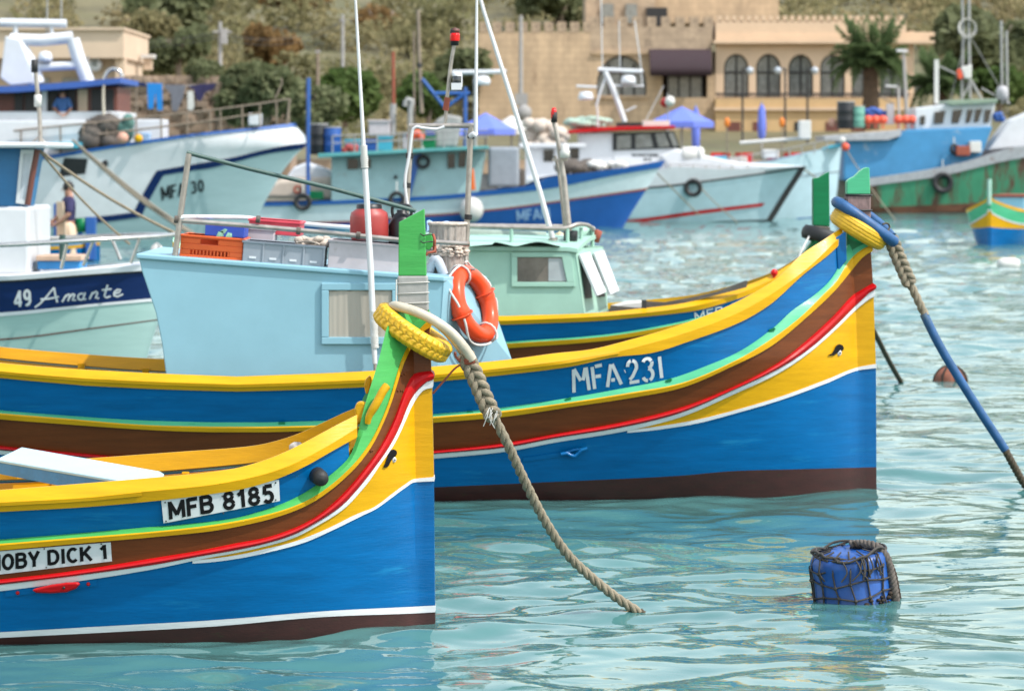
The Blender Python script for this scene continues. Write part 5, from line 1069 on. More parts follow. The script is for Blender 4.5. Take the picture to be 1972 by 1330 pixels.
for i in range(14):
    for j in range(8): P_.append(W(822 + i * 5, 428 + j * 3, Yr + 1.0 - j * .07) + Vector((0, 0, .012 * math.sin(i * .9) + .01 * math.cos(j * 1.7 + i))))
m.grid(P_, 14, 8); solo('tarpaulin', m, M['bluetarp'], 'crumpled pale blue tarpaulin behind the green stem post on the cabin roof', 'tarpaulin')
# net basket with cork line hanging by the right corner of the roof
c = W(862, 508, yb_ - .2); tn = thing('net_basket', 'pale net basket filled with cork floats on the front corner of the cabin roof', 'net', c); m = MB()
for i in range(420): a = rd.uniform(0, 6.28); q = .115 * rd.random() ** .3; m.ball(c + Vector((q * math.cos(a), q * math.sin(a), rd.uniform(.05, .115))), rd.uniform(.007, .014), (1.5, 1.2, .8), 6, 4, .2)
part('fluffy_floats', m, M['net'], tn); m = MB()
for z0, z1, r0, r1 in ((.10, .235, .10, .108), (-.07, .07, .085, .10)):
    P_ = []
    for i in range(97):
        a = 2 * math.pi * i / 96; k = 1 + .05 * math.sin(a * 17) + .03 * math.sin(a * 29 + 1)
        for w_ in (0, .33, .66, 1): r_ = (r0 + (r1 - r0) * w_) * (1 + (k - 1) * (1.2 - w_)); P_.append(c + Vector((r_ * math.cos(a), r_ * math.sin(a), z0 + (z1 - z0) * w_)))
    m.grid(P_, 97, 4)
part('net_bag', m, paint('greyish net cloth', (.40, .35, .31), rough=.95, var=.35, vs=25, streak=(3, 3, .5), bump=.4), tn); m = MB()
m.tube([c + Vector((.108 * math.cos(a), .108 * math.sin(a), .235)) for a in np.linspace(0, 6.1, 24)], .011, 6, closed=True)
part('head_rope', m, M['net'], tn); m = MB(); m.tube(smooth_path([c + Vector((-.12, -.05, -.10)), c + Vector((-.09, -.08, 0)), c + Vector((-.06, -.10, .03)), c + Vector((-.02, -.1, -.06))], 14), .03, 8); part('plastic_bag', m, M['glasspale'], tn)

# =============================================================== third luzzu with the mint cabin
Cb = Hull(1596, 800, R(-5), [(1596, 820), (1596, 800), (1596, 600), (1596, 470), (1596, 440)], .95, .9, .42, .65, .06, .10, .75, 5.05)
tC = thing('fishing_boat', 'third painted wooden boat with mint green cabin and plain dark green stem post', 'boat', Cb.P(3.5, 0, 0), 'painted wooden fishing boats')
cC = {k: Cb.curve(v) for k, v in dict(
    boot=[(1000, 815), (1200, 800), (1400, 786), (1596, 780)],
    rt=[(1000, 735), (1200, 712), (1400, 665), (1500, 615), (1594, 520)],
    yb=[(840, 682), (976, 671), (1150, 658), (1280, 638), (1404, 606), (1500, 560), (1594, 480)],
    gb=[(840, 673), (976, 661), (1150, 649), (1280, 629), (1404, 597), (1500, 550), (1594, 468)],
    gt=[(840, 670), (976, 658), (1150, 646), (1280, 626), (1404, 593), (1500, 545), (1594, 460)],
    gwb=[(840, 636), (959, 626), (1150, 618), (1239, 610), (1335, 599), (1404, 581), (1480, 552), (1540, 516), (1575, 490)],
    gwo=[(840, 628), (957, 618), (1130, 610), (1239, 602), (1335, 589), (1404, 571), (1480, 541), (1540, 506), (1575, 480)],
    gwi=[(840, 618), (957, 610), (1130, 604), (1239, 594), (1312, 585), (1404, 561), (1484, 531), (1540, 496), (1575, 470)]).items()}
Cb.strip('bottom_paint', lin(flatz(-.4), cC['boot'], 3), M['maroon'], tC); Cb.strip('hull', lin(cC['boot'], cC['rt'], 8), M['blue'], tC)
Cb.strip('brown_strake', lin(cC['rt'], cC['yb'], 4), M['brown'], tC); Cb.strip('sheer_moulding', [(cC['yb'], cC['gb'], 0, 0), (cC['yb'], cC['gb'], .1, .018), (cC['yb'], cC['gb'], .9, .018), (cC['yb'], cC['gb'], 1, .005)], M['yellow'], tC)
Cb.strip('covering_board', [(cC['gb'], cC['gt'], 0, .012), (cC['gb'], cC['gt'], 1, -.01), (cC['gb'], cC['gt'], 1, -.14)], M['seagreen'], tC)
sw = cC['gwb'].s0 + .02
Cb.strip('washstrake', [(cC['gt'], cC['gwb'], -.1, -.024), (cC['gt'], cC['gwb'], 1, -.022), (cC['gt'], cC['gwb'], 1, -.055), (cC['gt'], cC['gwb'], -.1, -.06)], M['blue'], tC, sw, Cb.Lb - sw, 90, cap=False, closed=True)
Cb.strip('gunwale', [(cC['gwb'], cC['gwo'], 0, -.005), (cC['gwb'], cC['gwo'], .95, .0), (cC['gwb'], cC['gwo'], 1, -.008), (cC['gwi'], cC['gwi'], 0, -.06), (cC['gwi'], cC['gwi'], 0, -.078), (cC['gwb'], cC['gwi'], .2, -.078)], M['yellow'], tC, sw, Cb.Lb - sw, 90, cap=False, closed=True)
m = MB(); P_ = []
for s in np.linspace(.2, Cb.Lb - .2, 50):
    z = cC['gt'](s); v = Cb.b(s, z) - .05
    for q in (-1, 0, 1): P_.append(Cb.P(s, v * q, z - .05))
m.grid(P_, 50, 3); part('deck', m, M['brown'], tC)
sign_parts(tC, M['plate'], Cb.on, [(1338, 618), (1440, 598), (1438, 577), (1336, 602)], 'MFB 80', -.016, .16)
yc = Cb.O.y
pr(tC, [(1566, 344), (1577, 342), (1588, 335), (1597, 331), (1598, 436), (1566, 434)], yc - .06, .12, M['dkgreen'], 'stem_post', .006); pr(tC, [(1560, 470), (1568, 460), (1598, 462), (1598, 560), (1575, 560), (1535, 505)], yc - .06, .12, M['dkgreen'], 'stem_head', .006)
pr(tC, [(1564, 434.5), (1599, 436.5), (1601, 462), (1566, 459)], yc - .065, .13, M['tarp'], 'rag_wrap', .01)
tyC = thing('tyre', 'black tyre slung round the dark green stem of the third boat', 'tyre', W(1578, 456, yc)); m = MB(); m.lathe([(.15, -.05), (.165, -.02), (.165, .02), (.15, .05), (.11, .055), (.09, .02), (.09, -.02), (.11, -.055)], axisM(W(1584, 455, yc), (.30, .05, 1)), 30, True); part('tread', m, M['black'], tyC)
solo('mooring_line', mbx(lambda q: q.tube(smooth_path([W(1560, 452, yc - .1), W(1545, 480, yc - .2), W(1532, 512, yc - .25), W(1520, 545, yc - .3)], 14), .008, 5)), M['white_cord'], 'thin pale line hanging from the black tyre of the third boat', 'rope')
m = MB(); m.ball(W(1491, 525, yc - .3), .028, n=12, m=8); m.tube([W(1491, 530, yc - .3), W(1490, 548, yc - .3)], .01, 6); part('red_knob', m, M['redlamp'], tC)
# canvas dodger along the gunwale
for nm, pts in (('dodger', [(1244, 592), (1244, 580), (1280, 582), (1330, 573), (1380, 562), (1436, 540), (1440, 541), (1438, 553), (1404, 562), (1312, 585)]), ('dodger', [(1172, 603), (1176, 588), (1200, 590), (1240, 594)])): pr(tC, pts, Cb.solve(1300, 590)[2].y + .10, .03, M['tarp'], nm, 0)
m = MB(); m.pbox(1236, 578, 1245, 597, Cb.solve(1240, 600)[2].y + .05, .06); part('thole_post', m, M['iron'], tC)
m = MB(); m.pprism([(1180, 592), (1205, 585), (1238, 582), (1238, 592)], Cb.solve(1240, 600)[2].y + .5, .4); solo('white_cloth', m, M['umbw'], 'white cover lying on the foredeck of the mint cabin boat', 'cover')
# mint cabin
Yn, Ym = yc - .72 + .28, yc + .25
near = [(760, 476), (1108, 480), (1126, 612), (760, 640)]
m, n, f, at, ab = cabin(tC, near, [(1161, 474), (1172, 608)], Yn, Ym, None); k = 4; vs = n + f + [at, ab]
m.add(vs, [(3, 2, 1, 0), (4, 5, 6, 7), (1, 8, 9, 2), (8, 5, 6, 9), (0, 1, 8, 5, 4), (0, 4, 7, 3)]); part('cabin', m, M['mint'], tC, .006)
m = MB(); P_ = []; xs_ = [(750, 473), (1095, 476), (1112, 479)]
for x, y in xs_:
    p = W(x, y, Yn - .03)
    for q in np.linspace(0, 1, 9): P_.append(p + Vector((.22 * math.sin(math.pi * q * .5) if x > 1100 and q <= .5 else (.22 * math.sin(math.pi * (1 - q) * .5) if x > 1100 else 0), (2 * (Ym - Yn) + .06) * q, .085 * math.sin(math.pi * q))))
m.grid(P_, 3, 9); ed = [v - Vector((0, 0, .03)) for v in P_]; m.grid(ed, 3, 9); idx = [0, 9, 18] + [18 + i for i in range(1, 9)]
Q = [P_[i] for i in idx]; m.add(Q + [q - Vector((0, 0, .03)) for q in Q], [(i, i + 1, len(Q) + i + 1, len(Q) + i) for i in range(len(Q) - 1)]); part('cabin_roof', m, M['mint'], tC)
m = MB(); [m.prism([W(x, y, Yn - .02) for x, y in pts], (0, .03, 0)) for pts in ([(985, 486), (1098, 486), (1102, 495), (985, 495)], [(985, 543), (1107, 543), (1108, 552), (985, 552)], [(985, 495), (996, 495), (996, 543), (985, 543)], [(1082, 495), (1102, 495), (1107, 543), (1092, 543)])]; fr = part('window_frame', m, M['mint'], tC, .003)
m = MB(); m.prism([W(x, y, Yn - .003) for x, y in [(994, 493), (1086, 493), (1094, 545), (994, 545)]], (0, .004, 0)); part('window_pane', m, paint('hazy brown window view', (.17, .15, .13), rough=.15, var=.35, vs=6, spec=.7), fr)
m = MB(); m.prism([W(x, y, Yn - .006) for x, y in [(1056, 497), (1082, 497), (1091, 541), (1056, 541)]], (0, .003, 0)); part('bright_pane', m, paint('pale sliding pane', (.42, .46, .48), rough=.15, var=.15), fr)
# two hopper windows propped open on the front
fnv = (at - n[1]).cross(n[2] - n[1]).normalized(); fnv = -fnv if fnv.x < 0 else fnv
def front(u, v, o=0.0): return n[1].lerp(at, u).lerp(n[2].lerp(ab, u), v) + fnv * o
for u0, u1 in ((.06, .42), (.58, .94)):
    m = MB(); m.add([front(u0 + .05, .10, .004), front(u1 - .03, .10, .004), front(u1 - .03, .72, .004), front(u0 + .05, .72, .004)], [(0, 1, 2, 3)]); part('window_opening', m, M['dark'], tC)
    wq = [front(u0, .08, .02), front(u1, .06, .02), front(u1, .66, .115), front(u0, .70, .115)]; nn = (wq[1] - wq[0]).cross(wq[3] - wq[0]).normalized() * .02
    def wp(a, b_): return wq[0].lerp(wq[1], a).lerp(wq[3].lerp(wq[2], a), b_)
    m = MB(); [m.prism([wp(a0, b0), wp(a1, b0), wp(a1, b1), wp(a0, b1)], nn) for a0, b0, a1, b1 in ((0, 0, 1, .2), (0, .84, 1, 1), (0, .2, .16, .84), (.84, .2, 1, .84))]; hw = part('hopper_window', m, M['aluminium'], tC, .003)
    m = MB(); m.prism([wp(.14, .18), wp(.86, .18), wp(.86, .86), wp(.14, .86)], nn * .4); part('hopper_pane', m, M['glasspale'], hw)
    m = MB(); m.ball(wp(.3, .06) + nn, .012, n=8, m=5); m.ball(wp(.7, .06) + nn, .012, n=8, m=5); part('hinge', m, M['iron'], hw)
# roof gear of the mint cabin
tr = thing('roof_rail', 'grey pipe rail with rounded front end on the mint cabin roof', 'rail', W(1000, 475, yc))
tb('rail', smooth_path([W(850, 434, yc - .3), W(960, 437, yc - .3), (W(1060, 440, yc - .3)), W(1092, 439, yc - .3), W(1112, 432, yc - .25), W(1132, 434, yc), W(1142, 442, yc + .2), W(1138, 438, yc + .6), W(1100, 436, yc + .75), W(900, 434, yc + .75)], 50), .017, M['steel'], tr)
for x, d in ((880, -.3), (985, -.3), (1093, -.3), (1119, -.1), (1141, .2)): tb('stanchion', [W(x, 478, yc + d), W(x, 438, yc + d)], .014, M['mint'], tr)
m = MB(); P_ = []
for i in range(30):
    for j in range(6): x = 905 + i * 6; P_.append(W(x, 474 - 8 * abs(math.sin((x - 905) * .036)) ** 1.5 * (1 if x > 950 else .4), yc - .55 + j * .2))
m.grid(P_, 30, 6); solo('tarpaulin', m, paint('green grey tarpaulin', (.16, .24, .20), rough=.8, var=.6, vs=4, rust=(.015, .10, .05), rs=3, ramt=.5), 'folded grey and green tarpaulin lying on the mint cabin roof', 'tarpaulin')
m = MB(); m.tube([W(890, 452, yc + .1), W(1052, 458, yc + .1)], .05, 10); solo('rolled_awning', m, paint('rolled awning cloth', (.32, .40, .34), rough=.9, var=.3, vs=3, rust=(.30, .16, .08), rs=3, ramt=.45), 'rolled awning lashed under the rail of the mint cabin roof', 'awning')
tp = thing('antenna', 'leaning white antenna pole standing on the mint cabin roof', 'antenna', W(1066, 468, yc - .2)); tb('tube', [W(1066, 466, yc - .2), W(1040, 370, yc - .2), (W(985, 190, yc - .2)), W(931, 20, yc - .2), W(915, -40, yc - .2)], [.022, .02, .018, .014, .012], M['whitepole'], tp); tb('foot', [W(1067, 474, yc - .2), W(1065, 458, yc - .2)], .035, M['steel'], tp)
tp = thing('light_mast', 'steel pole with red topped lamp standing on the front of the mint cabin', 'mast', W(1096, 470, yc - .1)); tb('tube', [W(1098, 470, yc - .1), W(1086, 345, yc - .1), W(1072, 255, yc - .1), W(1066, 235, yc - .1)], [.026, .022, .016, .014], M['steel'], tp); tb('second_tube', [W(1090, 462, yc - .05), W(1076, 330, yc - .05), W(1069, 300, yc - .05)], .012, M['steel'], tp)
m = MB(); m.lathe([(0, 0), (.024, 0), (.024, .08), (0, .08)], LT(W(1067, 236, yc - .1)), 12); lb = part('lamp_base', m, M['black'], tp); m = MB(); m.lathe([(.022, 0), (.024, .05), (.016, .085), (0, .09)], LT(W(1066.5, 230, yc - .1)), 12); part('red_lens', m, M['redlamp'], lb)
m = MB(); m.lathe([(0, 0), (.035, 0), (.038, .05), (.03, .06), (.028, .10), (0, .105)], LT(W(1088, 304, yc - .15)), 12); part('white_lantern', m, M['umbw'], tp); m = MB(); m.box(W(1078, 308, yc - .1), (.12, .03, .02)); part('bracket', m, M['steel'], tp)
m = MB(); m.lathe([(0, 0), (.05, 0), (.055, .10), (.05, .11), (0, .11)], LT(W(1099, 472, yc - .2)), 14); solo('pot', m, M['black_p'], 'small dark canister at the foot of the steel lamp pole', 'canister'); m = MB(); m.lathe([(0, 0), (.045, 0), (.05, .07), (0, .1)], LT(W(1078, 470, yc + .1)), 14); solo('pot', m, paint('cream tub', (.62, .52, .32)), 'cream tub on the mint cabin roof between the two poles', 'tub')
m = MB(); m.ball(W(1119, 452, yc + .25), .085, (1, 1, 1), 18, 10); solo('radar_dome', m, M['mint'], 'pale round dome inside the curved front rail of the mint cabin', 'dome'); m = MB(); m.lathe([(0, 0), (.03, 0), (.04, .09), (0, .1)], axisM(W(1146, 466, yc + .3), (.2, 0, 1)), 12); solo('sidelight', m, M['redcord'], 'small red side light on the front corner of the mint roof', 'light')
# thin mooring rope of the third boat reaching the water right of the second stem
tt = thing('mooring_rope', 'thin weedy rope entering the water just right of the second stem', 'rope', G(1735, 736)); q_ = wl(736)
rope3(smooth_path([W(1596, 470, yc - .05), W(1640, 560, yc + 1.0), W(1684, 640, yc + 2.2), W(1712, 695, yc + 2.9), W(1736, 737, q_), W(1750, 760, q_ + .3)], 30), .022, .10, M['wetrope'], 'laid_rope', tt)

# =============================================================== floats
def barrel_float():
    Y = wl(1150); c = W(1648, 1166, Y); t = thing('barrel_float', 'blue plastic drum float wrapped in dark knotted net and thick rope', 'float', c)
    Mx = Matrix.Translation(c) @ Matrix.Rotation(R(-8), 4, 'Y') @ Matrix.Rotation(R(5), 4, 'X'); Rr = .178
    m = MB(); prof = [(0, -.14), (Rr * .93, -.14), (Rr, -.11), (Rr, -.02), (Rr + .004, -.015), (Rr + .004, 0), (Rr, .005), (Rr, .20), (Rr * .985, .225), (Rr * .92, .245), (Rr * .4, .255), (0, .25)]
    m.lathe(prof, Mx, 40); part('drum', m, M['drum'], t)
    m = MB(); rd = random.Random(9); nv = 15; zs = [-.06, .01, .075, .14, .20]
    def rad(z): return Rr + .006 if z <= .20 else Rr * .95
    def nk(i, j): a = 2 * math.pi * (i + (.12 * math.sin(j * 2 + i))) / nv; z = zs[j] + .012 * math.sin(i * 1.7 + j * 2.2); r_ = rad(z); return Mx @ Vector((r_ * math.cos(a), r_ * math.sin(a), z))
    def onr(p, q, n_=5):
        out_ = []
        for k in range(n_ + 1):
            v = p.lerp(q, k / n_); l = Mx.inverted() @ v; d = math.hypot(l.x, l.y); s_ = rad(l.z) / max(d, 1e-4); out_.append(Mx @ Vector((l.x * s_, l.y * s_, l.z)))
        return out_
    for i in range(nv):
        for j in range(len(zs)):
            m.tube(onr(nk(i, j), nk(i + 1, j)), .0042, 5, cap=False)
            if j < len(zs) - 1: m.tube(onr(nk(i, j), nk(i, j + 1)), .0042, 5, cap=False)
            m.ball(nk(i, j), .0095, (1, 1, .9), 7, 5, .1)
        p = nk(i, len(zs) - 1); l = Mx.inverted() @ p; m.tube([p, Mx @ Vector((l.x * .9, l.y * .9, .25)), Mx @ Vector((l.x * .45, l.y * .45, .265))], .004, 5)
    part('net', m, M['darkrope'], t)
    m = MB()
    for k in range(9): 
        a0 = rd.uniform(0, 6.28); pts = [Mx @ Vector((Rr * rd.uniform(.78, 1.0) * math.cos(a0 + u * 1.9), Rr * rd.uniform(.78, 1.0) * math.sin(a0 + u * 1.9), .252 + rd.uniform(-.02, .02))) for u in np.linspace(0, 1, 6)]; m.tube(smooth_path(pts, 22), .006, 6)
    for k in range(10): a0 = rd.uniform(-2.6, -.6); p = Vector((Rr * 1.01 * math.cos(a0), Rr * 1.01 * math.sin(a0), .22)); m.tube(smooth_path([Mx @ (p + Vector((0, 0, .03))), Mx @ (p + Vector((rd.uniform(-.02, .02), -.015, -.02))), Mx @ (p + Vector((rd.uniform(-.03, .03), -.015, -.06)))], 8), .004, 5)
    part('tangled_cord', m, M['darkrope'], t)
    pth = smooth_path([Mx @ Vector(p) for p in [(.02, .05, .268), (.07, -.0, .275), (.12, -.05, .266), (.155, -.075, .22), (.168, -.085, .12), (.172, -.09, 0), (.172, -.09, -.12)]], 40); rope3(pth, .020, .06, M['rope'] if False else M['netbrown'], 'thick_rope', t)
    pth = smooth_path([Mx @ Vector(p) for p in [(.03, .02, .272), (.12, -.02, .25), (.175, -.035, .16), (.188, -.04, 0), (.188, -.04, -.12)]], 40); rope3(pth, .017, .055, M['weed'], 'thick_rope', t)
    m = MB()
    for k in range(260): a0 = rd.uniform(0, 6.28); z = rd.uniform(-.03, .05); m.ball(Mx @ Vector(((Rr + .004) * math.cos(a0), (Rr + .004) * math.sin(a0), z + .02 * math.cos(a0))), rd.uniform(.006, .014), (1, 1, .7), 6, 4, .2)
    part('weed_crust', m, M['weed'], t)
barrel_float()
c = G(1830, 732); t = thing('round_float', 'rusty brown round float bound with straps behind the blue hose rope', 'float', c); m = MB(); m.ball(c + Vector((0, 0, -.02)), .155, (1, 1, .95), 24, 14); part('ball', m, M['floatbrown'], t); m = MB()
for k in range(4): a = k * math.pi / 4 + .2; m.tube([c + Vector((.158 * math.cos(a) * math.cos(q), .158 * math.sin(a) * math.cos(q), -.02 + .15 * math.sin(q))) for q in np.linspace(0, math.pi, 16)], .009, 5)
part('strap', m, M['weed'], t)
c = G(1942, 514); m = MB(); m.lathe([(0, -.20), (.08, -.19), (.115, -.1), (.115, .1), (.08, .19), (0, .20)], axisM(c + Vector((0, 0, .05)), (1, .1, 0)), 16); solo('float', m, M['umbw'], 'white sausage shaped float on the water at the right edge', 'float')
# ------------------------------------------------------------ boats further out
def pb(parent, nm, x0, y0, x1, y1, Y, d, mat, bev=0): m = MB(); m.pbox(x0, y0, x1, y1, Y, d); return part(nm, m, mat, parent, bev)
def pp(parent, nm, pts, Y, d, mat, bev=0): m = MB(); m.pprism(pts, Y, d); return part(nm, m, mat, parent, bev)
def pt(parent, nm, pts, Y, r, mat, n=6): m = MB(); ys = Y if isinstance(Y, (list, tuple)) else [Y] * len(pts); m.tube([W(x, y, q) for (x, y), q in zip(pts, ys)], r, n); return part(nm, m, mat, parent)
def deck(h, t, cv, mat, drop=.1, s1=None, dz=0):
    m = MB(); P_ = []; s1 = s1 or h.Lb
    for s in np.linspace(.02, s1, 40):
        z = cv(s) - drop; v = max(h.b(s, z) - .03, .01)
        for q in (-1, 0, 1): P_.append(h.P(s, v * q, z))
    m.grid(P_, 40, 3); part('deck', m, mat, t)
def transom(h, t, cb, ct_, mat):
    s = h.Lb; m = MB(); Q = []
    for w_ in np.linspace(0, 1, 6): z = cb(s) + (ct_(s) - cb(s)) * w_; Q.append(h.P(s, h.b(s, z), z))
    for w_ in np.linspace(1, 0, 6): z = cb(s) + (ct_(s) - cb(s)) * w_; Q.append(h.P(s, -h.b(s, z), z))
    m.add(Q, [tuple(range(12))]); part('transom', m, mat, t)
def hung_tyre(c, ax, r, label, mat=None):
    t = thing('tyre', label, 'tyre', c); m = MB(); w_ = r * .55; m.lathe([(r, -w_ * .35), (r * 1.03, 0), (r, w_ * .35), (r * .85, w_ * .5), (r * .55, w_ * .3), (r * .5, 0), (r * .55, -w_ * .3), (r * .85, -w_ * .5)], axisM(c, ax), 28, True); part('tread', m, mat or M['black'], t)
    m = MB(); m.tube([Vector(c) + Vector((0, .05, r * .9)), Vector(c) + Vector((0, .1, r * 2.2))], .02, 5); part('rope_loop', m, M['white_cord'], t); return t

# --- person builder: one continuous skinned body, clothes as children
def person(loc, joints, edges, radii, cloth, label, face, hair=True):
    t = thing('person', label, 'person', loc)
    def skin(nm, keys, mat, extra=0.0, mul=1.0):
        idx = {k: i for i, k in enumerate(keys)}; me = bpy.data.meshes.new(nm); me.from_pydata([joints[k] for k in keys], [(idx[a], idx[b_]) for a, b_ in edges if a in idx and b_ in idx], []); me.materials.append(mat)
        o = bpy.data.objects.new(nm, me); C.objects.link(o); o.parent = t; sm_ = o.modifiers.new('skin', 'SKIN'); me.skin_vertices or None
        if not me.skin_vertices: 
            bm = bmesh.new(); bm.from_mesh(me); bm.verts.layers.skin.verify(); bm.to_mesh(me); bm.free()
        for k in keys: r_ = radii[k]; r_ = r_ if isinstance(r_, tuple) else (r_, r_); me.skin_vertices[0].data[idx[k]].radius = (r_[0] * mul + extra, r_[1] * mul + extra)
        me.skin_vertices[0].data[idx[keys[0]]].use_root = True
        ss_ = o.modifiers.new('sub', 'SUBSURF'); ss_.levels = 2; ss_.render_levels = 2; sm_.use_smooth_shade = True; return o
    skin('body', list(joints), M['skin'])
    for nm, keys, mat, ex in cloth: skin(nm, keys, mat, ex)
    hd = Vector(joints['head']); fwd = Vector(face).normalized(); side = fwd.cross(Vector((0, 0, 1)))
    if hair: m = MB(); m.ball(Vector(loc) + hd + Vector((0, 0, .035)) - fwd * .022, .105, (1, 1, 1.08), 16, 10); part('hair', m, M['hair'], t)
    m = MB(); f0 = Vector(loc) + hd + fwd * .088 - Vector((0, 0, .01)); m.ball(f0 + side * .03 + Vector((0, 0, .01)), .011, n=8, m=5); m.ball(f0 - side * .03 + Vector((0, 0, .01)), .011, n=8, m=5); part('eyes', m, M['dark'], t)
    m = MB(); m.ball(f0 + fwd * .014 - Vector((0, 0, .018)), .016, (1, 1, 1.4), 8, 5); m.ball(Vector(loc) + hd + side * .088, .024, (.6, 1, 1.3), 8, 5); m.ball(Vector(loc) + hd - side * .088, .024, (.6, 1, 1.3), 8, 5); part('nose_and_ears', m, M['skin'], t)
    return t
J = dict(pelvis=(0, 0, .95), waist=(0, 0, 1.10), chest=(0, .02, 1.32), neck=(.01, .02, 1.50), head=(-.03, .0, 1.66), shl=(-.17, .05, 1.44), shr=(.17, -.02, 1.44), ell=(-.25, -.05, 1.20), elr=(.25, -.10, 1.18), wrl=(-.12, -.22, 1.08), wrr=(.12, -.25, 1.02), hal=(-.06, -.28, 1.06), har=(.04, -.29, 1.0),
         hipl=(-.10, 0, .90), hipr=(.10, 0, .90), knl=(-.11, -.03, .50), knr=(.11, .02, .50), anl=(-.11, 0, .09), anr=(.11, .05, .09), tol=(-.12, -.14, .04), tor=(.12, -.10, .04))
for sd_, hk in (('l', -1), ('r', 1)):
    hx, hy, hz_ = J['ha' + sd_]
    for i in range(4): J[f'f{sd_}{i}'] = (hx - hk * .02 + .018 * (i - 1.5), hy - .075 + .008 * abs(i - 1.5), hz_ - .03 - .006 * i)
    J[f't{sd_}'] = (hx - hk * .05, hy - .03, hz_ + .02)
E = [('pelvis', 'waist'), ('waist', 'chest'), ('chest', 'neck'), ('neck', 'head'), ('chest', 'shl'), ('chest', 'shr'), ('shl', 'ell'), ('shr', 'elr'), ('ell', 'wrl'), ('elr', 'wrr'), ('wrl', 'hal'), ('wrr', 'har'), ('pelvis', 'hipl'), ('pelvis', 'hipr'), ('hipl', 'knl'), ('hipr', 'knr'), ('knl', 'anl'), ('knr', 'anr'), ('anl', 'tol'), ('anr', 'tor')] + [('hal', f'fl{i}') for i in range(4)] + [('har', f'fr{i}') for i in range(4)] + [('hal', 'tl'), ('har', 'tr')]
RD = dict(pelvis=(.15, .11), waist=(.14, .10), chest=(.17, .12), neck=.055, head=(.088, .10), shl=.07, shr=.07, ell=.05, elr=.05, wrl=.034, wrr=.034, hal=(.04, .022), har=(.04, .022), hipl=.095, hipr=.095, knl=.065, knr=.065, anl=.045, anr=.045, tol=.035, tor=.035, tl=.010, tr=.010)
for sd_ in 'lr':
    for i in range(4): RD[f'f{sd_}{i}'] = .009

# --- white navy and mint motor boat lettered Amante
Am = Hull(278, 703, R(2), [(262, 740), (278, 703), (292, 655), (310, 602), (326, 545), (342, 498)], 1.15, 1.6, .30, .80, .03, .03, 1.0, 9.0, False)
tA2 = thing('motor_boat', 'white and navy motor boat with pale green bottom and script name Amante', 'boat', Am.P(3.5, 0, 0))
am = {k: Am.curve(v) for k, v in dict(wl_=[(-200, 726), (26, 716), (278, 703)], br0=[(-200, 668), (27, 653), (180, 633), (306, 616)], br1=[(-200, 664), (27, 650), (180, 630.5), (307, 614)],
    wb=[(-200, 622), (27, 607), (180, 590), (316, 578)], nb=[(-200, 614), (27, 600), (180, 585), (318, 572)], nt_=[(-200, 553), (27, 543), (160, 533), (334, 521)], bk=[(-200, 549), (27, 539), (160, 529), (335, 517)], gt=[(-200, 538), (27, 528), (160, 517), (341, 499)]).items()}
Am.strip('hull', lin(flatz(-.3), am['br0'], 10), M['mintpale'], tA2); Am.strip('chine_line', [(am['br0'], am['br1'], 0, .004), (am['br0'], am['br1'], 1, .004)], M['woodred'], tA2); Am.strip('hull_band', lin(am['br1'], am['wb'], 4), M['mintpale'], tA2)
Am.strip('white_line', [(am['wb'], am['nb'], 0, .0), (am['wb'], am['nb'], 0, .012), (am['wb'], am['nb'], 1, .012), (am['wb'], am['nb'], 1, 0)], M['white'], tA2); Am.strip('navy_band', lin(am['nb'], am['nt_'], 4), M['navy'], tA2); Am.strip('rubber_strip', lin(am['nt_'], am['bk'], 2, .012, .012), M['black'], tA2)
Am.strip('gunwale', [(am['bk'], am['gt'], 0, 0), (am['bk'], am['gt'], 0, .03), (am['bk'], am['gt'], .8, .03), (am['bk'], am['gt'], 1, 0), (am['bk'], am['gt'], 1.05, -.25)], M['whitehull'], tA2); deck(Am, tA2, am['gt'], M['whitehull'], .01)
q_ = [(27, 592), (61, 588), (59, 556), (27, 561)]; sign_parts(tA2, M['plate'], Am.on, q_, '49', .006, .17)
ST = [[(.0, -.12), (.05, .06), (.12, .45), (.20, 1.0)], [(.20, 1.0), (.215, .5), (.235, .05)], [(.06, .36), (.15, .33), (.25, .40)],
      [(.285, .05), (.33, .48)], [(.32, .36), (.355, .5), (.37, .44), (.345, .06)], [(.362, .3), (.40, .5), (.415, .43), (.395, .1), (.43, .06)],
      arc(.485, .26, .035, .20, 60, 320, 10), [(.525, .5), (.505, .14), (.535, .05)], [(.57, .05), (.605, .48)], [(.595, .36), (.64, .5), (.655, .42), (.635, .1), (.67, .05)],
      [(.76, .85), (.725, .16), (.75, .04), (.79, .12)], [(.70, .55), (.80, .57)], [(.82, .24), (.88, .30), (.895, .44), (.865, .5), (.83, .36), (.825, .14), (.86, .04), (.92, .16)]]
ST = [[(x * 1.08, y) for x, y in s_] for s_ in ST]
part('lettering', strokes_on(Am.on, [(67, 588), (238, 571), (238, 541), (67, 557)], [[(x - .0 + (y - .3) * .0, y) for x, y in s_] for s_ in ST], .11, .006, 5.2), M['plate'], tA2)
yA2 = Am.O.y
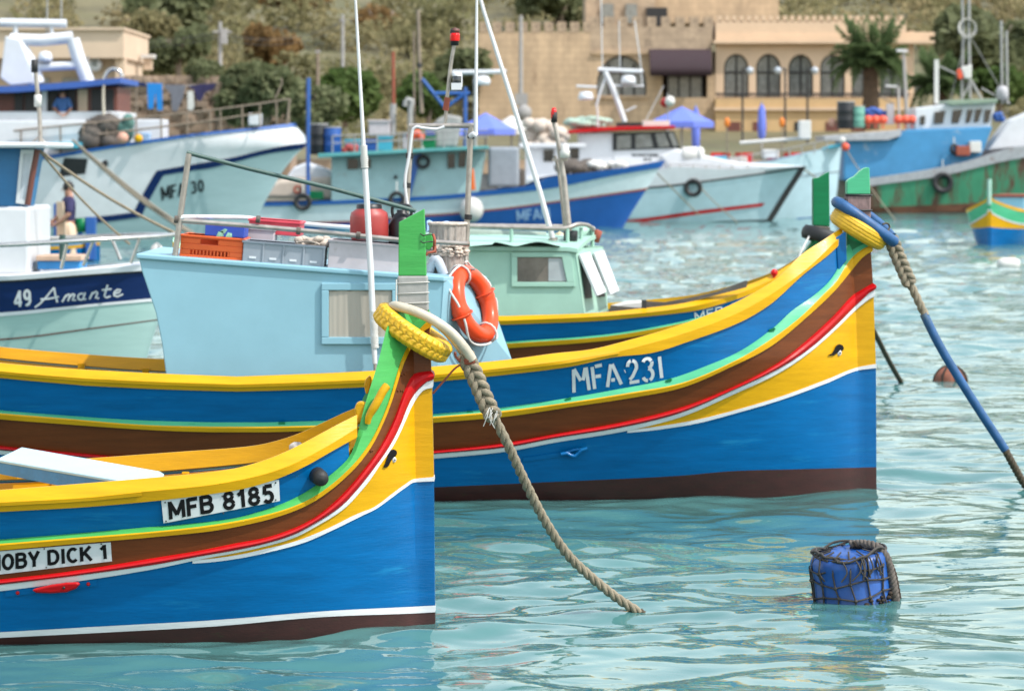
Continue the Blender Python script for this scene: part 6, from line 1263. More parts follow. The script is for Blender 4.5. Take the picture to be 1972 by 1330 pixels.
# rail on the foredeck
def AR(x, y, d): return W(x, y, yA2 + d)
m = MB(); m.tube(smooth_path([AR(-60, 474, -.9), AR(26, 471, -.9), AR(180, 462, -.75), AR(300, 455, -.35), AR(338, 452, 0)], 30), .022, 8); part('rail', m, M['chrome'], tA2); m = MB(); m.tube(smooth_path([AR(338, 452, 0), AR(250, 452, .5), AR(26, 462, .9)], 20), .02, 8); part('rail', m, M['chrome'], tA2)
for a, b_, d in (((118, 517), (130, 465), -.8), ((160, 512), (180, 463), -.7), ((252, 507), (270, 457), -.5), ((232, 500), (215, 458), .6)): m = MB(); m.tube([AR(*a, d), AR(*b_, d)], .018, 6); part('stanchion', m, M['chrome'], tA2)
m = MB(); m.tube([AR(120, 500, -.6), AR(120, 452, -.6)], .03, 6); part('fender_post', m, M['greenpole'], tA2)
pb(tA2, 'bulwark', -120, 398, 56, 530, yA2 - .6, 1.4, M['whitehull'], .03)
pp(tA2, 'wheelhouse', [(-120, 284), (68, 284), (48, 398), (-120, 398)], yA2 - .55, .6, paint('blue wheelhouse side', (.02, .16, .36), rough=.5), .01)
m = MB(); [m.prism([AR(x, y, -.58) for x, y in pts], (0, .06, 0)) for pts in ([(40, 288), (68, 288), (67, 296), (39, 296)], [(31, 384), (54, 387), (53, 395), (30, 391)], [(39, 296), (45, 296), (37, 385), (31, 384)], [(61, 296), (67, 296), (54, 387), (48, 386)])]; fr = part('window_frame', m, M['aluminium'], tA2); pp(fr, 'window_pane', [(43, 295), (63, 295), (50, 387), (35, 385)], yA2 - .565, .02, M['glasspale'])
pt(tA2, 'corner_post', [(72, 288), (62, 340), (53, 395)], yA2 - .57, .03, M['woodred'])
pb(tA2, 'roof', -120, 274, 92, 285, yA2 - .8, 1.8, M['whitehull'], .03)
tl = thing('light_mast', 'dark red lamp pole standing on the boat roof at the left edge', 'mast', W(77, 278, yA2 - .3)); pt(tl, 'pole', [(78, 278), (76, 220), (69, 140), (67, 132)], yA2 - .3, .022, M['steel']); m = MB(); m.lathe([(0, 0), (.032, 0), (.032, .12), (0, .12)], LT(W(66.5, 140, yA2 - .3)), 10); lb = part('lamp_base', m, M['black'], tl); m = MB(); m.lathe([(.03, 0), (.03, .05), (0, .06)], LT(W(66.5, 128, yA2 - .3)), 10); part('red_lens', m, M['redlamp'], lb)
m = MB(); m.lathe([(0, 0), (.035, 0), (.035, .11), (0, .12)], LT(W(73, 206, yA2 - .3)), 10); part('white_lantern', m, M['umbw'], tl); m = MB(); m.tube([W(58, 278, yA2 - .3), W(76, 262, yA2 - .3), W(88, 278, yA2 - .3)], .012, 5); part('brace', m, M['steel'], tl)
t = thing('tub', 'blue tub with beige wooden rim on the foredeck of the white and navy boat', 'tub', AR(112, 517, -.2)); pb(t, 'side', 72, 502, 154, 519, yA2 - .4, .5, paint('bright blue tub', (.03, .26, .62), rough=.5), .01); pb(t, 'rim', 69, 492, 157, 502.5, yA2 - .43, .56, paint('beige rim', (.58, .40, .29), rough=.7), .01)
m = MB(); m.lathe([(0, 0), (.07, 0), (.075, .05), (.05, .13), (.02, .16), (0, .17)], LT(AR(302, 500, .2)), 12); solo('bollard', m, M['umbw'], 'white rounded bollard on the foredeck beside the end of the stainless rail', 'bollard')
for i, (a, b_) in enumerate((((76, 290), (344, 452)), ((78, 292), (250, 470)), ((160, 290), (370, 452)), ((140, 270), (420, 480)))):
    lab = ['tan rope from the wheelhouse corner down to the leaning pipe post', 'tan rope from the wheelhouse corner down to the foredeck rail', 'tan rope crossing the hull of the fishing vessel towards the cabin roof', 'upper tan rope from the white vessel deck behind the orange crate'][i]
    Y0, Y1 = [(yA2 - .5, yA2 + .2), (yA2 - .5, yA2 + .1), (72, 60), (72, 58)][i]; r_ = [.016, .013, .035, .03][i]
    m = MB(); m.tube([W(a[0] + (b_[0] - a[0]) * k / 10, a[1] + (b_[1] - a[1]) * k / 10 + 10 * math.sin(math.pi * k / 10), Y0 + (Y1 - Y0) * k / 10) for k in range(11)], r_, 5); solo('mooring_rope', m, M['rope'], lab, 'rope')

# --- small blue and yellow boat with a standing fisherman
Ys = 60.0; tS2 = thing('fishing_boat', 'small blue and yellow wooden boat carrying a man in a beige apron', 'boat', W(120, 503, Ys), 'painted wooden fishing boats')
Hs = Hull(192, 503, R(3), [(190, 510), (192, 503), (192, 480), (190, 462)], .85, .7, .5, .75, .05, .05, .5, 4.0)
hs = {k: Hs.curve(v) for k, v in dict(a=[(40, 497), (192, 494)], b=[(40, 482), (130, 479), (191, 472)], c=[(40, 476), (130, 473), (191, 466)], d=[(40, 468), (130, 465), (190, 456)]).items()}
Hs.strip('hull', lin(flatz(-.3), hs['b'], 6), M['blue'], tS2); Hs.strip('band', lin(hs['b'], hs['c'], 2, .01, .01), M['yellow'], tS2); Hs.strip('washstrake', lin(hs['c'], hs['d'], 2) + [(hs['c'], hs['d'], 1, -.06)], paint('sky blue strake', (.04, .26, .50), rough=.4), tS2); deck(Hs, tS2, hs['c'], M['orange_y'], .2)
pb(tS2, 'deck_post', 165, 418, 183, 500, Ys - .1, .2, M['royal']); pb(tS2, 'deck_post', 150, 438, 158, 480, Ys + .3, .12, M['royal']); pb(tS2, 'deck_post', 103, 392, 111, 455, Ys + .4, .12, M['royal'])
m = MB(); m.lathe([(0, 0), (.09, 0), (.12, .26), (0, .26)], LT(W(157, 447, Ys)), 12); solo('bucket', m, M['dkgreen'], 'green bucket behind the man in the beige apron', 'bucket'); pb(tS2, 'cross_beam', 118, 424, 186, 430, Ys + .1, .1, M['royal'])
pz = QZ; 
p_ = person(W(131, 354, Ys) - Vector((0, 0, 1.75)), J, E, RD, [('shirt', ['chest', 'waist', 'pelvis', 'shl', 'shr', 'ell', 'elr'], M['shirt'], .022), ('apron', ['pelvis', 'waist', 'hipl', 'hipr', 'knl', 'knr', 'anl', 'anr'], M['apron'], .040)], 'man with dark hair, navy patterned shirt and beige apron standing in the small blue boat', (0, -1, 0))
p_.rotation_euler = (0, 0, -1.0)
m = MB(); m.prism([p_.location + Vector(v) for v in ((-.16, -.17, 1.42), (.14, -.18, 1.42), (.20, -.15, 1.0), (.20, -.13, .55), (-.20, -.13, .55), (-.20, -.15, 1.0))], (0, .03, 0)); part('apron_bib', m, M['apron'], p_, .01)

# --- large white fishing vessel MFA 30
V = Hull(470, 461, R(4), [(455, 480), (470, 461), (490, 430), (512, 385), (543, 331), (572, 295), (590, 280), (588, 262), (566, 238)], 2.0, 3.2, .22, .86, .06, .05, 2.4, 12.0, False)
tV = thing('fishing_vessel', 'large white fishing vessel with mint lower hull and blue stripe lettered MFA 30', 'boat', V.P(5, 0, 0))
vc = {k: V.curve(v) for k, v in dict(sb=[(-300, 462), (60, 438), (188, 429), (280, 417), (420, 398), (500, 388), (512, 386)], st=[(-300, 449), (60, 426), (188, 417), (280, 406), (420, 390), (500, 378), (516, 374)],
   kb=[(-300, 420), (160, 368), (263, 347), (376, 328), (400, 325), (450, 313), (513, 297), (560, 290), (588, 286)], kt=[(-300, 406), (160, 356), (263, 336), (376, 316), (400, 312), (450, 303), (513, 288), (560, 279), (589, 276)],
   cb=[(-300, 340), (100, 305), (165, 294), (263, 279), (376, 263), (500, 250), (572, 243)], ct=[(-300, 333), (100, 298), (165, 288), (263, 273), (376, 257), (500, 245), (567, 237)]).items()}
sj = V.solve(272, 380)[0]
V.strip('bottom_paint', lin(flatz(-.6), vc['sb'], 4), M['minthull'], tV); V.strip('hull_fore', lin(vc['sb'], vc['kb'], 8), M['minthull'], tV, 0, sj, 60); V.strip('hull_aft', lin(vc['sb'], vc['kt'], 8), M['whitehull'], tV, sj, V.Lb, 40, cap=False)
V.strip('stripe', lin(vc['sb'], vc['st'], 2, .012, .012), M['navy'], tV, sj, V.Lb, 30, cap=False); V.strip('stripe', lin(vc['kb'], vc['kt'], 2, .012, .012), M['navy'], tV, 0, sj, 60); V.strip('stripe', [(vc['sb'], vc['kt'], i / 6, .014) for i in range(7)], M['navy'], tV, sj - .22, sj, 4, cap=False, pw=1)
V.strip('topside', lin(vc['kt'], vc['cb'], 6), M['whitehull'], tV); V.strip('rail_cap', [(vc['cb'], vc['ct'], 0, 0), (vc['cb'], vc['ct'], 0, .04), (vc['cb'], vc['ct'], 1, .04), (vc['cb'], vc['ct'], 1, -.12)], M['royal'], tV); deck(V, tV, vc['ct'], M['pole'], .5)
sign_parts(tV, M['text'], V.on, [(312, 386), (394, 369), (392, 345), (309, 360)], 'MFA 30', .012, .15)
part('hawse_opening', patch(V, [(112, 341), (164, 335), (169, 306), (124, 304)], 6, 5, .006), M['dark'], tV); part('hawse_rim', strokes_on(V.on, [(110, 344), (166, 338), (172, 303), (122, 301)], [[(0, 0), (1, 0), (1, 1), (.02, 1), (0, 0)]], .08, .015, 1.4), M['whitehull'], tV)
m = MB(); m.lathe([(0, .05), (.10, .05), (.10, 0)], axisM(V.on(200, 315, -.03), (0, -1, 0)), 18); part('porthole', m, M['dark'], tV)
yV = 75.3
# deckhouse
pb(tV, 'deckhouse', -200, 215, 232, 300, yV - .6, 3.2, M['whitehull'], .03); pb(tV, 'deckhouse_lower', -200, 232, 165, 300, yV - .8, 3.2, M['whitehull'], .03)
for x in (55, 75): pass
m = MB(); 
for a, b_ in ((-60, 20), (232, 222)): pass
def band(nm, x0, x1, y0, y1, mat, Y, d=.1): return pb(tV, nm, x0, y0, x1, y1, Y, d, mat)
pb(tV, 'window_band', -200, 168, 226, 220, yV - .2, 2.6, M['woodred'])
for x0, x1 in ((28, 44), (48, 72), (92, 112), (116, 145), (150, 168), (176, 197), (200, 219)): wv = pb(tV, 'window', x0, 172, x1, 216, yV - .26, .08, M['dark'] if x0 != 150 else M['cream'])
pb(tV, 'corner_post', 80, 168, 90, 222, yV - .35, .3, M['whitehull'])
m = MB(); m.prism([W(x, y, yV - .9) for x, y in [(-200, 168), (26, 166), (140, 158), (232, 150), (232, 160), (140, 170), (26, 178), (-200, 182)]], (0, 3.6, 0)); part('visor', m, M['visor'], tV)
# radar arch
for nm, pts, r in (('arch_leg', [(140, 76), (150, 110), (170, 160)], .16), ('arch_leg', [(30, 80), (60, 130), (70, 162)], .20), ('arch_top', [(20, 76), (80, 78), (140, 72)], .14), ('arch_bar', [(66, 130), (150, 126)], .10)):
    pt(tV, nm, pts, yV + .3, r, M['whitehull'], 8)
pp(tV, 'arch_side', [(10, 70), (38, 76), (72, 160), (20, 165), (0, 150)], yV + .1, .25, M['whitehull'], .03); pt(tV, 'antenna_bar', [(0, 44), (128, 46)], yV + .6, .10, M['whitehull'], 8); pt(tV, 'arch_leg', [(98, 50), (102, 76)], yV + .6, .05, M['whitehull']); pt(tV, 'arch_leg', [(30, 50), (30, 78)], yV + .6, .06, M['whitehull'])
m = MB(); m.lathe([(0, 0), (.16, 0), (.17, .10), (.13, .22), (0, .25)], LT(W(87, 119, yV + .2)), 16); part('radar_dome', m, M['whitehull'], tV); m = MB(); m.box(W(78, 72, yV + .4), (.3, .2, .12)); part('searchlight', m, M['dark'], tV)
pt(tV, 'whip', [(90, 78), (92, -60)], yV + .6, .02, M['pole']); pt(tV, 'whip', [(118, 45), (118, -60)], yV + .6, .02, M['pole'])
m = MB(); m.tube(smooth_path([W(200, 222, yV - .7), W(199, 180, yV - .7), W(201, 150, yV - .7), W(212, 134, yV - .7), W(228, 135, yV - .7), W(236, 148, yV - .7)], 20), .04, 8); part('exhaust_hoop', m, M['chrome'], tV)
pt(tV, 'mast', [(170, 108), (168, 160)], yV + .5, .03, M['steel'])
# rails along deck
for pts in ([(26, 252), (165, 238), (300, 224), (410, 212), (500, 200), (556, 191)], [(165, 262), (300, 246), (410, 232), (500, 218)]): pt(tV, 'rail', pts, yV - .9, .025, M['polewood'])
for x in (40, 78, 116, 160, 205, 262, 310, 360, 404, 424, 466, 500, 532, 556): y0 = float(np.interp(x, [26, 165, 300, 410, 500, 556], [252, 238, 224, 212, 200, 191])); pt(tV, 'stanchion', [(x, y0), (x + 1, float(np.interp(x, [100, 165, 263, 376, 500, 567], [298, 288, 273, 257, 245, 237])))], yV - .9, .022, M['polewood'])
pt(tV, 'bow_stay', [(558, 190), (552, 240)], yV - .9, .03, M['polewood']); pt(tV, 'bow_stay', [(530, 190), (543, 160), (542, 150)], yV - .6, .02, M['polewood'])
def solo_pb(nm, x0, y0, x1, y1, Y, d, mat, label, cat, bev=.03): m = MB(); m.pbox(x0, y0, x1, y1, Y, d); return solo(nm, m, mat, label, cat, bev=bev)
m = MB(); rd = random.Random(12)
for i in range(26): m.ball(W(rd.uniform(172, 225), rd.uniform(240, 276), yV - .6 + rd.uniform(-.2, .5)), rd.uniform(.15, .3), (1.2, 1, 1), 9, 6, .12)
solo('net_heap', m, M['netbrown'], 'heap of brown nets on the deck of the large white fishing vessel', 'net')
m = MB(); [m.ball(W(240 + rd.uniform(-6, 8), 255 + rd.uniform(-25, 15), yV - .7), .16, (1, 1, 1.3), 8, 6, .1) for _ in range(7)]; solo('net_heap', m, paint('green net', (.10, .22, .19), rough=.9, var=.3, bump=.5), 'green net bundle beside the brown nets on the white vessel', 'net')
m = MB(); m.ball(W(236, 266, yV - 1.2), .14, n=14, m=8); solo('buoy', m, M['peach'], 'faded peach buoy hanging on the deck rail of the white vessel', 'buoy'); m = MB(); m.ball(W(267, 267, yV - 1.2), .10, n=14, m=8); solo('buoy', m, M['yellow'], 'small yellow buoy on the deck of the white vessel', 'buoy')
solo_pb('deck_box', 256, 230, 316, 272, yV - .3, 1.0, M['whitehull'], 'white box on the foredeck of the large white vessel', 'box'); solo_pb('deck_box', 268, 256, 288, 273, yV - .6, .3, M['bluetarp'], 'small pale blue box in front of the white deck box', 'box'); solo_pb('awning', 92, 274, 150, 286, yV - 1.7, .9, M['cyan_p'], 'bright cyan awning hung over the side of the white vessel', 'awning'); solo_pb('deck_box', 478, 218, 502, 242, yV - .2, .5, M['whitehull'], 'small white hatch box near the bow of the white vessel', 'box')
pp_ = person(W(121, 180, yV + .6) - Vector((0, 0, 1.66)), J, E, RD, [('shirt', ['chest', 'waist', 'pelvis', 'shl', 'shr', 'ell', 'elr'], M['shirt2'], .022), ('trousers', ['pelvis', 'hipl', 'hipr', 'knl', 'knr', 'anl', 'anr'], M['navy'], .02)], 'person in a blue shirt at the wheelhouse windows of the white vessel', (.1, -1, 0))
pp_.location.y = yV - .46; pp_.location.x = W(121, 180, yV - .46).x; pp_.scale = (.8, .8, .8); pp_.location.z += .33

# --- blue and white fishing boat MFAM with the mint wheelhouse
K = Hull(1200, 438, R(3), [(1190, 452), (1200, 438), (1222, 400), (1245, 365), (1271, 323), (1279, 309)], 1.9, 2.6, .25, .85, .05, .04, 1.7, 13.0, False)
tK = thing('fishing_vessel', 'blue and white fishing boat with mint wheelhouse and faded lettering MFAM', 'boat', K.P(5, 0, 0))
kc = {k: K.curve(v) for k, v in dict(rb=[(300, 434), (500, 433), (663, 429), (821, 417), (850, 415), (963, 404.5), (1113, 384.5), (1245, 366)], rt=[(300, 430), (500, 429), (663, 425.5), (821, 413), (850, 411.5), (963, 401), (1113, 381), (1247, 362)],
   cb=[(300, 399), (500, 397), (776, 388), (850, 384), (963, 374), (1038, 366), (1188, 337), (1271, 323)], ct=[(300, 393), (500, 391), (776, 380), (850, 376), (963, 364), (1025, 356), (1050, 344), (1151, 330), (1226, 319), (1279, 309)]).items()}
K.strip('hull', lin(flatz(-.5), kc['rb'], 8), M['royal'], tK); K.strip('red_line', lin(kc['rb'], kc['rt'], 2, .02, .02), M['redcord'], tK); K.strip('topside', lin(kc['rt'], kc['cb'], 5), paint('pale white topside', (.64, .74, .77), rough=.4, var=.06), tK); K.strip('rail_cap', [(kc['cb'], kc['ct'], 0, 0), (kc['cb'], kc['ct'], 0, .05), (kc['cb'], kc['ct'], 1, .05), (kc['cb'], kc['ct'], 1, -.15)], M['royal'], tK); deck(K, tK, kc['ct'], M['pole'], .4)
sign_parts(tK, M['bluetarp'], K.on, [(996, 426), (1060, 420), (1058, 400), (994, 405)], 'MFAM', .012, .16)
yK = 88.5
mw = paint('weathered mint wheelhouse', (.33, .52, .53), rough=.6, var=.12, vs=2, rust=(.24, .24, .22), rs=1.5, ramt=.40)
pp(tK, 'wheelhouse', [(638, 303), (900, 290), (900, 400), (638, 400)], yK - .6, 2.6, mw, .03); pp(tK, 'wheelhouse_front', [(900, 288), (935, 290), (918, 400), (900, 400)], yK - .2, 1.8, mw, .03); pp(tK, 'roof', [(612, 296), (780, 288), (940, 281), (940, 287), (780, 295), (612, 304)], yK - 1.2, 3.8, paint('teal roof edge', (.10, .36, .36), rough=.6), .02)
pb(tK, 'window', 669, 306, 690, 326, yK - .66, .1, M['glass']); pb(tK, 'window', 694, 306, 714, 324, yK - .66, .1, M['glass']); pb(tK, 'window', 862, 296, 876, 324, yK - .66, .1, M['glass']); pp(tK, 'window', [(884, 294), (899, 293), (896, 322), (882, 322)], yK - .66, .1, M['glass'])
m = MB(); m.lathe([(0, .05), (.05, .05), (.05, 0)], axisM(W(762, 341, yK - .62), (0, -1, 0)), 12); part('vent', m, M['dark'], tK)
hung_tyre(W(815, 312, yK - .75), (0, -1, 0), .19, 'black tyre hung flat on the mint wheelhouse wall'); hung_tyre(K.on(583, 389, .16), (0, -1, 0), .24, 'black tyre fender left end of the blue and white boat'); hung_tyre(K.on(764, 384, .16), (0, -1, 0), .22, 'black tyre fender behind the red plastic drum on the blue and white boat')
m = MB(); m.ball(K.on(908, 404, .40), .32, (1, 1, 1.08), 20, 12); t = solo('fender_ball', m, paint('off white ball fender', (.60, .57, .54), rough=.6, var=.1), 'big off white ball fender hanging against the blue and white boat', 'fender')
m = MB(); m.prism([W(x, y, yK - 1.4) for x, y in [(905, 325), (912, 325), (916, 366), (900, 367)]], (0, .1, 0)); solo('oilskin', m, paint('orange oilskin', (.80, .16, .02), rough=.6), 'bright orange oilskin hanging beside the mint wheelhouse', 'oilskin', bev=.02)
pt(tK, 'blue_post', [(593, 375), (594, 150)], yK - 1.0, .055, M['royal'], 8)
for i, pts in enumerate(([(813, 152), (857, 208)], [(857, 208), (896, 180)], [(896, 168), (896, 290)], [(838, 180), (905, 180)])): pt(tK, 'gallows_beam', pts, yK + .3, .055, M['royal'])
pp(tK, 'brace_plate', [(796, 300), (812, 296), (790, 378), (782, 380)], yK - .7, .1, M['royal'])
pt(tK, 'derrick', [(805, 20), (808, 125), (812, 218)], yK + .4, [.05, .05, .06], M['polewood'], 8); m = MB(); m.tube([W(807.5, 122, yK + .4), W(808, 130, yK + .4)], .075, 8); part('mast_band', m, M['iron'], tK)
pt(tK, 'derrick', [(797, 60), (798, 250)], yK + .6, .035, M['polewood']); pt(tK, 'mast', [(757, 100), (758, 200)], yK + .2, .045, M['redcord'], 8); pt(tK, 'mast', [(757, 200), (756, 262)], yK + .2, .09, M['pole'], 8)
m = MB(); m.tube(smooth_path([W(790, 290, yK), W(790, 215, yK), W(794, 195, yK), W(783, 192, yK), W(780, 205, yK)], 16), .07, 8); part('vent_cowl', m, M['pole'], tK)
for y0 in (0, 14): pt(tK, 'roof_rail', [(640, 262 + y0), (940, 250 + y0)], yK - 1.1, .02, M['pole'])
for x in range(640, 941, 43): pt(tK, 'rail_post', [(x, 262 - (x - 640) * .04), (x, 294 - (x - 640) * .04)], yK - 1.1, .02, M['pole'])
def drum_at(px, y0, y1, Y, mat, label, group=None): 
    b_ = W(px, y1, Y); h_ = (y1 - y0) * Y / F; t = thing('barrel', label, 'barrel', b_, group); m = MB(); r_ = h_ * .32; m.lathe([(0, 0), (r_ * .9, 0), (r_, h_ * .08), (r_, h_ * .3), (r_ * 1.04, h_ * .33), (r_, h_ * .36), (r_, h_ * .62), (r_ * 1.04, h_ * .65), (r_, h_ * .68), (r_, h_ * .93), (r_ * .92, h_), (0, h_ * .98)], LT(b_), 20); part('body', m, mat, t); m = MB(); m.lathe([(r_ * .95, h_ * .95), (r_ * 1.02, h_ * .96), (r_ * 1.02, h_ * .985), (r_ * .95, h_)], LT(b_), 20); part('rim', m, M['pole'], t)
drum_at(613, 238, 298, yK - .5, M['black_p'], 'tall black barrel left end of the mint wheelhouse roof'); drum_at(640, 244, 297, yK - .6, M['drum'], 'blue barrel next to the black one on the mint wheelhouse roof')
for i, (x0, y0, x1, y1, mk, lb) in enumerate([(664, 268, 694, 292, 'cyan_p', 'cyan crate right of the blue barrel'), (702, 268, 726, 291, 'drum', 'dark blue crate between two cyan crates'), (726, 263, 755, 290, 'cyan_p', 'cyan crate right of the dark blue crate'), (710, 231, 750, 262, 'lilac_p', 'grey white box above the cyan crates'), (775, 255, 790, 288, 'lilac_p', 'upright pale box at the foot of the rusty mast'), (812, 262, 838, 286, 'dkgreen', 'dark green box right of the vent cowl')]):
    t = thing('crate', lb + ' on the mint wheelhouse roof', 'crate', W((x0 + x1) / 2, y1, yK - .3)); pb(t, 'body', x0, y0 + 4, x1, y1, yK - .3, .5, M[mk], .02); pb(t, 'rim', x0 - 1.5, y0, x1 + 1.5, y0 + 4, yK - .34, .58, M[mk], .01)
m = MB(); [m.ball(W(rd.uniform(660, 695), rd.uniform(282, 292), yK - .8), .10, n=10, m=6) for _ in range(6)]; solo('float_heap', m, M['red_p'], 'heap of red floats lying before the cyan crates', 'floats'); m = MB(); [m.ball(W(rd.uniform(778, 812), rd.uniform(254, 264), yK - .6), .12, n=10, m=6) for _ in range(4)]; solo('float_heap', m, M['orangefloat'], 'orange floats on the mint wheelhouse roof beside the vent cowl', 'floats')
m = MB(); m.pprism([(838, 232), (860, 220), (890, 225), (880, 284), (836, 286)], yK + .2, .8); solo('tarpaulin', m, M['pole'], 'grey tarpaulin bundle on the right end of the mint wheelhouse roof', 'tarpaulin', bev=.08)
pt(tK, 'radar_bar', [(870, 140), (975, 138)], yK + .6, .06, M['whitehull'], 8); pt(tK, 'radar_mast', [(915, 140), (915, 285)], yK + .6, .05, M['pole']); m = MB(); m.lathe([(0, 0), (.22, 0), (.24, .1), (.18, .24), (0, .26)], LT(W(928, 164, yK + .6)), 16); part('radar_dome', m, M['whitehull'], tK)
# low cargo on the deck fore of the wheelhouse
t = thing('small_boat', 'low cream dinghy with red wheel lying at the stern of the blue and white boat', 'dinghy', W(570, 385, yK + 2)); pp(t, 'hull', [(498, 382), (510, 358), (540, 346), (640, 340), (640, 384)], yK + 1.6, 1.6, paint('cream dinghy hull', (.62, .52, .42), rough=.5, var=.08), .1); pp(t, 'canopy', [(548, 346), (566, 322), (590, 312), (640, 330), (640, 346)], yK + 1.8, 1.2, M['whitehull'], .08)
m = MB(); m.lathe([(.10, -.03), (.13, 0), (.10, .03), (.06, 0)], axisM(W(573, 365, yK + 1.5), (0, -1, .2)), 16, True); part('red_wheel', m, M['redcord'], t); solo_pb('crate', 594, 368, 622, 384, yK - .6, .5, M['dkgreen'], 'green box on the deck beside the blue post', 'crate')
for i, (x0, y0, x1, y1, mk, lb) in enumerate([(940, 283, 1000, 360, 'grey_p', 'grey winch housing in the middle of the blue and white boat'), (918, 335, 960, 368, 'pole', 'low grey hatch cover right of the orange oilskin'), (985, 325, 1012, 362, 'netbrown', 'dark round net hauler drum beside the white cabin'), (952, 310, 975, 345, 'mintpale', 'pale green pump on the deck of the blue and white boat')]): solo_pb('deck_gear', x0, y0, x1, y1, yK - .3 + .2 * i, .9, M[mk], lb, 'deck gear', .08)
m = MB(); [m.ball(W(rd.uniform(1085, 1135), rd.uniform(314, 328), yK + rd.uniform(-.5, .5)), rd.uniform(.12, .25), (1.3, 1, .8), 8, 6, .12) for _ in range(22)]; solo('net_heap', m, M['netbrown'], 'dark brown net heap on the foredeck of the blue and white boat', 'net'); m = MB(); [m.ball(W(rd.uniform(1140, 1200), rd.uniform(314, 324), yK + rd.uniform(-.4, .4)), rd.uniform(.08, .16), (1.4, 1, .8), 8, 6, .12) for _ in range(22)]; solo('net_heap', m, M['umbw'], 'white net heap near the bow of the blue and white boat', 'net')
m = MB(); m.tube([W(1250 + i * 12, 318 + i * 12, yK - .2 + i * .4) for i in range(9)], .02, 5); solo('mooring_rope', m, M['rope'], 'pale rope slanting from the blue bow past the tyre fender', 'rope')

# --- white boat with the red wheelhouse roof
X = Hull(1487, 426, R(6), [(1480, 440), (1487, 426), (1520, 372), (1552, 322)], 1.8, 2.6, .28, .85, .05, .04, 1.6, 10.5, False)
tX = thing('fishing_boat', 'white boat with red wheelhouse roof, black window band and red hull line', 'boat', X.P(4, 0, 0))
xc = {k: X.curve(v) for k, v in dict(bb=[(900, 440), (1215, 432), (1487, 422)], rb=[(900, 450), (1215, 429), (1350, 412), (1469, 397), (1506, 392)], rt=[(900, 443), (1215, 423), (1350, 405), (1469, 391), (1509, 386)], cb=[(900, 378), (1245, 364), (1400, 346), (1550, 324)], ct=[(900, 374), (1245, 360), (1400, 342.5), (1552, 320.5)], wt=[(900, 350), (1245, 335), (1300, 322), (1400, 326), (1552, 318)]).items()}
X.strip('bottom_paint', lin(flatz(-.5), xc['bb'], 3), M['black'], tX); X.strip('hull', lin(xc['bb'], xc['cb'], 8), M['icehull'], tX); X.strip('red_line', lin(xc['rb'], xc['rt'], 2, .03, .03), M['red'], tX, X.solve(1470, 394)[0], X.Lb, 40, cap=False); X.strip('rubber_strip', lin(xc['cb'], xc['ct'], 2, .03, .03), M['black'], tX); X.strip('bulwark', lin(xc['ct'], xc['wt'], 3), M['whitehull'], tX, .5, X.Lb, 50, cap=False); deck(X, tX, xc['ct'], M['whitehull'], -.05)
X.strip('stem_band', [(xc['bb'], xc['ct'], i / 8, .012) for i in range(9)], M['black'], tX, 0, .22, 6, pw=1); yX = X.O.y
pb(tX, 'wheelhouse', 1115, 255, 1240, 352, yX - .6, 2.4, M['whitehull'], .04); pp(tX, 'wheelhouse_front', [(1180, 256), (1300, 256), (1316, 352), (1180, 352)], yX - .62, 2.44, M['whitehull'], .04); pb(tX, 'cabin_aft', 1012, 282, 1118, 356, yX - .5, 2.2, M['whitehull'], .04); pb(tX, 'cabin_roof', 1000, 276, 1128, 284, yX - .8, 2.8, M['whitehull'], .02)
pb(tX, 'window', 1047, 289, 1066, 311, yX - .55, .1, M['glass']); pb(tX, 'window', 1098, 286, 1116, 306, yX - .55, .1, M['glass']); bnd = pp(tX, 'window_band', [(1180, 256), (1298, 253), (1310, 285), (1180, 290)], yX - .66, .08, M['dark'])
for pts in ([(1188, 262), (1215, 260), (1215, 286), (1188, 288)], [(1224, 260), (1252, 258), (1258, 284), (1224, 286)], [(1262, 258), (1280, 256), (1290, 282), (1268, 284)], [(1286, 256), (1296, 255), (1306, 281), (1297, 282)]): pp(bnd, 'pane', pts, yX - .69, .03, M['glassgrey'])
pp(tX, 'roof', [(1095, 251), (1180, 244), (1300, 242), (1300, 248), (1180, 252), (1095, 257)], yX - .9, 3.0, M['red'], .02); pb(tX, 'roof_box', 1188, 236, 1236, 245, yX - .5, .8, M['black']); pb(tX, 'roof_box', 1238, 232, 1290, 243, yX - .3, .8, M['umbw'])
part('lettering', text_on(lambda px, py, o: W(px, py, yX - .65), [(1217, 302), (1270, 300), (1270, 295), (1217, 297)], 'ROSEMARY', 0), M['text'], tX) if False else None
for i, (x0, x1, y) in enumerate([(1217, 1270, 299), (1240, 1258, 307)]):
    m = MB(); [m.pbox(x0 + k * 5.3, y - 2.2, x0 + k * 5.3 + rd.uniform(2.4, 4.2), y + rd.uniform(1.4, 2.4), yX - .635, .01) for k in range(int((x1 - x0) / 5.3))]; part('worn_lettering', m, M['text'], tX)
pp(tX, 'whaleback', [(1270, 300), (1300, 286), (1352, 298), (1420, 312), (1552, 320), (1480, 330), (1300, 340)], yX - .8, 1.6, M['whitehull'], .08)
m = MB(); m.lathe([(0, -.36), (.18, -.34), (.24, -.26), (.24, .26), (.18, .34), (0, .36)], axisM(W(1333, 298, yX - .6), (1, .1, 0)), 18); tlr = thing('liferaft', 'white liferaft canister strapped on the foredeck of the red roofed boat', 'liferaft', W(1333, 310, yX - .6)); part('canister', m, M['umbw'], tlr); m = MB(); [m.lathe([(.25, -.02), (.25, .02)], axisM(W(x, 298, yX - .6), (1, .1, 0)), 18) for x in (1322, 1344)]; part('strap', m, M['grey_p'], tlr)
hung_tyre(X.on(1335, 362, .12), (-.1, -1, 0), .27, 'black tyre fender on the pale hull of the red roofed boat')
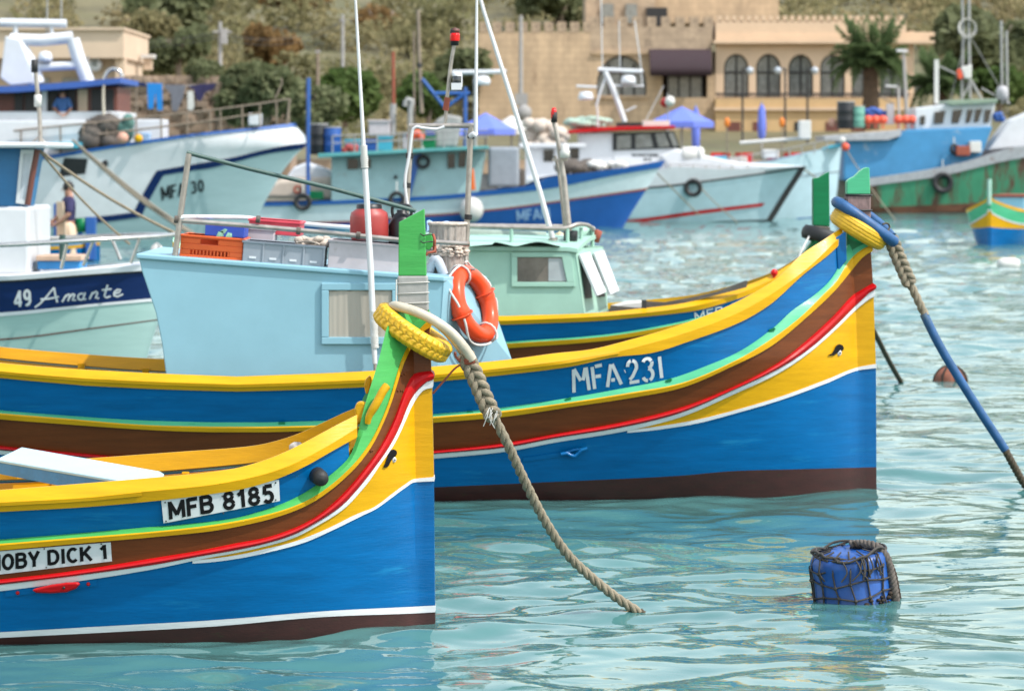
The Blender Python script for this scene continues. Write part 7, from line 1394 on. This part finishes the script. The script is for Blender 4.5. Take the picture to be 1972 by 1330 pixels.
for x in (1290, 1310, 1335, 1360, 1385, 1410, 1440): pt(tX, 'stanchion', [(x, 318), (x, 345 - (x - 1290) * .09)], yX - .9, .018, M['chrome'])
pt(tX, 'rail', [(1290, 316), (1360, 318), (1440, 328)], yX - .9, .018, M['chrome'])
# radar scaffold above the red roof
for nm, pts, r in (('mast_leg', [(1165, 138), (1182, 175), (1203, 235)], .09), ('mast_leg', [(1170, 140), (1155, 180), (1148, 205)], .04), ('radar_bar', [(1152, 134), (1238, 138)], .07), ('cross_bar', [(1180, 165), (1240, 166)], .03), ('whip', [(1160, 130), (1157, -30)], .018), ('whip', [(1194, 130), (1192, 40)], .015), ('whip', [(1237, 165), (1232, 110), (1222, 40)], .018), ('cross_bar', [(1110, 166), (1150, 168)], .04), ('brace', [(1205, 215), (1225, 205)], .03), ('stay', [(1245, 230), (1278, 165)], .012), ('side_post', [(1150, 205), (1152, 245)], .03)): pt(tX, nm, pts, yX, r, M['whitehull'])
for x, y, r_ in ((1210, 152, .22), (1128, 183, .22)): m = MB(); m.lathe([(0, 0), (r_, 0), (r_ * 1.05, r_ * .4), (r_ * .8, r_ * 1.1), (0, r_ * 1.2)], LT(W(x, y + 10, yX)), 16); part('radar_dome', m, M['whitehull'], tX)
t = thing('net_pile', 'pale green net pile on the roof left of the red roof', 'net', W(1120, 248, yX + 2)); m = MB(); [m.ball(W(rd.uniform(1085, 1165), rd.uniform(228, 246), yX + 2 + rd.uniform(-.3, .5)), .16, (1.5, 1, .7), 8, 6, .1) for _ in range(26)]; part('netting', m, paint('pale green net', (.36, .48, .40), rough=.95, var=.25), t)
t = thing('net_pile', 'pinkish white net and buoy pile behind the white cabin', 'net', W(1040, 285, yX + 3)); m = MB(); [m.ball(W(rd.uniform(1015, 1090), rd.uniform(235, 285), yX + 3 + rd.uniform(-.3, .5)), .2, (1.1, 1, .9), 8, 6, .1) for _ in range(40)]; part('netting', m, M['net'], t)
m = MB(); m.ball(W(1290, 195, 112), .18, n=12, m=8); solo('buoy', m, M['umbw'], 'white buoy hung above the wide blue parasol', 'buoy'); m = MB(); m.ball(W(1281, 198, 112.4), .17, n=12, m=8); solo('buoy', m, M['red'], 'red buoy hung beside the white one above the blue parasol', 'buoy')
pole('buoy_pole', 'thin pole carrying the red and white buoys', 'pole', 1286, 180, 330, 112.2, .03, M['pole'])

# --- pale blue boat behind, bow towards the green trawler
Lq = Hull(1606, 421, R(3), [(1604, 432), (1606, 421), (1614, 350), (1621, 280)], 1.8, 2.4, .30, .85, .05, .04, 2.2, 9.5, False)
tL = thing('fishing_boat', 'pale blue open boat with tall upright bow next to the green trawler', 'boat', Lq.P(4, 0, 0))
lc_ = {k: Lq.curve(v) for k, v in dict(bb=[(1250, 432), (1500, 422), (1606, 415)], g0=[(1250, 370), (1400, 362), (1560, 338), (1618, 331)], g1=[(1250, 368), (1400, 360), (1560, 336), (1618, 329)], ct=[(1250, 338), (1400, 322), (1500, 308), (1560, 294), (1621, 280)]).items()}
Lq.strip('bottom_paint', lin(flatz(-.5), lc_['bb'], 3), M['royal'], tL); Lq.strip('hull', lin(lc_['bb'], lc_['g0'], 5), M['icehull'], tL); Lq.strip('grey_line', lin(lc_['g0'], lc_['g1'], 1, .02, .02), M['grey_p'], tL); Lq.strip('topside', lin(lc_['g1'], lc_['ct'], 5), M['icehull'], tL); deck(Lq, tL, lc_['ct'], M['bluetarp'], .3); yL = Lq.O.y
pt(tL, 'rail', [(1400, 305), (1500, 290), (1600, 268)], yL - .9, .02, M['pole']); [pt(tL, 'stanchion', [(x, 305 - (x - 1400) * .18), (x, 330 - (x - 1400) * .2)], yL - .9, .018, M['pole']) for x in range(1400, 1600, 24)]
m = MB(); m.pprism([(1585, 287), (1600, 280), (1622, 277), (1622, 283)], yL - .5, .9); solo('awning', m, M['cyan_p'], 'small light blue cover on the tall pale bow', 'cover'); m = MB(); m.ball(W(1628, 283, yL - .6), .13, n=12, m=8); solo('buoy', m, M['peach'] if False else M['orangefloat'], 'red round buoy hanging off the tall pale bow', 'buoy'); m = MB(); m.ball(W(1622, 270, yL - .6), .10, n=12, m=8); solo('buoy', m, M['umbw'], 'small white buoy above the red one on the tall pale bow', 'buoy')
m = MB(); [m.ball(W(1452 + rd.uniform(-14, 16), 333 + rd.uniform(-8, 6), yX + .5), .14, (1.2, 1, .8), 8, 6, .15) for _ in range(16)]; solo('net_heap', m, M['net'], 'tan rope and net heap at the bow of the red roofed boat', 'net'); m = MB(); m.ball(W(1418, 332, yX - .3), .14, n=12, m=8); solo('buoy', m, M['orangefloat'], 'orange red buoy on the foredeck left of the tan net heap', 'buoy')
pt(tL, 'boom', [(1425, 275), (1560, 265)], yL + 1, .06, M['umbw']); [solo_pb('deck_box', x0, y0, x1, y1, yL + .4, .6, M[mk], lb, 'box') for x0, y0, x1, y1, mk, lb in ((1375, 300, 1400, 326, 'cyan_p', 'light blue box at the left end of the pale boat'), (1405, 302, 1440, 322, 'net', 'pinkish box on the pale boat behind the rail'), (1470, 288, 1500, 305, 'umbw', 'white box in the middle of the pale boat'), (1540, 232, 1562, 268, 'umbw', 'pale upright box behind the pale boat'))]
for i, (x, y, lab) in enumerate([(1400, 232, 'orange flag float on a stick left of the folded blue parasol'), (1506, 233, 'orange flag float on a stick right of the folded blue parasol')]):
    t = thing('marker_float', lab, 'marker', W(x, 300, 111), 'orange marker floats'); pt(t, 'stick', [(x, 320), (x, 245)], 111, .025, M['polewood']); m = MB(); m.ball(W(x, 236, 111), .10, (1, .6, 1.8), 12, 8); part('flag', m, paint('orange paddle %d' % i, (.82, .22, .02), rough=.5), t)

# --- rusty green trawler with sky blue deckhouse
T = Hull(2350, 408, R(0), [(2340, 420), (2350, 408), (2380, 330), (2400, 260)], 2.2, 3.0, .3, .9, .05, .04, 2.2, 13.2, False)
tT = thing('trawler', 'rusty green trawler with sky blue deckhouse and white wheelhouse at the right', 'boat', T.P(8, 0, 0))
tc_ = {k: T.curve(v) for k, v in dict(ru=[(1500, 406), (1640, 401), (1720, 398), (1972, 386), (2345, 362)], gt=[(1500, 368), (1640, 362), (1705, 354), (1800, 341), (1946, 308), (2372, 250)], rt=[(1500, 350), (1640, 346), (1740, 334), (1850, 314), (1946, 286), (2390, 225)]).items()}
T.strip('bottom_paint', lin(flatz(-.5), tc_['ru'], 3), M['rustred'], tT); T.strip('hull', lin(tc_['ru'], tc_['gt'], 6), M['rustgreen'], tT); T.strip('bulwark_rail', [(tc_['gt'], tc_['rt'], 0, 0), (tc_['gt'], tc_['rt'], 0, .06), (tc_['gt'], tc_['rt'], 1, .06), (tc_['gt'], tc_['rt'], 1, -.15)], M['wornrail'], tT); deck(T, tT, tc_['rt'], M['pole'], .3); transom(T, tT, flatz(-.4), tc_['rt'], M['rustgreen']); yT = T.O.y
pp(tT, 'deckhouse', [(1625, 268), (1725, 268), (1745, 250), (1912, 244), (1890, 300), (1845, 320), (1740, 338), (1625, 348)], yT - 1.4, 3.0, M['sheerblue'], .05); pp(tT, 'roof_slab', [(1586, 262), (1735, 250), (1735, 262), (1710, 270), (1590, 272)], yT - 1.7, 3.4, M['wornrail'], .02)
pp(tT, 'wheelhouse', [(1762, 208), (1830, 200), (1918, 196), (1908, 246), (1762, 250)], yT - 1.0, 2.2, M['whitehull'], .05); pp(tT, 'wheelhouse_roof', [(1822, 198), (1830, 193), (1920, 190), (1922, 198), (1830, 203)], yT - 1.3, 2.8, paint('grey green roof', (.28, .36, .27), rough=.8), .02)
for pts in ([(1800, 216), (1821, 213), (1816, 238), (1798, 239)], [(1835, 213), (1854, 211), (1846, 237), (1832, 238)], [(1863, 212), (1874, 211), (1868, 236), (1859, 237)], [(1879, 211), (1892, 210), (1884, 235), (1875, 236)], [(1897, 212), (1910, 211), (1904, 236), (1894, 237)], [(1772, 224), (1782, 223), (1781, 240), (1772, 241)]): pp(tT, 'window', pts, yT - 1.05, .1, M['glass'])
drum_at(1629, 195, 249, yT - .9, M['black_p'], 'black barrel on the roof slab of the green trawler'); drum_at(1652, 204, 246, yT - .9, M['seagreen'] if False else paint('faded green barrel', (.14, .36, .28), rough=.6), 'faded green barrel beside the black one on the trawler')
for i, (x, lab) in enumerate([(1672, 'first'), (1686, 'second'), (1700, 'third'), (1730, 'fourth'), (1744, 'fifth'), (1756, 'last')]):
    m = MB(); m.ball(W(x, 231, yT - .9), .17, (1, 1, .95), 12, 8); m.tube([W(x, 242, yT - .9), W(x, 246, yT - .9)], .05, 6); solo('buoy', m, M['orangefloat'], f'bright orange buoy on the trawler roof, {lab} of the row right of the barrels', 'buoy', group='orange buoys in a row on the trawler')
m = MB(); m.ball(W(1603, 236, yT - .7), .15, n=12, m=8); solo('buoy', m, M['peach'], 'faded pink buoy left of the black barrel on the trawler', 'buoy'); m = MB(); [m.ball(W(1683 + rd.uniform(-18, 18), 214 + rd.uniform(-4, 6), yT - .4), .14, (1.3, 1, .7), 8, 6, .1) for _ in range(12)]; solo('tarpaulin', m, M['visor'], 'crumpled blue tarpaulin heaped on top of the orange buoys', 'tarpaulin')
pb(tT, 'funnel', 1708, 200, 1722, 240, yT - .6, .25, M['wornrail']); pb(tT, 'roof_post', 1800, 115, 1808, 200, yT - .4, .14, M['umbw']); pt(tT, 'boom', [(1695, 186), (1722, 200)], yT - .5, .03, M['polewood'])
for nm, pts, r in (('mast', [(1852, 200), (1855, 60), (1852, -30)], .05), ('mast', [(1868, 190), (1866, 70), (1866, -30)], .055), ('boom', [(1805, 126), (1848, 146)], .03), ('stay', [(1870, 155), (1892, 195)], .05), ('stay', [(1868, 160), (1850, 196)], .04), ('mast', [(1930, 200), (1928, 40)], .05), ('mast', [(1940, 200), (1938, 60)], .05), ('stay', [(1890, 170), (1945, 200)], .03), ('stay', [(1860, 70), (1830, 195)], .012), ('stay', [(1868, 70), (1938, 190)], .012)): pt(tT, nm, pts, yT - .2, r, M['pole'])
m = MB(); [m.lathe([(.27 + .02 * k, -.02), (.29 + .02 * k, 0), (.27 + .02 * k, .02)], axisM(W(1863, 52 + k, yT - .3 - .03 * k), (.25, -1, .1)), 22, True) for k in range(4)]; solo('rope_coil', m, M['white_cord'], 'pale rope coil hung high on the trawler mast', 'rope'); t = thing('flag', 'red and white flag bundle tied to the trawler mast', 'flag', W(1858, 160, yT - .4)); pp(t, 'white_cloth', [(1850, 130), (1872, 124), (1871, 152), (1858, 152)], yT - .4, .12, M['umbw'], .04); pp(t, 'red_cloth', [(1842, 136), (1851, 131), (1856, 151), (1846, 154)], yT - .38, .12, M['orangefloat'], .04)
m = MB(); m.lathe([(0, 0), (.2, 0), (.22, .3), (.15, .45), (0, .5)], LT(W(1930, 192, yT - .2)), 14); part('mast_head_box', m, M['wornrail'], tT)
hung_tyre(T.on(1816, 352, .14), (0, -1, .05), .36, 'large black tyre fender on the rusty green hull'); solo_pb('crate', 1842, 281, 1868, 300, yT - 1.9, .5, M['redcord'], 'red crate on the rail of the green trawler', 'crate'); solo_pb('bucket', 1868, 272, 1890, 294, yT - 1.8, .5, M['umbw'], 'white tub beside the red crate on the green trawler', 'tub'); hung_tyre(W(1838, 288, yT - 1.7), (.8, -1, .2), .2, 'black tyre lying behind the red crate on the trawler'); pp(tT, 'bow_bulwark', [(1902, 290), (1946, 232), (1990, 214), (2100, 200), (2100, 280), (1946, 285)], yT - .9, 1.6, M['whitehull'], .05)
m = MB(); [m.ball(W(1923 + rd.uniform(-8, 8), 225 + rd.uniform(-6, 10), yT - 1.0), .12, n=9, m=6) for _ in range(5)]; solo('float_heap', m, M['drum'], 'blue floats beside the trawler wheelhouse', 'floats')
m = MB(); m.tube([W(1628 + (1725 - 1628) * k / 10, 285 + (425 - 285) * k / 10 + 6 * math.sin(math.pi * k / 10), yL - .5 + (wl(425) - yL + .5) * k / 10) for k in range(11)], .02, 5); solo('mooring_rope', m, M['rope'], 'pale rope from the tall pale bow down past the green hull', 'rope'); m = MB(); m.tube([W(1548 + (1590 - 1548) * k / 8, 326 + 30 * k / 8, yX + .1 + k * .1) for k in range(9)], .025, 5); solo('mooring_rope', m, M['rope'], 'short tan rope at the black bow edge of the red roofed boat', 'rope')
m = MB(); m.tube([W(1330 + (1420 - 1330) * k / 10, 340 + (428 - 340) * k / 10 + 4 * math.sin(math.pi * k / 10), yX - 1.2 - k * .2) for k in range(11)], .018, 5); solo('mooring_rope', m, M['rope'], 'thin rope crossing the tyre fender of the red roofed boat down to the water', 'rope')

# --- small painted boat seen bow on at the right edge
D = Hull(1906, 474, 0.0, [(1906, 480), (1906, 474)], .72, .40, .45, .7, .04, .05, .65, 4.2)
D.yaw = R(-110); D.a = Vector((math.cos(D.yaw), math.sin(D.yaw), 0)); D.n = Vector((math.sin(D.yaw), -math.cos(D.yaw), 0)); D.sz = [0, 1.5]; D.sx = [0, .02]
tD = thing('fishing_boat', 'small painted boat with yellow bow panel seen bow on at the right edge', 'boat', D.P(2, 0, 0), 'painted wooden fishing boats')
zf = lambda a, b_, tau=.5: (lambda s: a + (b_ - a) * math.exp(-min(s, D.Lb - s) / tau))
d0, d1, d2, d3, d4 = zf(.36, .42, .3), zf(.44, .76, .24), zf(.60, .95, .26), zf(.70, 1.03, .28), zf(.76, 1.08, .3)
for nm, a, b_, mk, off in (('hull', flatz(-.3), d0, 'blue', 0), ('bow_panel', d0, d1, 'yellow', 0), ('white_line', d1, lambda s: d1(s) + .03, 'white', .01), ('strake', lambda s: d1(s) + .03, d2, 'seagreen', 0), ('strake', d2, d3, 'blue', 0), ('gunwale', d3, d4, 'yellow', .01)): D.strip(nm, lin(a, b_, 4, off, off), M[mk] if nm != 'strake' else M['seagreen'], tD, n=60)
deck(D, tD, d3, M['cabin'], .05); m = MB(); m.tube([D.P(0, 0, .9), D.P(0, 0, 1.05), D.P(.02, 0, 1.46)], .045, 6); part('stem_post', m, paint('pale green post', (.40, .62, .52), rough=.5), tD)
m = MB(); c = D.P(2.2, 0, .9); m.box(c + Vector((.12, 0, -.12)), (.7, 1.2, .55), rz=R(-20)); part('cabin', m, M['cabin'], tD, .03); m = MB(); m.box(c + Vector((.12, 0, .18)), (.75, 1.3, .05), rz=R(-20)); part('cabin_roof', m, M['pink_p'] if False else M['redcord'], tD)
m = MB(); m.ball(G(1923, 470) + Vector((0, 0, .12)), .10, (1, 1, 1.3), 12, 8); solo('float', m, M['umbw'], 'small white float under the bow of the little painted boat', 'float'); m = MB(); m.ball(G(1925, 470) + Vector((.0, .05, .30)), .06, n=10, m=6); solo('float', m, M['redlamp'], 'small red float above the white one at the little painted boat', 'float')
